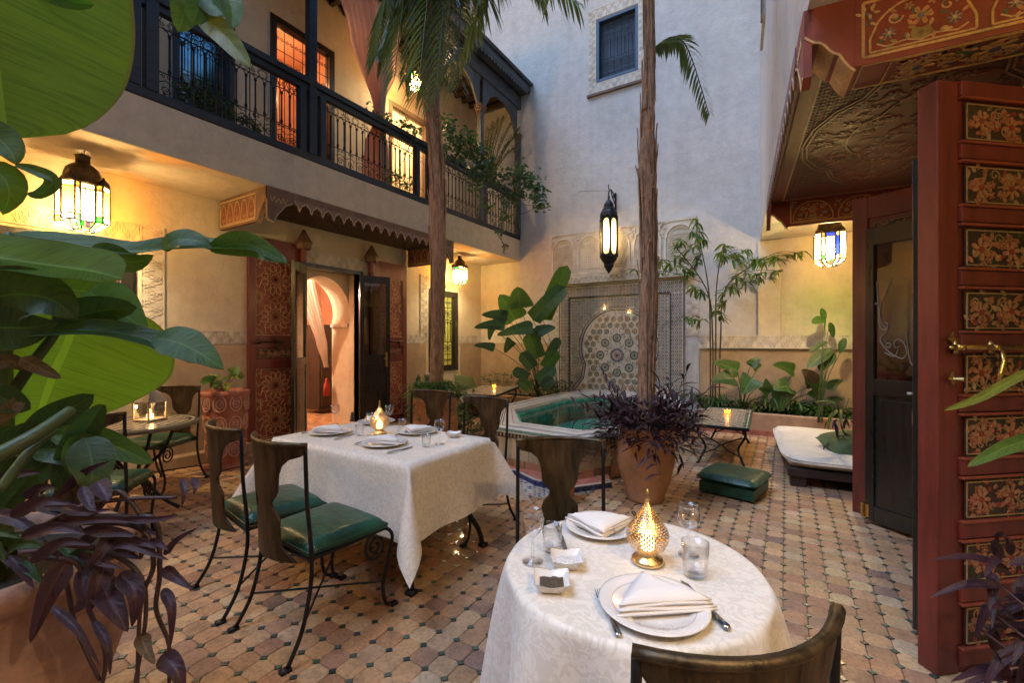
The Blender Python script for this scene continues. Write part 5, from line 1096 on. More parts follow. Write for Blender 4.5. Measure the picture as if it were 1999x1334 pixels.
def drape(u, v, DR=.50):
    """u,v in cloth plane measured from the table centre"""
    ox, oy = max(0, abs(u)-HX_), max(0, abs(v)-HY_); sx, sy = (1 if u > 0 else -1), (1 if v > 0 else -1)
    if ox == 0 and oy == 0: return (u, v, ZT+.0006*math.sin(u*40)*math.sin(v*33))
    if ox == 0:
        rip = .014*math.sin(u*13+sy)*oy/DR+.006*math.sin(u*31)*oy/DR; return (u, sy*(HY_+.012+oy*.10+rip), ZT-.002-oy*.985)
    if oy == 0:
        rip = .016*math.sin(v*15+sx)*ox/DR; return (sx*(HX_+.012+ox*.10+rip), v, ZT-.002-ox*.985)
    d = math.hypot(ox, oy); ph = math.atan2(oy, ox); r_ = d*(.10+.42*max(0, math.sin(2*ph))**1.4); dip = 1-.08*math.sin(2*ph)
    return (sx*(HX_+.012+r_*math.cos(ph)), sy*(HY_+.012+r_*math.sin(ph)), ZT-.002-d*dip*.93)
def cloth_grid(us, vs_):
    mb = MB(); uv = []
    for u in us:
        for v in vs_: mb.v.append(drape(u, v)); uv.append((u, v))
    nv = len(vs_); mb.f = [(i*nv+j, (i+1)*nv+j, (i+1)*nv+j+1, i*nv+j+1) for i in range(len(us)-1) for j in range(nv-1)]; mb.c = [mb.cur]*len(mb.f); return mb, uv
def axis(h, d, n, k): e = [-(h+d)+d*i/k for i in range(k)]; return e+[-h+2*h*i/n for i in range(n+1)]+[-x for x in e[::-1]]
mb, uv = cloth_grid(axis(HX_, .42, 30, 16), axis(HY_, .42, 20, 16)); oc = mb.build('tablecloth', DAM, None, True, recalc=False, uvs=uv, loc=(-2.42, 2.18, 0)); tag(oc, 'pale damask cloth with pointed corners over the square table', 'tablecloth')
# round table
RC = Vector((-.40, 1.335, 0)); RR = .37
t2 = thing('round_table', 'small round table under the long white cloth', 'table', RC)
mb = MB(); mb.lathe([(.355, .71), (.36, .72), (.355, .735)], 40); mb.build('tabletop', BROWNW, t2)
mb = MB(); mb.lathe([(.05, .02), (.035, .08), (.03, .4), (.045, .6), (.03, .71)], 14); mb.build('pedestal', IRON, t2, True)
for k in range(3): a = k*2.094; mb = MB(); mb.tube(smoothpath([(0, 0, .16), (.12*math.cos(a), .12*math.sin(a), .14), (.26*math.cos(a), .26*math.sin(a), .015)], 5), .016, 8); mb.build('leg', IRON, t2, True)
mb = MB(); uv = []; N = 160; rings = [(q, 0) for q in (0.001, .08, .16, .24, .30, .34, RR-.008, RR)]+[(RR, d) for d in (.006, .02, .05, .10, .16, .23, .30, .37, .44, .51, .56)]
for r_, d in rings:
    for k in range(N):
        a = 2*PI*k/N; f = .5+.5*math.sin(a*9+.8*math.sin(a*2)); f2 = math.sin(a*4+1.3); e = d/.5
        rr_ = r_+(.006-.012*e if d else 0)+e**.75*(.115*f**.8+.014*f2)*(1 if d > .0 else 0); z = .7455+.0006*math.sin(a*3+r_*30)-(d+ (.006 if d else 0)); mb.v.append((rr_*math.cos(a), rr_*math.sin(a), z)); q = r_+d; uv.append((q*math.cos(a), q*math.sin(a)))
mb.f = [(i*N+k, i*N+(k+1) % N, (i+1)*N+(k+1) % N, (i+1)*N+k) for i in range(len(rings)-1) for k in range(N)]; mb.c = [mb.cur]*len(mb.f)
oc = mb.build('tablecloth', DAM, None, True, recalc=False, uvs=uv, loc=RC); tag(oc, 'white damask cloth hanging in deep folds round the small table', 'tablecloth')

# tableware -------------------------------------------------------
ZC = .7475
def plate(label, x, y, r=.135):
    t = thing('plate', label, 'plate', (x, y, ZC)); mb = MB(); k = r/.135; mb.lathe([(0.0001, .004), (.06*k, .004), (.085*k, .006), (.092*k, .011), (.13*k, .020), (.135*k, .019), (.132*k, .016), (.09*k, .004), (.07*k, .0), (.0001, .0)], 64, cap=False); mb.build('dish', PORC, t, True)
    mb = MB(); mb.lathe([(.100*k, .0136), (.1015*k, .0139)], 64, cap=False); mb.build('rim_line', RIMGREY, t, True); return t
def napkin(label, x, y, z, rz, s=1, poly=None):
    """a folded linen triangle of four soft layers"""
    t = thing('napkin', label, 'napkin', (x, y, z), rz); tri = [Vector((-.13, -.045, 0))*s, Vector((.13, -.045, 0))*s, Vector((.0, .115, 0))*s]
    for k in range(4):
        mb = MB(); vs = []; n = 12; idx = {}; sh = 1-.025*k; dz = .007*k
        def pt(i, j):
            a, b = i/n, j/n; p = tri[0]*(1-a-b)+tri[1]*a+tri[2]*b; edge = min(a, b, 1-a-b)*6; sag = .004*math.sin(a*5+k)*math.sin(b*4+k*2)
            return Vector((p.x*sh+.003*math.sin(k*2), p.y*sh+.002*k, .004+dz+sag+.004*min(1, edge)*k+.0045*min(1, edge)))
        for i in range(n+1):
            for j in range(n+1-i): idx[i, j] = len(vs); vs.append(pt(i, j))
        m_ = len(vs); bot = [v-Vector((0, 0, .0052+.0045*0)) for v in vs]
        for q, v in enumerate(bot): v.z = min(v.z, vs[q].z-.003)
        fs = []
        for i in range(n):
            for j in range(n-i):
                fs.append((idx[i, j], idx[i+1, j], idx[i, j+1]))
                if i+j < n-1: fs.append((idx[i+1, j], idx[i+1, j+1], idx[i, j+1]))
        fs += [tuple(m_+q for q in f[::-1]) for f in fs]
        B = [idx[i, 0] for i in range(n+1)]+[idx[n-j, j] for j in range(1, n+1)]+[idx[0, n-j] for j in range(1, n)]
        for q in range(len(B)): a, b = B[q], B[(q+1) % len(B)]; fs.append((a, b, b+m_, a+m_))
        mb.add(vs+bot, fs); mb.build('fold', NAPK, t, True, sub=0)
    return t
def cutlery(kind, label, x, y, rz, z=ZC+.001):
    t = thing(kind, label, kind, (x, y, z), rz)
    if kind == 'knife':
        mb = MB(); mb.add([(0, -.0095, .001), (.09, -.0095, .001), (.112, .004, .001), (0, .0085, .001), (0, -.009, .003), (.09, -.009, .003), (.112, .004, .0025), (0, .008, .003)], [(0, 3, 2, 1), (4, 5, 6, 7), (0, 1, 5, 4), (1, 2, 6, 5), (2, 3, 7, 6), (3, 0, 4, 7)]); mb.build('blade', STEEL, t)
        mb = MB(); mb.tube([(0, 0, .005), (-.02, 0, .005), (-.06, 0, .006), (-.10, 0, .007), (-.108, 0, .006)], [.006, .0055, .008, .010, .006], 10, flat=.55); mb.build('handle', STEEL, t, True)
    else:
        mb = MB(); mb.tube([(0, 0, .005), (-.04, 0, .006), (-.10, 0, .005), (-.108, 0, .005)], [.003, .0045, .009, .006], 8, flat=.45); mb.build('handle', STEEL, t, True)
        mb = MB(); mb.tube([(0, 0, .005), (.02, 0, .004), (.035, 0, .003)], [.004, .010, .012], 8, flat=.3)
        for q in (-.009, -.003, .003, .009): mb.tube([(.033, q, .003), (.06, q, .003), (.08, q*.95, .007)], [.0017, .0015, .0008], 5)
        mb.build('tines', STEEL, t, True)
    return t
def wineglass(label, x, y, s=1, group=None):
    t = thing('wine_glass', label, 'glass', (x, y, ZC), 0, group); mb = MB()
    mb.lathe([(.0001, .002), (.034, .003), (.033, .005), (.010, .010), (.005, .02), (.004, .075), (.010, .085), (.026, .100), (.036, .122), (.037, .142), (.033, .168), (.0320, .1685), (.0355, .142), (.0345, .122), (.025, .102), (.006, .089), (.0001, .089)], 32, cap=False); mb.v = [(a*s, b*s, c_*s) for a, b, c_ in mb.v]; mb.build('bowl_and_stem', GL, t, True)
    return t
def tumbler(label, x, y, s=1):
    t = thing('tumbler', label, 'glass', (x, y, ZC)); mb = MB(); fl_ = lambda a, z: 1+.03*abs(math.cos(a*5)) if z < .062*s and z > .004 else 1
    mb.lathe([(.0001, .001), (.026*s, .001), (.030*s, .006), (.033*s, .05*s), (.036*s, .092*s), (.0345*s, .0925*s), (.031*s, .05*s), (.027*s, .014), (.0001, .014)], 50, mod=fl_, cap=False); mb.build('glass_body', GL, t, True); return t
def candlelamp(label, x, y, s=1, z=ZC):
    t = thing('candle_lantern', label, 'candle lantern', (x, y, z)); mb = MB(); mb.lathe([(.043*s, 0), (.046*s, .005*s), (.043*s, .014*s), (.028*s, .020*s), (.025*s, .032*s), (.030*s, .038*s)], 28); mb.build('foot', GOLD, t, True)
    prof = lambda q: (.030+.030*math.sin(PI*min(1, (q*1.25+.12)))**1.0 if q < .42 else (.0545*max(0, 1-(q-.42)/.58)**1.15+.0035))*s
    nu, nv = 26, 24; mb = MB(); z0, Hh = .036*s, .145*s
    pf = lambda i, j: (prof(j/nv)*math.cos(2*PI*i/nu), prof(j/nv)*math.sin(2*PI*i/nu), z0+Hh*j/nv)
    for j in range(nv):
        for i in range(nu):
            ii = i+(.5 if j % 2 else 0); c4 = [Vector(pf(ii, j)), Vector(pf(ii+1, j)), Vector(pf(ii+1, j+1)), Vector(pf(ii, j+1))]; ce = sum(c4, Vector())/4
            if j > nv-4: mb.add(c4, [(0, 1, 2, 3)]); continue
            inn = [ce+(v-ce)*.62 for v in c4]; mb.add(c4+inn, [(0, 1, 5, 4), (1, 2, 6, 5), (2, 3, 7, 6), (3, 0, 4, 7)])
    mb.build('pierced_shade', GOLD, t, recalc=False); mb = MB(); mb.lathe([(.005*s, z0+Hh-.004), (.008*s, z0+Hh+.006*s), (.003*s, z0+Hh+.014*s), (.006*s, z0+Hh+.020*s), (.001, z0+Hh+.032*s)], 10); mb.build('finial', GOLD, t, True)
    mb = MB(); mb.lathe([(.018*s, z0+.002), (.020*s, z0+.03*s), (.012*s, z0+.045*s), (.001, z0+.06*s)], 12); mb.build('candle_flame', emitm('candle_glow', (1, .62, .25), 2.6) if 'candle_glow' not in MATS else MATS['candle_glow'], t, True)
    l = bpy.data.lights.new('flame', 'POINT'); l.energy = .16*s; l.color = (1, .6, .28); l.shadow_soft_size = .012; lo = bpy.data.objects.new('flame', l); col.objects.link(lo); lo.parent = t; lo.location = (0, 0, z0+.075*s)
    return t
def dish(label, x, y, rz, fill, fname, s=.062):
    t = thing('square_dish', label, 'dish', (x, y, ZC), rz); mb = MB(); n = 40; rows = [(.55, .002), (.62, .004), (.98, .030), (1.0, .031), (.94, .028), (.60, .008), (.0001, .007)]; vs = []
    for k_, (f, z) in enumerate(rows):
        for i in range(n):
            a = 2*PI*i/n; q = 1/max(abs(math.cos(a)), abs(math.sin(a))); q = min(q, 1.37); wv = -.003*math.cos(a*4) if f > .9 else 0; vs.append((f*s*.78*q*math.cos(a), f*s*.78*q*math.sin(a), z+wv))
    mb.add(vs, [(k_*n+i, k_*n+(i+1) % n, (k_+1)*n+(i+1) % n, (k_+1)*n+i) for k_ in range(len(rows)-1) for i in range(n)]); mb.build('dish_body', PORC, t, True, recalc=False)
    mb = MB(); rr_ = random.Random(3); mb.grid(12, 12, lambda u, v: ((2*u-1)*s*.52, (2*v-1)*s*.52, .017+.004*rr_.random()-.004*max(abs(2*u-1), abs(2*v-1))**2)); mb.build('spice', M(fname, fill, .9, var=.4, scale=300, bmp=.6, bs=500), t); return t
TR = lambda px, py: at(px, py, .67*FL/(py-667)) if False else (lambda d: (d.x, d.y))(at(px, py, (CH-ZC)*FL/(py-667)))
x, y = TR(1275, 1190); plate('near plate with folded napkin on the round table', x, y, .135); napkin('thick folded triangular napkin on the near plate of the round table', x+.015, y+.005, ZC+.017, rad(38), .98)
x, y = TR(1172, 1034); plate('far plate with flat folded napkin on the round table', x, y, .125); napkin('flat folded napkin on the far plate of the round table', x, y-.005, ZC+.016, rad(205), .95)
def item(fn, kind, label, a, b):
    (x0, y0), (x1, y1) = TR(*a), TR(*b); fn(kind, label, (x0+x1)/2, (y0+y1)/2, math.atan2(y1-y0, x1-x0))
item(cutlery, 'fork', 'fork beside the near plate of the round table', (1212, 1255), (1160, 1140))
item(cutlery, 'knife', 'knife beside the near plate of the round table', (1432, 1245), (1325, 1130))
item(cutlery, 'knife', 'knife beside the far plate of the round table', (1083, 1020), (1108, 1082))
item(cutlery, 'fork', 'fork right of the far plate of the round table', (1240, 1010), (1258, 1040))
x, y = TR(1264, 1098); candlelamp('gilt pierced teardrop candle holder glowing on the round table', x, y, 1.05)
wineglass('stemmed glass left of the far plate on the round table', *TR(1040, 1098), .94); tumbler('cut glass tumbler beside the stemmed glass near the spice dishes', *TR(1078, 1076), .92)
wineglass('stemmed glass at the right edge of the round table', *TR(1344, 1085), .94); tumbler('cut glass tumbler in front of the right stemmed glass', *TR(1357, 1124), 1.06)
dish('square white dish of salt on the round table', *TR(1106, 1106), rad(30), (.78, .76, .74), 'salt', .060); dish('square white dish of ground pepper on the round table', *TR(1077, 1150), rad(28), (.09, .065, .04), 'pepper', .062)
# square table settings
T2 = lambda px, py: (lambda d: (d.x, d.y))(at(px, py, (CH-ZC)*FL/(py-667)))
for (px, py, lb, rz) in ((645, 846, 'left', 20), (750, 868, 'nearest', 20), (735, 826, 'far middle', 200), (815, 845, 'far right', 200)):
    x, y = T2(px, py); plate('%s plate with napkin on the square table' % lb, x, y, .15); napkin('folded napkin on the %s plate of the square table' % lb, x, y, ZC+.016, rad(rz), 1.0)
for a, b, kd, lb in (((645, 862), (700, 845), 'knife', 'knife right of the left plate on the square table'), ((752, 888), (810, 872), 'knife', 'knife right of the nearest plate on the square table'), ((690, 870), (735, 855), 'fork', 'fork left of the nearest plate on the square table'), ((592, 847), (620, 838), 'fork', 'fork left of the left plate on the square table'), ((775, 850), (800, 842), 'fork', 'fork beside the far right plate on the square table')):
    (x0, y0), (x1, y1) = T2(*a), T2(*b); cutlery(kd, lb, (x0+x1)/2, (y0+y1)/2, math.atan2(y1-y0, x1-x0))
candlelamp('small gilt teardrop candle holder in the middle of the square table', *T2(741, 848), 1.15)
for px, py, lb in ((654, 829, 'behind the left plate'), (760, 831, 'behind the candle holder'), (858, 868, 'near the right end'), (724, 850, 'left of the candle holder')): wineglass('stemmed glass %s on the square table' % lb, *T2(px, py), .95)
for px, py, lb in ((785, 838, 'in front of the far plates'), (832, 872, 'at the right end'), (702, 850, 'between left plate and candle')): tumbler('tumbler %s of the square table' % lb, *T2(px, py), .85)
x, y = T2(885, 853); dish('white dish at the right end of the square table', x, y, .4, (.7, .68, .66), 'salt')
x, y = T2(688, 823); t = thing('pepper_mill', 'small dark pepper mill at the back of the square table', 'pepper mill', (x, y, ZC)); mb = MB(); mb.lathe([(.02, 0), (.022, .01), (.015, .03), (.018, .05), (.010, .06), (.014, .072), (.001, .082)], 14); mb.build('mill_body', DKW, t, True)

# mosaic cafe table with lantern
def mosaic_top(mb, P, inside_fn, w, h, c=.028):
    for i in range(int(w/c)):
        for j in range(int(h/c)):
            x, y = (i+.5)*c-w/2, (j+.5)*c-h/2
            if inside_fn(x, y):
                mb.cur = vary((.56, .48, .37), .1) if (i+j) % 3 else (.06, .05, .05); q = c*.46; mb.prism([(x-q, y-q), (x+q, y-q), (x+q, y+q), (x-q, y+q)], P, 0, .002)
mt = thing('mosaic_table', 'round mosaic topped iron table beside the left wall', 'table', (-4.62, 1.50, 0))
mb = MB(); mb.lathe([(.42, .705), (.455, .71), (.46, .735), (.45, .742)], 48); mb.build('tabletop', M('mosaic_grout', (.16, .13, .10), .8), mt)
mb = MB(); Pz = plane((0, 0, .7425), (1, 0, 0), (0, 1, 0), (0, 0, 1)); mosaic_top(mb, Pz, lambda x, y: math.hypot(x, y) < .37, .92, .92)
for r_, cc in ((.39, (.03, .08, .05)), (.415, (.55, .48, .37)), (.44, (.03, .05, .04))): mb.cur = cc; mb.poly(Pz, circ(0, 0, r_, 40), .018, 0, .002)
stuff(mb.build('mosaic_tiles', ZELM, mt, tint=True))
for k in range(4): a = PI/4+k*PI/2; mb = MB(); mb.tube(smoothpath([(.30*math.cos(a), .30*math.sin(a), .70), (.22*math.cos(a), .22*math.sin(a), .5), (.08*math.cos(a), .08*math.sin(a), .33), (.2*math.cos(a), .2*math.sin(a), .12), (.34*math.cos(a), .34*math.sin(a), .015)], 5), .014, 7); mb.build('leg', IRON, mt, True)
gl2 = thing('table_lantern', 'white metal lantern with lit candle on the round mosaic table', 'lantern', (-4.62, 1.62, .746), rad(20)); s = .085
mb = MB(); mb.box(-s, -s, 0, s, s, .018); mb.box(-s, -s, .155, s, s, .17)
for sx in (-1, 1):
    for sy in (-1, 1): mb.cbox((sx*(s-.007), sy*(s-.007), .09), .014, .014, .16)
mb.build('lantern_frame', M('chipped_white_metal', (.50, .42, .30), .6, .2, var=.4), gl2, bevel=.002); mb = MB(); mb.lathe([(s*1.36, .17), (s*1.0, .22), (s*.35, .27), (s*.3, .29), (s*.36, .292), (.004, .305)], 4); o = mb.build('lantern_roof', M('chipped_white_metal', (.5, .42, .3)), gl2); o.rotation_euler.z = PI/4
mb = MB(); wire(mb, plane((0, 0, .325), (1, 0, 0), (0, 0, 1), (0, 1, 0)), circ(0, 0, .022, 12), .003); mb.build('ring', BRASS, gl2)
for k in range(4): a = k*PI/2; o = MB().add([(-s+.014, s-.008, .02), (s-.014, s-.008, .02), (s-.014, s-.008, .154), (-s+.014, s-.008, .154)], [(0, 1, 2, 3)]).build('pane', GLW, gl2); o.rotation_euler.z = a
mb = MB(); mb.lathe([(.025, .019), (.025, .055), (.006, .057), (.011, .07), (.001, .095)], 14); mb.build('candle', MATS['candle_glow'], gl2, True)
l = bpy.data.lights.new('flame', 'POINT'); l.energy = .8; l.color = (1, .6, .28); l.shadow_soft_size = .015; lo = bpy.data.objects.new('flame', l); col.objects.link(lo); lo.parent = gl2; lo.location = (0, 0, .11)
# low mosaic tables with tea lights
def rect_table(label, loc, rz, w, L, h, curvy=True):
    t = thing('low_mosaic_table', label, 'table', loc, rz); mb = MB(); mb.box(-w/2, -L/2, h-.035, w/2, L/2, h); mb.build('tabletop', IRON, t, bevel=.003)
    mb = MB(); Pz = plane((0, 0, h+.0005), (1, 0, 0), (0, 1, 0), (0, 0, 1)); mosaic_top(mb, Pz, lambda x, y: abs(x) < w/2-.07 and abs(y) < L/2-.07, w, L, .04)
    for e, cc in ((.012, (.03, .09, .06)), (.030, (.55, .48, .37)), (.048, (.03, .09, .06)), (.064, (.5, .43, .33))): mb.cur = cc; mb.poly(Pz, [(-w/2+e, -L/2+e), (w/2-e, -L/2+e), (w/2-e, L/2-e), (-w/2+e, L/2-e)], .014, 0, .002, True)
    stuff(mb.build('mosaic_tiles', ZELM, t, tint=True))
    for sx in (-1, 1):
        for sy in (-1, 1):
            x, y = sx*(w/2-.05), sy*(L/2-.10); mb = MB(); mb.tube(smoothpath([(x, y, h-.03), (x*1.02, y*1.03, h*.75), (x*.72, y*.94, h*.42), (x*.85, y*1.0, h*.2), (x*1.0, y*1.05, .01)], 5), .014, 7); mb.cbox((x*1.02, y*1.06, .008), .03, .04, .016); mb.build('leg', IRON, t, True)
    for sy in (-1, 1):
        mb = MB(); y = sy*(L/2-.10); x = w/2-.07; mb.tube(smoothpath([(-x, y, h*.22), (-x*.3, y, h*.38), (0, y, h*.5), (x*.3, y, h*.38), (x, y, h*.22)], 5), .009, 6); mb.tube(smoothpath([(-x, y, h*.72), (-x*.3, y, h*.58), (0, y, h*.5), (x*.3, y, h*.58), (x, y, h*.72)], 5), .009, 6); mb.build('cross_brace', IRON, t, True)
    return t
rect_table('low mosaic table with curved iron legs by the plant bed', (-.66, 6.30, 0), rad(2), .58, 1.55, .46)
rect_table('mosaic table with candle in the far left corner', (-4.30, 6.22, 0), rad(16), .72, 1.40, .60)
def tealight(label, x, y, z):
    t = thing('tea_light', label, 'candle', (x, y, z)); mb = MB(); mb.lathe([(.0001, .001), (.03, .001), (.043, .02), (.042, .045), (.034, .058), (.032, .058), (.039, .044), (.039, .02), (.028, .006), (.0001, .006)], 24, cap=False); mb.build('glass_cup', STAINED['amber'], t, True); mb = MB(); mb.lathe([(.022, .007), (.022, .018), (.006, .019), (.009, .03), (.001, .045)], 12); mb.build('flame', MATS['candle_glow'], t, True)
    l = bpy.data.lights.new('flame', 'POINT'); l.energy = .3; l.color = (1, .6, .28); l.shadow_soft_size = .012; lo = bpy.data.objects.new('flame', l); col.objects.link(lo); lo.parent = t; lo.location = (0, 0, .055)
tealight('tea light in amber glass on the low mosaic table', -.66, 6.5, .463); tealight('tea light in amber glass on the corner mosaic table', -4.40, 6.55, .603)
# ottoman
ot = thing('footstool', 'green leather footstool on the tiled floor', 'footstool', (-.42, 4.68, 0), rad(-12)); mb = MB(); mb.box(-.235, -.24, .018, .235, .24, .115); mb.build('stool_box', GREENL, ot, bevel=.008)
mb = MB(); n = 18
def cush(u, v, top):
    a, b = 2*u-1, 2*v-1; cr = ((1-abs(a)**6)*(1-abs(b)**6))**.4; x = .27*a*(1-.05*abs(b)**4); y = .275*b*(1-.05*abs(a)**4); return (x, y, .155+(.05 if top else -.04)*cr)
mb.grid(n, n, lambda u, v: cush(u, v, True)); mb.grid(n, n, lambda u, v: cush(u, v, False)); mb.build('cushion', GREENL, ot, True); mb = MB()
for sx in (-1, 1):
    for sy in (-1, 1): mb = MB(); mb.lathe([(.02, 0), (.026, .008), (.018, .02)], 10, (sx*.19, sy*.19, 0)); mb.build('foot', DKW, ot, True)
# day bed on the right, bench in the left corner
def daybed(label, loc, rz, w, L, h=.30, cushion=MATTR):
    t = thing('day_bed', label, 'day bed', loc, rz); mb = MB(); mb.box(.04, .04, .10, w, L-.04, h-.12); mb.build('bed_base', DKW, t, bevel=.005)
    for x in (.06, w-.1):
        for y in (.06, L-.12): mb = MB(); mb.box(x, y, 0, x+.13, y+.10, .12); mb.build('leg', DKW, t, bevel=.004)
    mb = MB(); n = 22
    def ms_(u, v, top):
        a, b = 2*u-1, 2*v-1; p = 6; cr = ((1-abs(a)**10)*(1-abs(b)**14))**.35; rr_ = 1/max(1, (abs(a)**p+abs(b)**p)**(1/p)); return (w/2+w/2*a*rr_, L/2+L/2*b*rr_, h-.06+(.055+.006*math.sin(a*3)*math.cos(b*4) if top else -.06)*cr)
    mb.grid(n, n, lambda u, v: ms_(u, v, True)); mb.grid(n, n, lambda u, v: ms_(u, v, False)); mb.build('mattress', cushion, t, True); mb = MB(); pp = [ms_(u, v, True) for u, v in [(k/21, 0) for k in range(22)]+[(1, k/21) for k in range(22)]+[(1-k/21, 1) for k in range(22)]+[(0, 1-k/21) for k in range(22)]]; mb.tube([(x, y, h-.035) for x, y, z in pp], .006, 6); mb.build('piping', cushion, t, True); return t
daybed('low day bed with off white mattress beside the red door', (-.02, 5.10, 0), RZ, 1.15, 1.95, .30)
daybed('off white cushioned bench below the dark window in the left corner', (-5.85, 5.9, 0), 0, .95, 2.1, .40)
def cushion(label, loc, rot, s=.42, mat=None):
    mb = MB(); n = 14
    def f(u, v, k): a, b = 2*u-1, 2*v-1; e = (1-a**4)*(1-b**4); return (s/2*a*(1-.08*b*b*(1-abs(a))), s/2*b, k*.095*max(0, e)**.6)
    mb.grid(n, n, lambda u, v: f(u, v, 1)); mb.grid(n, n, lambda u, v: f(u, v, -1)); o = mb.build('cushion', mat or M('olive_cushion', (.07, .10, .035), .8, var=.3, scale=20), None, True); o.location = loc; o.rotation_euler = rot; return tag(o, label, 'cushion')
cushion('olive cushion leaning on the wall of the corner bench', (-5.60, 6.35, .60), (rad(75), 0, rad(80))); cushion('striped olive cushion lying on the corner bench', (-5.45, 7.1, .55), (rad(50), rad(10), rad(70)), .45)
cushion('green cushion lying on the right day bed', (.55, 5.75, .36), (rad(12), rad(-8), rad(20)), .44, M('leaf_green_cushion', (.10, .14, .05), .8, var=.3))
# curtains
def curtain(label, name, mat, rows, n=60, folds=9, loc=(0, 0, 0), depth=.05):
    """rows: (centre vector, half width vector) from top to bottom"""
    mb = MB(); rs = []
    for i in range(len(rows)-1):
        for k in range(8): t = k/8; t2 = t*t*(3-2*t); rs.append((Vector(rows[i][0]).lerp(Vector(rows[i+1][0]), t), Vector(rows[i][1]).lerp(Vector(rows[i+1][1]), t2)))
    rs.append((Vector(rows[-1][0]), Vector(rows[-1][1]))); 
    for c, w in rs:
        nn = w.cross(Vector((0, 0, 1))).normalized(); dd_ = depth*min(1, .35+w.length*1.4)
        for j in range(n+1): q = -1+2*j/n; mb.v.append(tuple(c+w*q+nn*(dd_*math.sin(q*PI*folds+.8*math.sin(c.z*3+q*2))+dd_*.3*math.sin(q*23))))
    m_ = n+1; mb.f = [(i*m_+j, (i+1)*m_+j, (i+1)*m_+j+1, i*m_+j+1) for i in range(len(rs)-1) for j in range(n)]; mb.c = [mb.cur]*len(mb.f)
    o = mb.build(name, mat, None, True, recalc=False); return tag(o, label, 'curtain')
xc = XS-.12
curtain('orange sheer curtain tied in at the railing on the balcony', 'curtain', CURT, [((xc, 4.25, 6.6), (0, .75, 0)), ((xc, 4.38, 5.6), (0, .42, 0)), ((xc, 4.45, 4.72), (0, .07, 0)), ((xc, 4.45, 4.6), (0, .06, 0)), ((xc, 4.42, 4.2), (0, .20, 0)), ((xc, 4.42, 3.64), (0, .26, 0))])
curtain('white sheer curtain hanging beside the orange one on the balcony', 'curtain', CURTW, [((xc+.03, 4.62, 6.6), (0, .22, 0)), ((xc+.03, 4.55, 5.6), (0, .12, 0)), ((xc+.03, 4.50, 4.72), (0, .035, 0)), ((xc+.03, 4.52, 4.2), (0, .06, 0)), ((xc+.03, 4.56, 3.64), (0, .08, 0))], folds=4)
curtain('cream curtain swept aside inside the arched doorway', 'curtain', CURTW, [((-6.66, 4.40, 2.46), (0, .16, 0)), ((-6.66, 4.52, 2.0), (0, .16, 0)), ((-6.66, 4.70, 1.45), (0, .10, 0)), ((-6.66, 4.80, .98), (0, .04, 0))], folds=5, depth=.03)
tz = tag(MB().lathe([(.012, .30), (.03, .27), (.02, .24), (.05, .20), (.06, .0)], 16).build('tassel', M('red_silk_tassel', (.42, .05, .035), .7, var=.3, bmp=.4, stretch=(6, 6, .3)), None, True, loc=(-6.62, 4.78, .50)), 'red silk tassel tying the cream curtain in the doorway', 'tassel')
cb = thing('carved_cupboard', 'dark carved wooden cupboard inside the salmon room', 'cupboard', (-7.95, 5.75, 0), 0); mb = MB(); mb.box(-.25, -.35, .08, .25, .35, 1.75); mb.build('cupboard_body', BLACKW, cb, bevel=.006)
for z0_, z1_ in ((.16, .95), (1.05, 1.66)):
    for s_ in (-1, 1): mb = MB(); y_ = s_*.17; mb.box(.25, y_-.15, z0_, .27, y_+.15, z1_); mb.build('cupboard_door', DKW, cb, bevel=.008)
vs_ = thing('suitcase', 'dark rounded suitcase standing on the floor of the salmon room', 'suitcase', (-8.6, 5.75, 0)); MB().box(-.12, -.14, .03, .12, .14, .46).build('case_body', IRON, vs_, bevel=.05); MB().tube([(0, -.06, .45), (0, -.06, .52), (0, .06, .52), (0, .06, .45)], .008, 6).build('case_handle', IRON, vs_)
# ------------------------------------------------------------------ plants
def pot(label, loc, prof, mat=TERRA, name='plant_pot', soil=None, rings_=True, n=40):
    t = thing(name, label, 'plant pot', loc); mb = MB(); mb.lathe(prof, n, mod=lambda a, z: 1+.006*math.sin(a*3+z*9)); mb.build('pot_body', mat, t, True, cap=None) if False else mb.build('pot_body', mat, t, True)
    r_, z_ = soil; mb = MB(); mb.lathe([(r_, z_), (.0001, z_+.02)], 24, cap=False); mb.build('soil', SOIL, t, True); return t
V = Vector
def face(p, k=1.0, tilt=(0, 0, 0)): return (Vector((0, 0, CH))-Vector(p)).normalized()*k+Vector(tilt)
def pleaf(parent, mat, px, hwpx, d, **k):
    """leaf whose midrib passes the listed sight points (px, py, metres away)"""
    pts = [at(*q) if len(q) == 3 else at(q[0], q[1], d) for q in px]; tilt = k.pop('tilt', (0, 0, 0)); c = sum(pts, Vector())/len(pts)
    return leaf(k.pop('name', 'leaf'), mat, parent, pts, hwpx*d/FL, face(c, 1, tilt), **k)
def stem(parent, mat, pts, r=.008, name='stalk'):
    mb = MB(); P = smoothpath(pts, 6); mb.tube(P, [r*(1-.45*i/len(P)) for i in range(len(P))], 7); return mb.build(name, mat, parent, True)
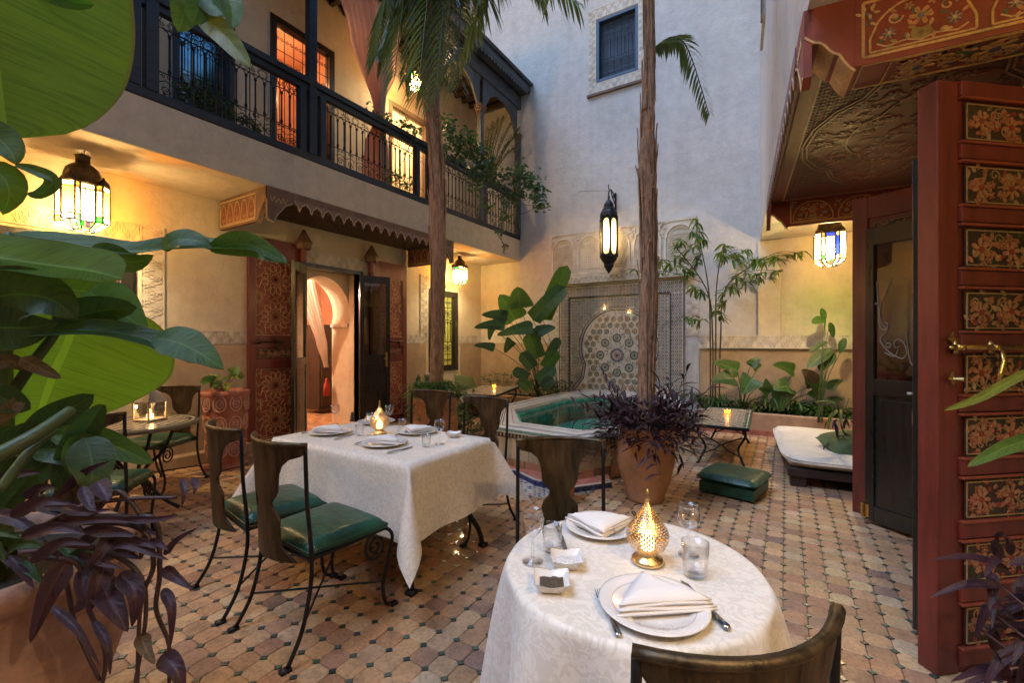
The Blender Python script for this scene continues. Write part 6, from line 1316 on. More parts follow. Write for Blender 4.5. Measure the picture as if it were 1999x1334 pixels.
# -- near banana plant in its great pot
big = pot('great terracotta pot at the lower left corner of the court', (-2.13, .27, 0), [(.22, 0), (.25, .02), (.33, .25), (.40, .48), (.395, .60), (.36, .67), (.37, .69), (.405, .70), (.41, .74), (.395, .765), (.365, .765), (.35, .72), (.35, .68)], M('rose_terracotta', (.36, .215, .155), .8, var=.35, scale=5, bmp=.6, bs=30, bd=.012, c2=(.20, .09, .06)), soil=(.35, .69))
bn = thing('banana_plant', 'large banana plant with broad glossy leaves at the left edge of the court', 'plant', (-2.13, .27, .72)); bn.location = (0, 0, 0)
B = lambda mat, px, hw, d, **k: pleaf(bn, mat, px, hw, d, **k)
B(LEAFB, [(-40, -330), (-35, -150), (-22, 20), (-5, 170), (12, 272)], 222, 1.25, fold=.12, wav=.012, nu=26, nv=8, tilt=(.1, 0, .2), prof='round')
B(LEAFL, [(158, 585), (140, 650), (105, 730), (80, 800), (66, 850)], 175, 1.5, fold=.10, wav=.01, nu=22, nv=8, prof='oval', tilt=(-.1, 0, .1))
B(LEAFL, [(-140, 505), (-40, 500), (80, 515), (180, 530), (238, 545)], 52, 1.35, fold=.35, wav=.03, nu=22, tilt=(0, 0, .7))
B(LEAFM, [(20, 455, 1.6), (150, 480, 1.6), (250, 492, 1.62), (330, 486, 1.64), (430, 484, 1.66), (500, 492, 1.66), (560, 514, 1.64)], 24, 1.62, fold=.5, wav=.10, nu=34, tilt=(0, 0, 1.2), tear=3)
B(LEAFM, [(410, 486, 1.66), (455, 476, 1.65), (500, 482, 1.64), (556, 512, 1.62)], 25, 1.64, fold=.1, wav=.02, nu=12, prof='lance')
B(LEAFM, [(318, 488, 1.63), (345, 468, 1.63), (385, 470, 1.64), (415, 488, 1.65)], 24, 1.63, fold=.15, wav=.04, nu=12, prof='oval', tilt=(0, -.3, .9))
B(LEAFM, [(175, 485, 1.6), (215, 500, 1.6), (262, 512, 1.6), (300, 498, 1.6)], 25, 1.6, fold=.2, wav=.05, nu=14, prof='oval')
B(LEAFD, [(-120, 655, 1.3), (10, 652, 1.32), (130, 645, 1.34), (230, 650, 1.36), (310, 672, 1.38), (390, 710, 1.4)], 24, 1.35, fold=.4, wav=.04, nu=26, tilt=(0, 0, .9))
B(LEAFM, [(300, 660, 1.38), (345, 668, 1.38), (390, 690, 1.38), (437, 722, 1.38)], 38, 1.38, fold=.12, wav=.03, nu=14, prof='oval', tilt=(0, 0, .6))
B(LEAFD, [(112, 645, 1.4), (150, 618, 1.42), (210, 605, 1.44), (268, 600, 1.46)], 32, 1.42, fold=.25, wav=.03, nu=14, prof='lance')
B(LEAFB, [(170, 570, 1.5), (210, 590, 1.5), (250, 620, 1.5), (288, 648, 1.5)], 44, 1.5, fold=.15, wav=.03, nu=14, prof='oval')
B(LEAFB, [(60, 560, 1.6), (130, 565, 1.6), (200, 575, 1.6), (262, 598, 1.6)], 34, 1.6, fold=.15, wav=.02, nu=14, prof='lance')
B(LEAFD, [(-60, 600, 1.3), (20, 575, 1.3), (100, 585, 1.32), (150, 625, 1.34)], 55, 1.3, fold=.15, wav=.03, nu=16, prof='oval')
B(LEAFD, [(-80, 640, 1.28), (0, 640, 1.28), (60, 640, 1.3), (110, 630, 1.32)], 45, 1.3, fold=.1, wav=.03, nu=16, prof='oval')
B(LEAFD, [(45, 858, 1.3), (90, 830, 1.32), (135, 800, 1.34), (184, 770, 1.36)], 30, 1.33, fold=.25, wav=.02, nu=14, prof='lance')
B(LEAFM, [(30, 322, 1.2), (62, 330, 1.2), (95, 345, 1.2), (100, 362, 1.2), (75, 380, 1.2), (52, 378, 1.2)], 12, 1.2, fold=.4, wav=.05, nu=20, prof='lance')
B(LEAFM, [(-50, 250, 1.2), (-10, 265, 1.2), (20, 295, 1.2), (32, 322, 1.2)], 32, 1.2, fold=.1, wav=.02, prof='oval')
B(LEAFB, [(-30, 330, 1.2), (5, 345, 1.2), (18, 380, 1.2), (5, 420, 1.2)], 30, 1.2, fold=.1, wav=.02, prof='oval')
B(LEAFB, [(120, -60, 1.3), (90, -20, 1.3), (140, 2, 1.3), (185, 8, 1.3)], 16, 1.3, prof='lance')
for k, (a, b, c, m_) in enumerate([((-40, 900), (60, 850), (140, 858), LEAFD), ((-30, 830), (20, 800), (45, 770), LEAFX), ((40, 700), (60, 710), (120, 740), LEAFX), ((-20, 715), (20, 705), (48, 722), LEAFX), ((100, 850), (190, 860), (300, 905), LEAFM), ((150, 850), (160, 900), (215, 960), LEAFM), ((60, 880), (120, 880), (215, 920), LEAFD), ((-60, 980), (0, 900), (60, 850), LEAFD), ((-60, 1020), (20, 930), (90, 880), LEAFD), ((0, 1000), (60, 930), (150, 890), LEAFD), ((-20, 760), (10, 780), (60, 800), LEAFD), ((200, 790), (150, 870), (110, 960), LEAFD), ((-40, 880), (20, 860), (100, 905), LEAFM)]):
    B(m_, [(*a, 1.28), (*b, 1.3), (*c, 1.33)], 26 if m_ is not LEAFX else 14, 1.3, fold=.3, wav=.05, nu=12, prof='lance')
B(LEAFD, [(165, 855, 1.22), (178, 890, 1.2), (180, 930, 1.18), (168, 965, 1.17)], 36, 1.2, fold=.15, wav=.05, nu=14, prof='oval')
for pts in ([(-1.95, .35, .70), (-1.9, .42, 1.1), (-1.8, .5, 1.5)], ):
    pass
base = V((-2.05, .30, .70))
for q in ((66, 850, 1.5), (-18, 500, 1.3), (-15, 0, 1.25), (-60, 655, 1.3), (20, 455, 1.6), (60, 560, 1.6), (45, 858, 1.3), (112, 645, 1.4)):
    e = at(*q); m_ = (base+e)/2+V((-.06, -.05, .05)); stem(bn, STEMG, [base, m_, e], .022, 'stalk')
mb = MB(); mb.tube([base-V((0, 0, .03)), base+V((-.03, .02, .35)), base+V((-.05, .03, .8))], [.07, .06, .045], 12); mb.build('trunk', M('banana_stem', (.10, .13, .03), .5, var=.4, stretch=(4, 4, .5)), bn, True)
stem(bn, STEMG, [at(-30, 905, 1.05), at(70, 850, 1.12), at(140, 800, 1.2)], .022); stem(bn, STEMG, [at(0, 960, 1.1), at(60, 880, 1.15), at(110, 840, 1.2)], .014)
# -- trailing purple plant
tp_ = thing('trailing_purple_plant', 'purple trailing plant spilling over the rim of the great pot', 'plant', (0, 0, 0))
def vine_purple(path, d):
    pts = [at(x, y, d) for x, y in path]; stem(tp_, STEMP, pts, .0075, 'stem')
for path in ([(60, 1090), (150, 1100), (170, 1180), (205, 1270), (200, 1340)], [(90, 1060), (200, 1075), (270, 1120), (285, 1200), (262, 1345)], [(150, 1020), (270, 1030), (300, 1100), (275, 1180), (268, 1345)], [(120, 1010), (260, 1010), (305, 1020), (312, 1120), (305, 1190), (330, 1260), (330, 1340)], [(60, 1040), (160, 990), (250, 975), (345, 972)], [(40, 1080), (110, 1080), (130, 1140), (150, 1230), (195, 1330)], [(180, 1010), (230, 960), (280, 1020), (275, 1090)]): vine_purple(path, 1.12)
PL_ = [((132, 1095), (95, 1160), (58, 1258), 23), ((215, 1062), (250, 1062), (330, 1095), 14), ((158, 1110), (165, 1170), (140, 1200), 16), ((230, 1055), (280, 1060), (303, 1072), 10), ((190, 1130), (225, 1190), (250, 1235), 24), ((235, 1120), (265, 1160), (258, 1225), 20), ((205, 1100), (190, 1150), (170, 1200), 20), ((318, 1110), (345, 1130), (378, 1153), 12), ((318, 1150), (335, 1190), (333, 1265), 11), ((275, 1240), (285, 1270), (303, 1298), 15), ((320, 1085), (345, 1055), (388, 1030), 7), ((240, 1015), (300, 1015), (350, 1006), 8), ((160, 1035), (230, 1040), (265, 1048), 12), ((315, 1280), (345, 1310), (358, 1360), 20), ((80, 1030), (180, 1015), (270, 1020), 10), ((215, 1040), (195, 1080), (160, 1120), 13), ((355, 935), (360, 960), (354, 992), 7), ((375, 935), (382, 950), (378, 966), 8), ((160, 950), (175, 985), (188, 1000), 12), ((190, 940), (205, 965), (212, 980), 18), ((95, 1180), (150, 1230), (195, 1300), 9), ((290, 1060), (310, 1062), (328, 1075), 9), ((150, 1080), (200, 1100), (240, 1110), 9), ((180, 1210), (210, 1260), (215, 1320), 9), ((120, 990), (160, 1000), (220, 995), 10), ((20, 1010), (80, 980), (140, 985), 14), ((40, 1050), (110, 1030), (170, 1045), 14), ((60, 1100), (120, 1060), (180, 1065), 13)]
for k, (a, b, c, w_) in enumerate(PL_): pleaf(tp_, LEAFX if k in (9,) else LEAFP, [(*a, 1.12), (*b, 1.09), (*c, 1.08)], w_*.95, 1.1, fold=.45, wav=.05, nu=12, nv=3, prof='point', seed=k)
rr = random.Random(5)
for k in range(22):
    x, y = rr.uniform(-40, 210), rr.uniform(950, 1100); a = rr.uniform(-.6, 1.2); L = rr.uniform(60, 130); pleaf(tp_, LEAFP if rr.random() < .6 else LEAFD, [(x, y, 1.2), (x+L*.5*math.cos(a), y+L*.5*math.sin(a)-12, 1.17), (x+L*math.cos(a), y+L*math.sin(a), 1.16)], rr.uniform(8, 15), 1.15, fold=.45, wav=.05, nu=9, nv=3, prof='point', seed=k)
# -- leaves reaching in from above
tv = thing('climbing_plant', 'green climber leaves hanging in at the top beside the balcony rail', 'plant', (0, 0, 0))
for mat, a, b, c, w_ in ((LEAFY, (385, 30), (430, 60), (490, 132), 22), (LEAFM, (350, -40), (362, 10), (348, 62), 26), (LEAFM, (400, -60), (395, -10), (375, 48), 30), (LEAFM, (440, -40), (452, 10), (455, 55), 20), (LEAFM, (380, -50), (410, 0), (440, 30), 24)):
    pleaf(tv, mat, [(*a, 1.7), (*b, 1.68), (*c, 1.66)], w_, 1.7, fold=.25, wav=.03, nu=12, prof='lance')
stem(tv, STEMG, [at(500, -160, 1.75), at(430, -60, 1.72), at(385, 28, 1.7)], .008); stem(tv, STEMG, [at(430, -60, 1.72), at(350, -35, 1.7)], .006); stem(tv, STEMG, [at(430, -60, 1.72), at(440, -38, 1.7)], .006)
# -- palms
def palm(label, pts, radii, seed, fr, strips):
    t = thing('palm_tree', label, 'palm tree', tuple(pts[0])); o = V(pts[0]); P = smoothpath([V(p)-o for p in pts], 10); m = len(P); rr_ = random.Random(seed)
    rd = []
    for i in range(m): f = i/(m-1)*(len(radii)-1); j = min(int(f), len(radii)-2); rd.append(radii[j]+(radii[j+1]-radii[j])*(f-j))
    mb = MB(); n = 22; vs = []
    for i, p in enumerate(P):
        for k in range(n):
            a = 2*PI*k/n; r_ = rd[i]*(1+.05*math.sin(i*1.9)+.10*math.sin(a*3+i*.35+seed)+.09*math.sin(a*7+i*.6)+.06*rr_.random()); vs.append(p+V((r_*math.cos(a), r_*math.sin(a), 0)))
    mb.add(vs, [(i*n+k, i*n+(k+1) % n, (i+1)*n+(k+1) % n, (i+1)*n+k) for i in range(m-1) for k in range(n)]); mb.build('trunk', BARK, t, True)
    for k in range(strips):
        i = rr_.randrange(3, m-8); a = rr_.random()*6.28; L = rr_.randint(4, 9); r_ = rd[i]; mb = MB(); vs = []; w = rr_.uniform(.012, .028); tw = rr_.uniform(-.2, .2)
        for j in range(L+1):
            q = j/L; p = P[min(i+j, m-1)]; a2 = a+tw*q; c = p+V((math.cos(a2), math.sin(a2), 0))*(rd[min(i+j, m-1)]*1.02+.004+.035*q*q*rr_.uniform(.2, 1.0)); s_ = V((-math.sin(a2), math.cos(a2), 0))*w*(1-.75*q); vs += [c-s_, c+s_, c+s_*.8+V((math.cos(a2), math.sin(a2), 0))*.008, c-s_*.8+V((math.cos(a2), math.sin(a2), 0))*.008]
        fs = [];
        for j in range(L):
            for e in range(4): fs.append((4*j+e, 4*j+(e+1) % 4, 4*j+4+(e+1) % 4, 4*j+4+e))
        fs.append((4*L, 4*L+1, 4*L+2, 4*L+3)); mb.add(vs, fs); mb.build('bark_strip', BARK, t)
    for k, (p0, p1, p2, p3, LL, nn_) in enumerate(fr): frond('frond', PALMG, t, [V(p)-o for p in (p0, p1, p2, p3)], LL, nn_, seed*10+k)
    return t
b1 = V((-3.62, 4.12, .70)); top1 = at(838, 120, 5.25)
f1 = []
for (x1, y1, x2, y2, d2) in ((760, -30, 735, 110, 5.0), (800, -90, 770, 150, 4.8), (840, -60, 815, 190, 4.6), (870, -60, 850, 200, 4.7), (900, -40, 890, 170, 4.9), (960, -80, 900, 110, 5.2), (940, -40, 905, 60, 5.6), (780, -70, 730, 80, 5.6), (1000, -110, 1130, 10, 5.2), (980, -130, 1060, -5, 5.0), (860, -30, 865, 150, 5.4), (820, -40, 790, 160, 5.3), (850, -30, 830, 185, 5.0), (880, -30, 870, 160, 5.0), (800, -40, 740, 110, 5.1)):
    c = at(838, 0, 5.25); e = at(x2, y2, d2); m_ = at(x1, y1, (5.25+d2)/2); f1.append((c, c.lerp(m_, .5)+V((0, 0, .25)), m_, e, .46, 66))
palm('leaning palm trunk rising through the court beside the balcony', [b1, at(855, 560, 5.22), at(852, 330, 5.2), at(838, 170, 5.22), at(838, -20, 5.25)], [.075, .072, .08, .07, .075], 3, f1, 34)
b2 = V((-1.08, 4.05, .55)); f2 = []
for (x1, y1, x2, y2, d2) in ((1330, 55, 1385, 225, 4.2),):
    f2.append((at(1272, 100 if x1 > 1310 else 135, 4.0), at(1300, 80 if x1 > 1310 else 128, 4.02), at(x1+10, y1+35, 4.1), at(x2, y2, d2), .19, 40))
for (x1, y1, x2, y2, d2) in ((1150, -300, 1000, -60, 3.6), (1100, -320, 1080, -20, 3.9), (1400, -330, 1560, -60, 3.8), (1260, -420, 1250, -200, 3.0), (1200, -350, 1130, -30, 4.6)):
    c = at(1262, -240, 4.0); f2.append((c, c.lerp(at(x1, y1, 4), .5)+V((0, 0, .2)), at(x1, y1, (4+d2)/2), at(x2, y2, d2), .45, 50))
palm('straight palm trunk in the middle rising from the purple planted pot', [b2, at(1266, 560, 4.02), at(1264, 300, 4.0), at(1268, 120, 4.0), at(1262, -240, 4.0)], [.070, .062, .062, .045, .042], 8, f2, 36)
for q, d_ in ((( 1250, 60), (1242, -10)), ((1285, 190), (1295, 140)), ((1240, 160), (1218, 168)), ((1250, 280), (1246, 240))):
    pass
# pots of the palms
pot('terracotta pot with ferns at the foot of the leaning palm', (-3.62, 4.12, 0), [(.16, 0), (.20, .02), (.25, .2), (.27, .45), (.25, .66), (.29, .70), (.30, .75), (.27, .76), (.25, .70)], soil=(.25, .70))
fern = thing('fern', 'soft green fern spilling round the leaning palm pot', 'plant', (-3.62, 4.12, .72)); foliage('fronds', LEAFM, fern, 1300, lambda r_: (lambda a, q: (q*.36*math.cos(a), q*.36*math.sin(a), .12-.75*max(0, q-.72)*r_.random()*2.2+.1*r_.random()))(r_.random()*6.28, r_.random()**.5), .11, .008, 4, .6)
pot('tall carved terracotta pot by the door leaf on the left', (-5.45, 2.62, 0), [(.20, 0), (.23, .015), (.23, .03), (.15, .03), (.17, .06), (.192, .30), (.21, .6), (.225, .78), (.245, .82), (.245, .86), (.22, .87), (.20, .82)], TERRAP, soil=(.21, .82))
cp = bpy.data.objects['plant_pot.002' if 'plant_pot.002' in bpy.data.objects else 'plant_pot']
mb = MB(); rr = random.Random(9)
for k in range(9):
    a0 = k*2*PI/9
    for zc in (.22, .50, .73):
        r_ = .178+.045*(zc-.06)/.7; P_ = (lambda a0, zc, r_: (lambda u, v, h=0: V(((r_+.02*v+h)*math.cos(a0+u/r_), (r_+.02*v+h)*math.sin(a0+u/r_), zc+v))))(a0, zc, r_)
        mb.poly(P_, [(.06*math.cos(t), .085*math.sin(t)) for t in [i*PI/6 for i in range(12)]], .016, -.004, .014, True); mb.poly(P_, [(.035*math.cos(t), .05*math.sin(t)) for t in [i*PI/4 for i in range(8)]], .012, -.004, .011, True); mb.poly(P_, spiral(.0, .0, .03, 1.3, 0), .010, -.004, .010)
stuff(mb.build('carved_relief', M('pale_relief', (.56, .30, .22), .8, var=.2), cp))  # relief lines coloured paler than the pot so the carving shows
lp_ = thing('leafy_plant', 'variegated broad leaved plant in the tall carved pot', 'plant', (-5.45, 2.62, .85))
for k, (a, L, e, w_) in enumerate(((.3, .28, 1.1, .08), (1.5, .22, 1.0, .07), (2.6, .28, .6, .07), (4.0, .20, .9, .07), (5.2, .30, .5, .08), (5.9, .18, .3, .06), (3.2, .16, .4, .06))):
    d = V((math.cos(a)*math.cos(e), math.sin(a)*math.cos(e), math.sin(e))); p = d*L*.8; stem(lp_, STEMP, [(0, 0, -.03), d*L*.4+V((0, 0, .03)), p], .006); leaf('leaf', LEAFY if k % 2 else LEAFM, lp_, [p, p+V((d.x, d.y, .4))*.08, p+V((d.x, d.y, -.1))*.17], w_, (d.x*.4+.5, -.6, .5), prof='heart', nu=8, fold=.2, wav=.05)
pot('small pink pot with a cactus beside the right door leaf', (-5.35, 5.65, 0), [(.11, 0), (.13, .3), (.15, .44), (.16, .46), (.13, .46)], TERRAP, soil=(.13, .44))
cc = thing('cactus', 'upright pad cactus in the small pink pot', 'plant', (-5.35, 5.65, .45)); mb = MB()
mb.lathe([(.02, 0), (.045, .08), (.05, .2), (.04, .33), (.01, .40)], 12, mod=lambda a, z: 1+.12*math.cos(a*6)); mb.build('cactus_body', STEMG, cc, True); mb = MB(); mb.lathe([(.015, 0), (.03, .05), (.03, .12), (.01, .18)], 10, (.03, -.06, .12)); mb.build('cactus_arm', STEMG, cc, True)
# -- purple plant in the middle pot
pot('round bellied terracotta pot under the purple plant in the middle', (-1.08, 4.05, 0), [(.15, 0), (.165, .02), (.16, .04), (.21, .18), (.25, .34), (.255, .46), (.235, .56), (.215, .60), (.235, .63), (.24, .66), (.21, .66), (.20, .60)], M('sandy_terracotta', (.46, .24, .13), .75, var=.22, bmp=.4, scale=4), soil=(.20, .60))
pp_ = thing('purple_plant', 'bushy dark purple leaved plant round the middle palm trunk', 'plant', (-1.08, 4.05, .62)); rr = random.Random(21)
mesh_bank = []
for k in range(8):
    mbb, uv = leaf_mesh([(0, 0, 0), (.045, 0, .01), (.09, 0, .004), (.135+.01*k % 3*.01, 0, -.012)], .013, (0, 0, 1), fold=.5, wav=.02, prof='lance', nu=8, nv=2, seed=k); mesh_bank.append(mbb.mesh('leaf', LEAFP, True, False, uvs=uv))
def place_leaf(parent, p, d, s=1, bank=mesh_bank, roll=None):
    o = link('leaf', rr.choice(bank), parent, loc=p); q = Vector(d).to_track_quat('X', 'Z'); o.rotation_mode = 'XYZ'; o.rotation_euler = q.to_euler(); o.scale = (s, s*rr.uniform(.8, 1.3), s); return o
for k in range(32):
    a = rr.random()*6.28; el = rr.uniform(-.6, 1.1); L = rr.uniform(.34, .58); d = V((math.cos(a)*math.cos(el), math.sin(a)*math.cos(el), math.sin(el))); s0 = V((.10*math.cos(a), .10*math.sin(a), 0)); mid = s0+V((math.cos(a)*.12, math.sin(a)*.12, .10+.06*math.sin(el))); e = s0+d*L*V((1, 1, .8)).length/1.6+V((0, 0, .02 if el > 0 else -.12)); stem(pp_, STEMP, [s0, mid, e], .005, 'stem')
    for j in range(9):
        t_ = .25+.75*j/8; p = s0.lerp(mid, t_*2) if t_ < .5 else mid.lerp(e, t_*2-1); dd2 = (d*.7+V((rr.uniform(-1, 1), rr.uniform(-1, 1), rr.uniform(-.5, .6)))); place_leaf(pp_, p, dd2, rr.uniform(.8, 1.25))
foliage('inner_leaves', LEAFP, pp_, 1500, lambda r_: (lambda a, q, z: (q*math.cos(a), q*math.sin(a), z))(r_.random()*6.28, .14+.32*r_.random(), -.20*r_.random()**2+.30*r_.random()), .13, .013, 31, .5, (0, 0, -.1))
pot('small terracotta pot with dark plant left of the bellied pot', (-1.68, 4.12-.5, 0), [(.075, 0), (.10, .2), (.115, .21), (.115, .25), (.095, .25)], soil=(.095, .23))
sp = thing('dark_plant', 'small purple plant in the little terracotta pot', 'plant', (-1.68, 3.62, .24)); foliage('leaves', LEAFP, sp, 160, lambda r_: (r_.uniform(-.10, .10), r_.uniform(-.10, .10), r_.uniform(-.06, .18)), .13, .010, 7, .5, (0, 0, -.1))
# -- planting bed along the end wall
bed = thing('planting_bed', 'low plastered planting bed along the end wall', 'planter', (-.2, 7.8, 0)); mb = MB(); mb.box(-1.0, -.12, 0, 1.6, 0, .33); mb.box(-1.0, 0, 0, -.9, .42, .33); mb.build('bed_wall', M('warm_bed_plaster', (.45, .29, .18), .75, var=.2, bmp=.3), bed, bevel=.012); mb = MB(); mb.box(-.9, 0, .0, 1.6, .44, .28); mb.build('soil', SOIL, bed)
mb = MB(); mb.box(-1.02, -.14, 0, 1.6, -.121, .08); mb.build('bed_skirting', TERRAP, bed)
bed2 = thing('planting_bed', 'low terracotta planting bed in the far left corner', 'planter', (-4.5, 7.6, 0)); mb = MB(); mb.box(-1.35, -.1, 0, .82, 0, .34); mb.box(.72, 0, 0, .82, .64, .34); mb.build('bed_wall', MATS['warm_bed_plaster'], bed2, bevel=.012); mb = MB(); mb.box(-1.35, 0, 0, .72, .63, .29); mb.build('soil', SOIL, bed2)
bam = thing('bamboo', 'slender cane plant with fan leaves in front of the end wall', 'plant', (-1.03, 7.95, .28)); rr = random.Random(12)
lb = []
for k, (mm) in enumerate((LEAFM, LEAFY, LEAFY, LEAFM)):
    mbb, uv = leaf_mesh([(0, 0, 0), (.06, 0, .012), (.13, 0, .0), (.20, 0, -.03)], .019, (0, 0, 1), fold=.4, wav=.02, prof='lance', nu=8, nv=2, seed=k); lb.append(mbb.mesh('leaf', mm, True, False, uvs=uv))
tips = []
for x0_, bend in ((-.03, (-.15, -.2, 2.7)), (.04, (.15, -.15, 2.55)), (.10, (.7, -.35, 2.35)), (.0, (-.55, -.4, 2.75))):
    Pp_ = [(x0_, 0, 0), (x0_*1.2, .02, 1.2), (x0_+bend[0]*.15, bend[1]*.2, 2.0), bend]; stem(bam, BAMB, Pp_, .014, 'cane'); S_ = smoothpath(Pp_, 8)
    for i in range(10, len(S_)): tips.append(S_[i])
for px, py in ((1240, 530), (1275, 505), (1310, 500), (1330, 470), (1350, 455), (1375, 470), (1395, 500), (1415, 480), (1440, 500), (1455, 535), (1480, 510), (1500, 545), (1520, 510), (1545, 500), (1565, 495), (1430, 560), (1350, 560), (1330, 620), (1400, 610), (1290, 520), (1490, 560), (1530, 530), (1460, 490), (1370, 500), (1360, 430), (1420, 590)):
    e = at(px, py, rr.uniform(6.6, 7.3))-V((-1.03, 7.95, .28)); s0 = min(tips, key=lambda q: (q-e).length+abs(q.z-e.z+.15)); stem(bam, BAMB, [s0, (s0+e)/2+V((0, 0, .08)), e], .005, 'twig')
    for c in range(5):
        pc = s0.lerp(e, .3+.175*c)+V((0, 0, .03)); a0 = rr.random()*6.28
        for k in range(rr.choice((3, 4, 5))): a = a0+(k-2)*.45; place_leaf(bam, pc, V((math.cos(a), math.sin(a)*.7, rr.uniform(-.9, .1))), rr.uniform(.7, 1.1), lb)
def broad(label, name, loc, specs, mat=LEAFD, prof='heart', seed=1):
    t = thing(name, label, 'plant', loc); o = V(loc)
    for k, (px, py, tx, ty, w_, d, *mm) in enumerate(specs):
        p = at(px, py, d)-o; e = at(tx, ty, d)-o; c = (p+e)/2+V((0, 0, .02)); stem(t, STEMG, [V((.03*math.sin(k*2), .03*math.cos(k*2), 0)), V((p.x*.35, p.y*.35, p.z*.6)), p], .008)
        leaf('leaf', mm[0] if mm else mat, t, [p, c, e], w_*(1.4 if loc[1] > 7.5 and loc[0] > -1 else 1)*d/FL, face(at(px, py, d), 1, (0, 0, .6)), prof=prof, nu=10, nv=4, fold=.2, wav=.03, seed=k)
    return t
broad('tall elephant ear plant with drooping leaves in the corner bed', 'elephant_ear', (-4.15, 7.75, .29), [(1005, 625, 975, 575, 28, 8.2, LEAFM), (1030, 635, 1000, 605, 0.1, 8.2), (1015, 600, 1010, 560, 27, 8.0, LEAFM), (985, 635, 925, 640, 14, 8.0, LEAFD), (990, 620, 940, 615, 15, 8.1, LEAFD), (1040, 640, 970, 655, 16, 7.9, LEAFM), (965, 680, 925, 675, 10, 7.9), (1000, 665, 985, 690, 12, 8.0), (1050, 650, 1085, 640, 14, 8.0), (960, 640, 955, 665, 8, 8.0)])
broad('banana clump with tall torn leaves by the tile panel', 'banana_clump', (-3.82, 7.95, .29), [(1060, 625, 1108, 518, 17, 8.2, LEAFB), (1040, 625, 1105, 560, 18, 8.1, LEAFM), (1050, 700, 1030, 650, 17, 8.0, LEAFM), (1065, 720, 1090, 685, 14, 7.9, LEAFB), (1040, 720, 1015, 690, 14, 7.9), (1050, 745, 1085, 720, 14, 7.8, LEAFM), (1030, 740, 1000, 725, 12, 7.8), (1060, 760, 1080, 740, 12, 7.7), (1040, 690, 1045, 640, 14, 8.1), (1035, 760, 1010, 745, 12, 7.7, LEAFM), (1070, 700, 1093, 660, 10, 8.0)], prof='banana')
for lb_, (x, y, z), (sx, sy, sz), n_, m_, L_ in (('low dark shrub under the elephant ear plant', (-4.1, 7.85, .3), (.5, .2, .35), 320, LEAFD, .13), ('small leafy shrub near the black window', (-5.1, 7.85, .3), (.4, .2, .45), 260, LEAFD, .10), ('dark foliage beside the basin behind the chairs', (-3.55, 4.55, .0), (.28, .25, .5), 420, LEAFD, .12), ('tangle of thin stemmed plants behind the fern pot', (-4.1, 4.9, .0), (.3, .3, .75), 420, LEAFM, .10)):
    t = thing('shrub', lb_, 'shrub', (x, y, z)); foliage('leaves', m_, t, n_, lambda r_: (r_.uniform(-sx, sx), r_.uniform(-sy, sy), sz*r_.random()), L_, .016, n_, .4)
    for k in range(8): stem(t, STEMG, [(.1*math.sin(k)*sx, .1*math.cos(k)*sy, 0), (.5*sx*math.sin(k*2), .5*sy*math.cos(k*3), sz*.6), (.8*sx*math.sin(k*2), .8*sy*math.cos(k*3), sz)], .005, 'twig')
for k, (px, nb) in enumerate(((1362, 26), (1395, 14), (1500, 18), (1545, 14))):
    c = at(px, 790, 6.95); t = thing('strap_leaf_plant', ('arching strap leaf clump at the left end of the planting bed', 'low strap leaf tuft at the foot of the canes', 'strap leaf tuft in the middle of the planting bed', 'strap leaf tuft before the right end of the bed')[k], 'plant', (c.x, 7.95, .28), group='strap leaf clumps in the bed'); rr = random.Random(k+3)
    for j in range(nb): a = rr.random()*6.28; L = rr.uniform(.25, .45); d = V((math.cos(a), math.sin(a)*.6, 0)); leaf('leaf', LEAFM, t, [(0, 0, 0), d*L*.4+V((0, 0, L*.6)), d*L*.8+V((0, 0, L*.55)), d*L*1.1+V((0, 0, L*.3))], .013, (0, 0, 1), prof='lance', nu=9, nv=2, fold=.5)
broad('broad leaved plant with pale green leaves in the bed by the canes', 'elephant_ear', (-.60, 7.95, .28), [(1440, 725, 1392, 708, 13, 6.9, LEAFM), (1465, 715, 1485, 700, 8, 6.9), (1435, 740, 1388, 745, 15, 6.8, LEAFD), (1470, 740, 1450, 770, 16, 6.8, LEAFM), (1490, 750, 1505, 765, 9, 6.8), (1480, 720, 1460, 705, 7, 6.9, LEAFM), (1500, 770, 1480, 760, 8, 6.8)])
broad('broad leaved plant with hanging leaves at the right of the bed', 'elephant_ear', (-.10, 7.95, .28), [(1550, 725, 1508, 713, 11, 6.8, LEAFM), (1540, 755, 1510, 762, 15, 6.7, LEAFM), (1530, 760, 1520, 805, 16, 6.7, LEAFD), (1600, 760, 1570, 740, 14, 6.6, LEAFM), (1605, 780, 1575, 770, 12, 6.6, LEAFM), (1590, 750, 1565, 722, 13, 6.6, LEAFX), (1615, 760, 1645, 742, 8, 6.5), (1620, 785, 1645, 780, 7, 6.5), (1600, 800, 1640, 815, 9, 6.5, LEAFY)])
broad('tall stemmed plant with blade leaves rising beside the red door', 'blade_leaf_plant', (.40, 7.6, .28), [(1612, 625, 1585, 632, 7, 6.5, LEAFM), (1620, 630, 1627, 660, 4, 6.5), (1610, 625, 1603, 602, 4, 6.5, LEAFM), (1625, 682, 1575, 720, 9, 6.4, LEAFD), (1628, 690, 1600, 725, 9, 6.4, LEAFD), (1640, 690, 1650, 660, 5, 6.4), (1615, 668, 1578, 690, 4, 6.5)], prof='lance')
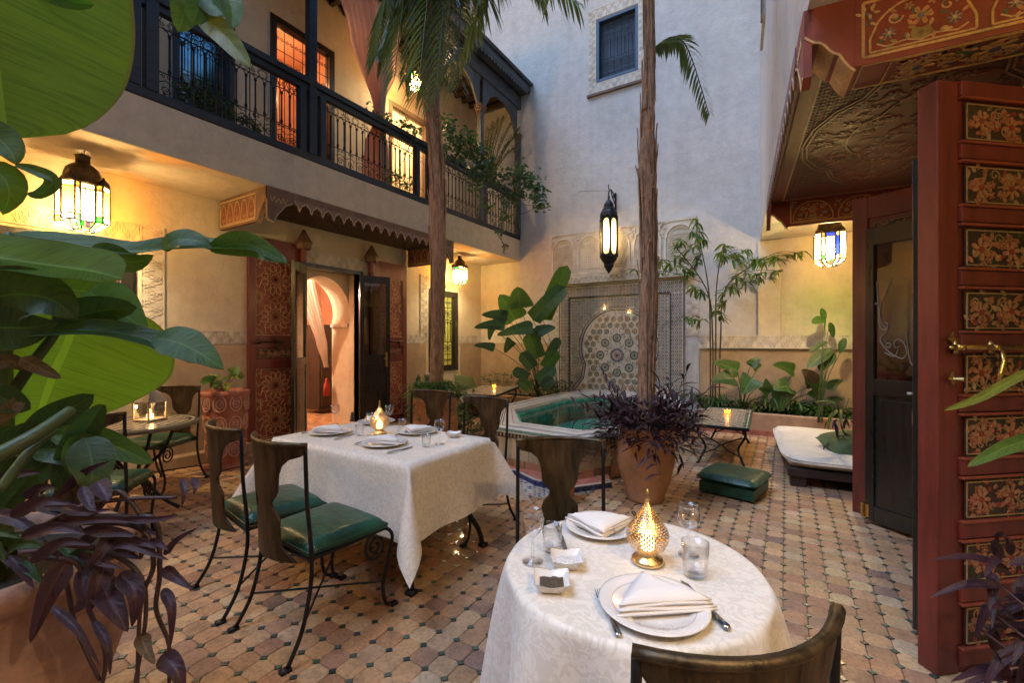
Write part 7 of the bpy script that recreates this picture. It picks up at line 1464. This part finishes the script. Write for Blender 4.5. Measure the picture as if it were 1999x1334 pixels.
for q, (x_, lbl) in enumerate(((-.75, 'leafy mound under the canes at the left of the bed'), (.05, 'leafy mound in the middle of the bed behind the low table'), (.55, 'leafy mound at the right of the bed beside the day bed'))):
    t = thing('shrub', lbl, 'shrub', (x_, 7.95, .28)); foliage('leaves', LEAFM if q != 1 else LEAFD, t, 420, lambda r_: (r_.uniform(-.42, .42), r_.uniform(-.12, .12), .20*r_.random()**1.3), .13, .018, q+50, .5)
    for k in range(6): stem(t, STEMG, [(.05*k-.12, 0, 0), (.12*k-.3, 0, .2), (.14*k-.35, -.02, .33)], .005, 'twig')
rp = thing('purple_plant', 'green and purple plant hanging over the right day bed', 'plant', (.72, 5.55, .3)); rr = random.Random(4)
for k in range(40): p = at(rr.uniform(1622, 1665), rr.uniform(790, 905), 4.6)-V((.72, 5.55, .3)); place_leaf(rp, p, V((rr.uniform(-1, .4), rr.uniform(-.5, .5), rr.uniform(-1, .3))), rr.uniform(.9, 1.4), mesh_bank if k % 3 else lb)
stem(rp, STEMP, [(0, 0, 0), at(1650, 850, 4.6)-V((.72, 5.55, .3)), at(1635, 790, 4.6)-V((.72, 5.55, .3))], .01)
# -- balcony creepers
def creeper(label, clumps, n, L, mat, flowers=0, seed=1):
    t = thing('creeper', label, 'climbing plant', (0, 0, 0)); mb = MB(); uvs = []; r_ = random.Random(seed); cs = [(at(x, y, d), s) for x, y, d, s in clumps]
    for (c, s) in cs:
        for k in range(int(n*s*s*95)):
            g = lambda: max(-1.6, min(1.6, r_.gauss(0, .55))); p = c+V((g()*s*.6, g()*s, g()*s*.8)); a = r_.random()*6.28
            blades(mb, uvs, p, V((math.cos(a), math.sin(a), r_.uniform(-.9, .5))), L*r_.uniform(.6, 1.3), L*.30, .3, 3, V((r_.uniform(-1, 1), r_.uniform(-1, 1), .6)).normalized())
    stuff(mb.build('foliage', mat, t, smooth=True, recalc=False, uvs=uvs))
    for i in range(len(cs)-1):
        if (cs[i][0]-cs[i+1][0]).length < 1.2: stem(t, BAMB, [cs[i][0], (cs[i][0]+cs[i+1][0])/2+V((0, 0, -.06)), cs[i+1][0]], .006, 'vine')
    if flowers:
        for k in range(flowers):
            c, s = r_.choice(cs); p = c+V((s*.5, r_.uniform(-s, s), r_.uniform(-s, s)*.8)); mb = MB(); 
            for q in range(5): a = q*1.257; mb.prism([(0, 0), (.022*math.cos(a-.4), .022*math.sin(a-.4)), (.036*math.cos(a), .036*math.sin(a)), (.022*math.cos(a+.4), .022*math.sin(a+.4))], plane(p, (0, 1, 0), (0, 0, 1), (.8, -.5, 0)), 0, .004)
            mb.build('blossom', M('peach_blossom', (.55, .24, .10), .7), t)
    return t
LV = leafmat('creeper_leaf', (.045, .10, .03), (.02, .05, .02), .3, 4)
creeper('trailing plant hanging through the railing near the grilled door', [(385, 190, 5.0, .16), (415, 200, 5.1, .17), (440, 215, 5.2, .15), (480, 235, 5.4, .15), (442, 240, 5.1, .08), (440, 262, 5.1, .06), (455, 275, 5.1, .06), (500, 245, 5.5, .10), (355, 175, 4.9, .12)], 36, .055, LV)
creeper('creeper tangled along the handrail under the tied curtain', [(730, 222, 6.3, .12), (752, 235, 6.35, .14), (790, 240, 6.6, .12), (810, 255, 6.7, .12), (770, 345, 6.5, .10), (795, 360, 6.6, .10), (720, 330, 6.3, .05)], 30, .06, LV, 3, 5)
creeper('large flowering creeper over the far end of the balcony', [(870, 250, 7.0, .22), (895, 275, 7.1, .26), (920, 300, 7.2, .28), (945, 320, 7.3, .28), (925, 275, 7.2, .2), (965, 345, 7.5, .24), (930, 350, 7.2, .2), (1000, 345, 7.6, .2), (1020, 340, 7.6, .24), (1040, 360, 7.6, .24), (1048, 385, 7.6, .2), (1015, 375, 7.6, .2), (990, 385, 7.5, .18), (1055, 400, 7.5, .14), (985, 420, 7.4, .14), (975, 450, 7.3, .09), (985, 480, 7.2, .08), (950, 400, 7.2, .15), (880, 300, 7.0, .15)], 20, .075, LV, 12, 9)
dp = thing('potted_palm', 'small date palm glowing in lamp light on the balcony end', 'plant', (-5.35, 7.6, 3.6)); o = V((-5.35, 7.6, 3.6))
for k, (x, y) in enumerate(((975, 232), (1000, 240), (1010, 262), (955, 250), (1005, 290), (985, 228), (945, 275), (965, 240), (1015, 250))):
    e = at(x, y, 9.0)-o; s0 = V((0, 0, .9)); frond('frond', leafmat('lamp_lit_frond', (.12, .12, .03), (.06, .07, .02), .4, 3), dp, [s0, s0.lerp(e, .35)+V((0, 0, .12)), s0.lerp(e, .7)+V((0, 0, .12)), e], .22, 26, k, .3, .008)  # yellower palm leaf, lamplight put into the frond colour
mb = MB(); mb.tube([(0, 0, 0), (0, 0, .95)], [.07, .05], 9); mb.build('trunk', BARK, dp, True)
# -- plants at the right edge
dk = thing('dark_leaf_plant', 'dark purple plant in deep shade at the lower right edge', 'plant', (1.25, 1.55, 0)); o = V((1.25, 1.55, 0)); rr = random.Random(77)
c0 = at(1985, 1220, 1.5)-o
for k in range(80):
    a = rr.uniform(PI*.55, PI*1.55) if k % 3 else rr.random()*6.28; s0 = c0+V((rr.uniform(-.05, .2), rr.uniform(-.1, .1), rr.uniform(-.2, .22))); L = rr.uniform(.12, .26); d = RT*math.cos(a)+V((0, 0, 1))*math.sin(a)*.6-FW*rr.uniform(-.2, .5); leaf('leaf', LEAFP, dk, [s0, s0+d*L*.5+V((0, 0, .02)), s0+d*L+V((0, 0, -.01))], .018, face(at(1950, 1200, 1.5), 1, (0, 0, .8)), prof='point', nu=8, nv=2, fold=.4)
for k in range(9): s0 = V((0, 0, .1)); e = c0+V((rr.uniform(-.1, .2), rr.uniform(-.1, .1), rr.uniform(-.15, .2))); stem(dk, STEMP, [s0, (s0+e)/2, e], .007, 'stem')
pot('shaded terracotta pot outside the frame at the right edge', (1.25, 1.55, 0), [(.14, 0), (.18, .3), (.20, .32), (.20, .36), (.17, .36)], soil=(.17, .33))
gp = thing('grassy_plant', 'pale green arching blades reaching in at the right edge', 'plant', (0, 0, 0))
pleaf(gp, LEAFY, [(2080, 700, 1.2), (1990, 735, 1.2), (1910, 778, 1.2), (1842, 802, 1.2)], 9, 1.2, fold=.3, prof='lance', nu=14, nv=2); pleaf(gp, LEAFM, [(2100, 830, 1.1), (2010, 858, 1.1), (1950, 880, 1.1), (1888, 912, 1.1)], 14, 1.1, fold=.3, prof='lance', nu=14, nv=2)
stem(gp, STEMG, [(1.4, 1.25, .0), at(2120, 900, 1.15), at(2080, 700, 1.2)], .006); stem(gp, STEMG, [(1.4, 1.25, .0), at(2130, 950, 1.12), at(2100, 830, 1.1)], .006)
for o_ in list(bpy.data.objects):
    if o_.location.length == 0 and o_.get('category') in ('plant', 'climbing plant') and not o_.parent and o_.children: o_.empty_display_size = .1
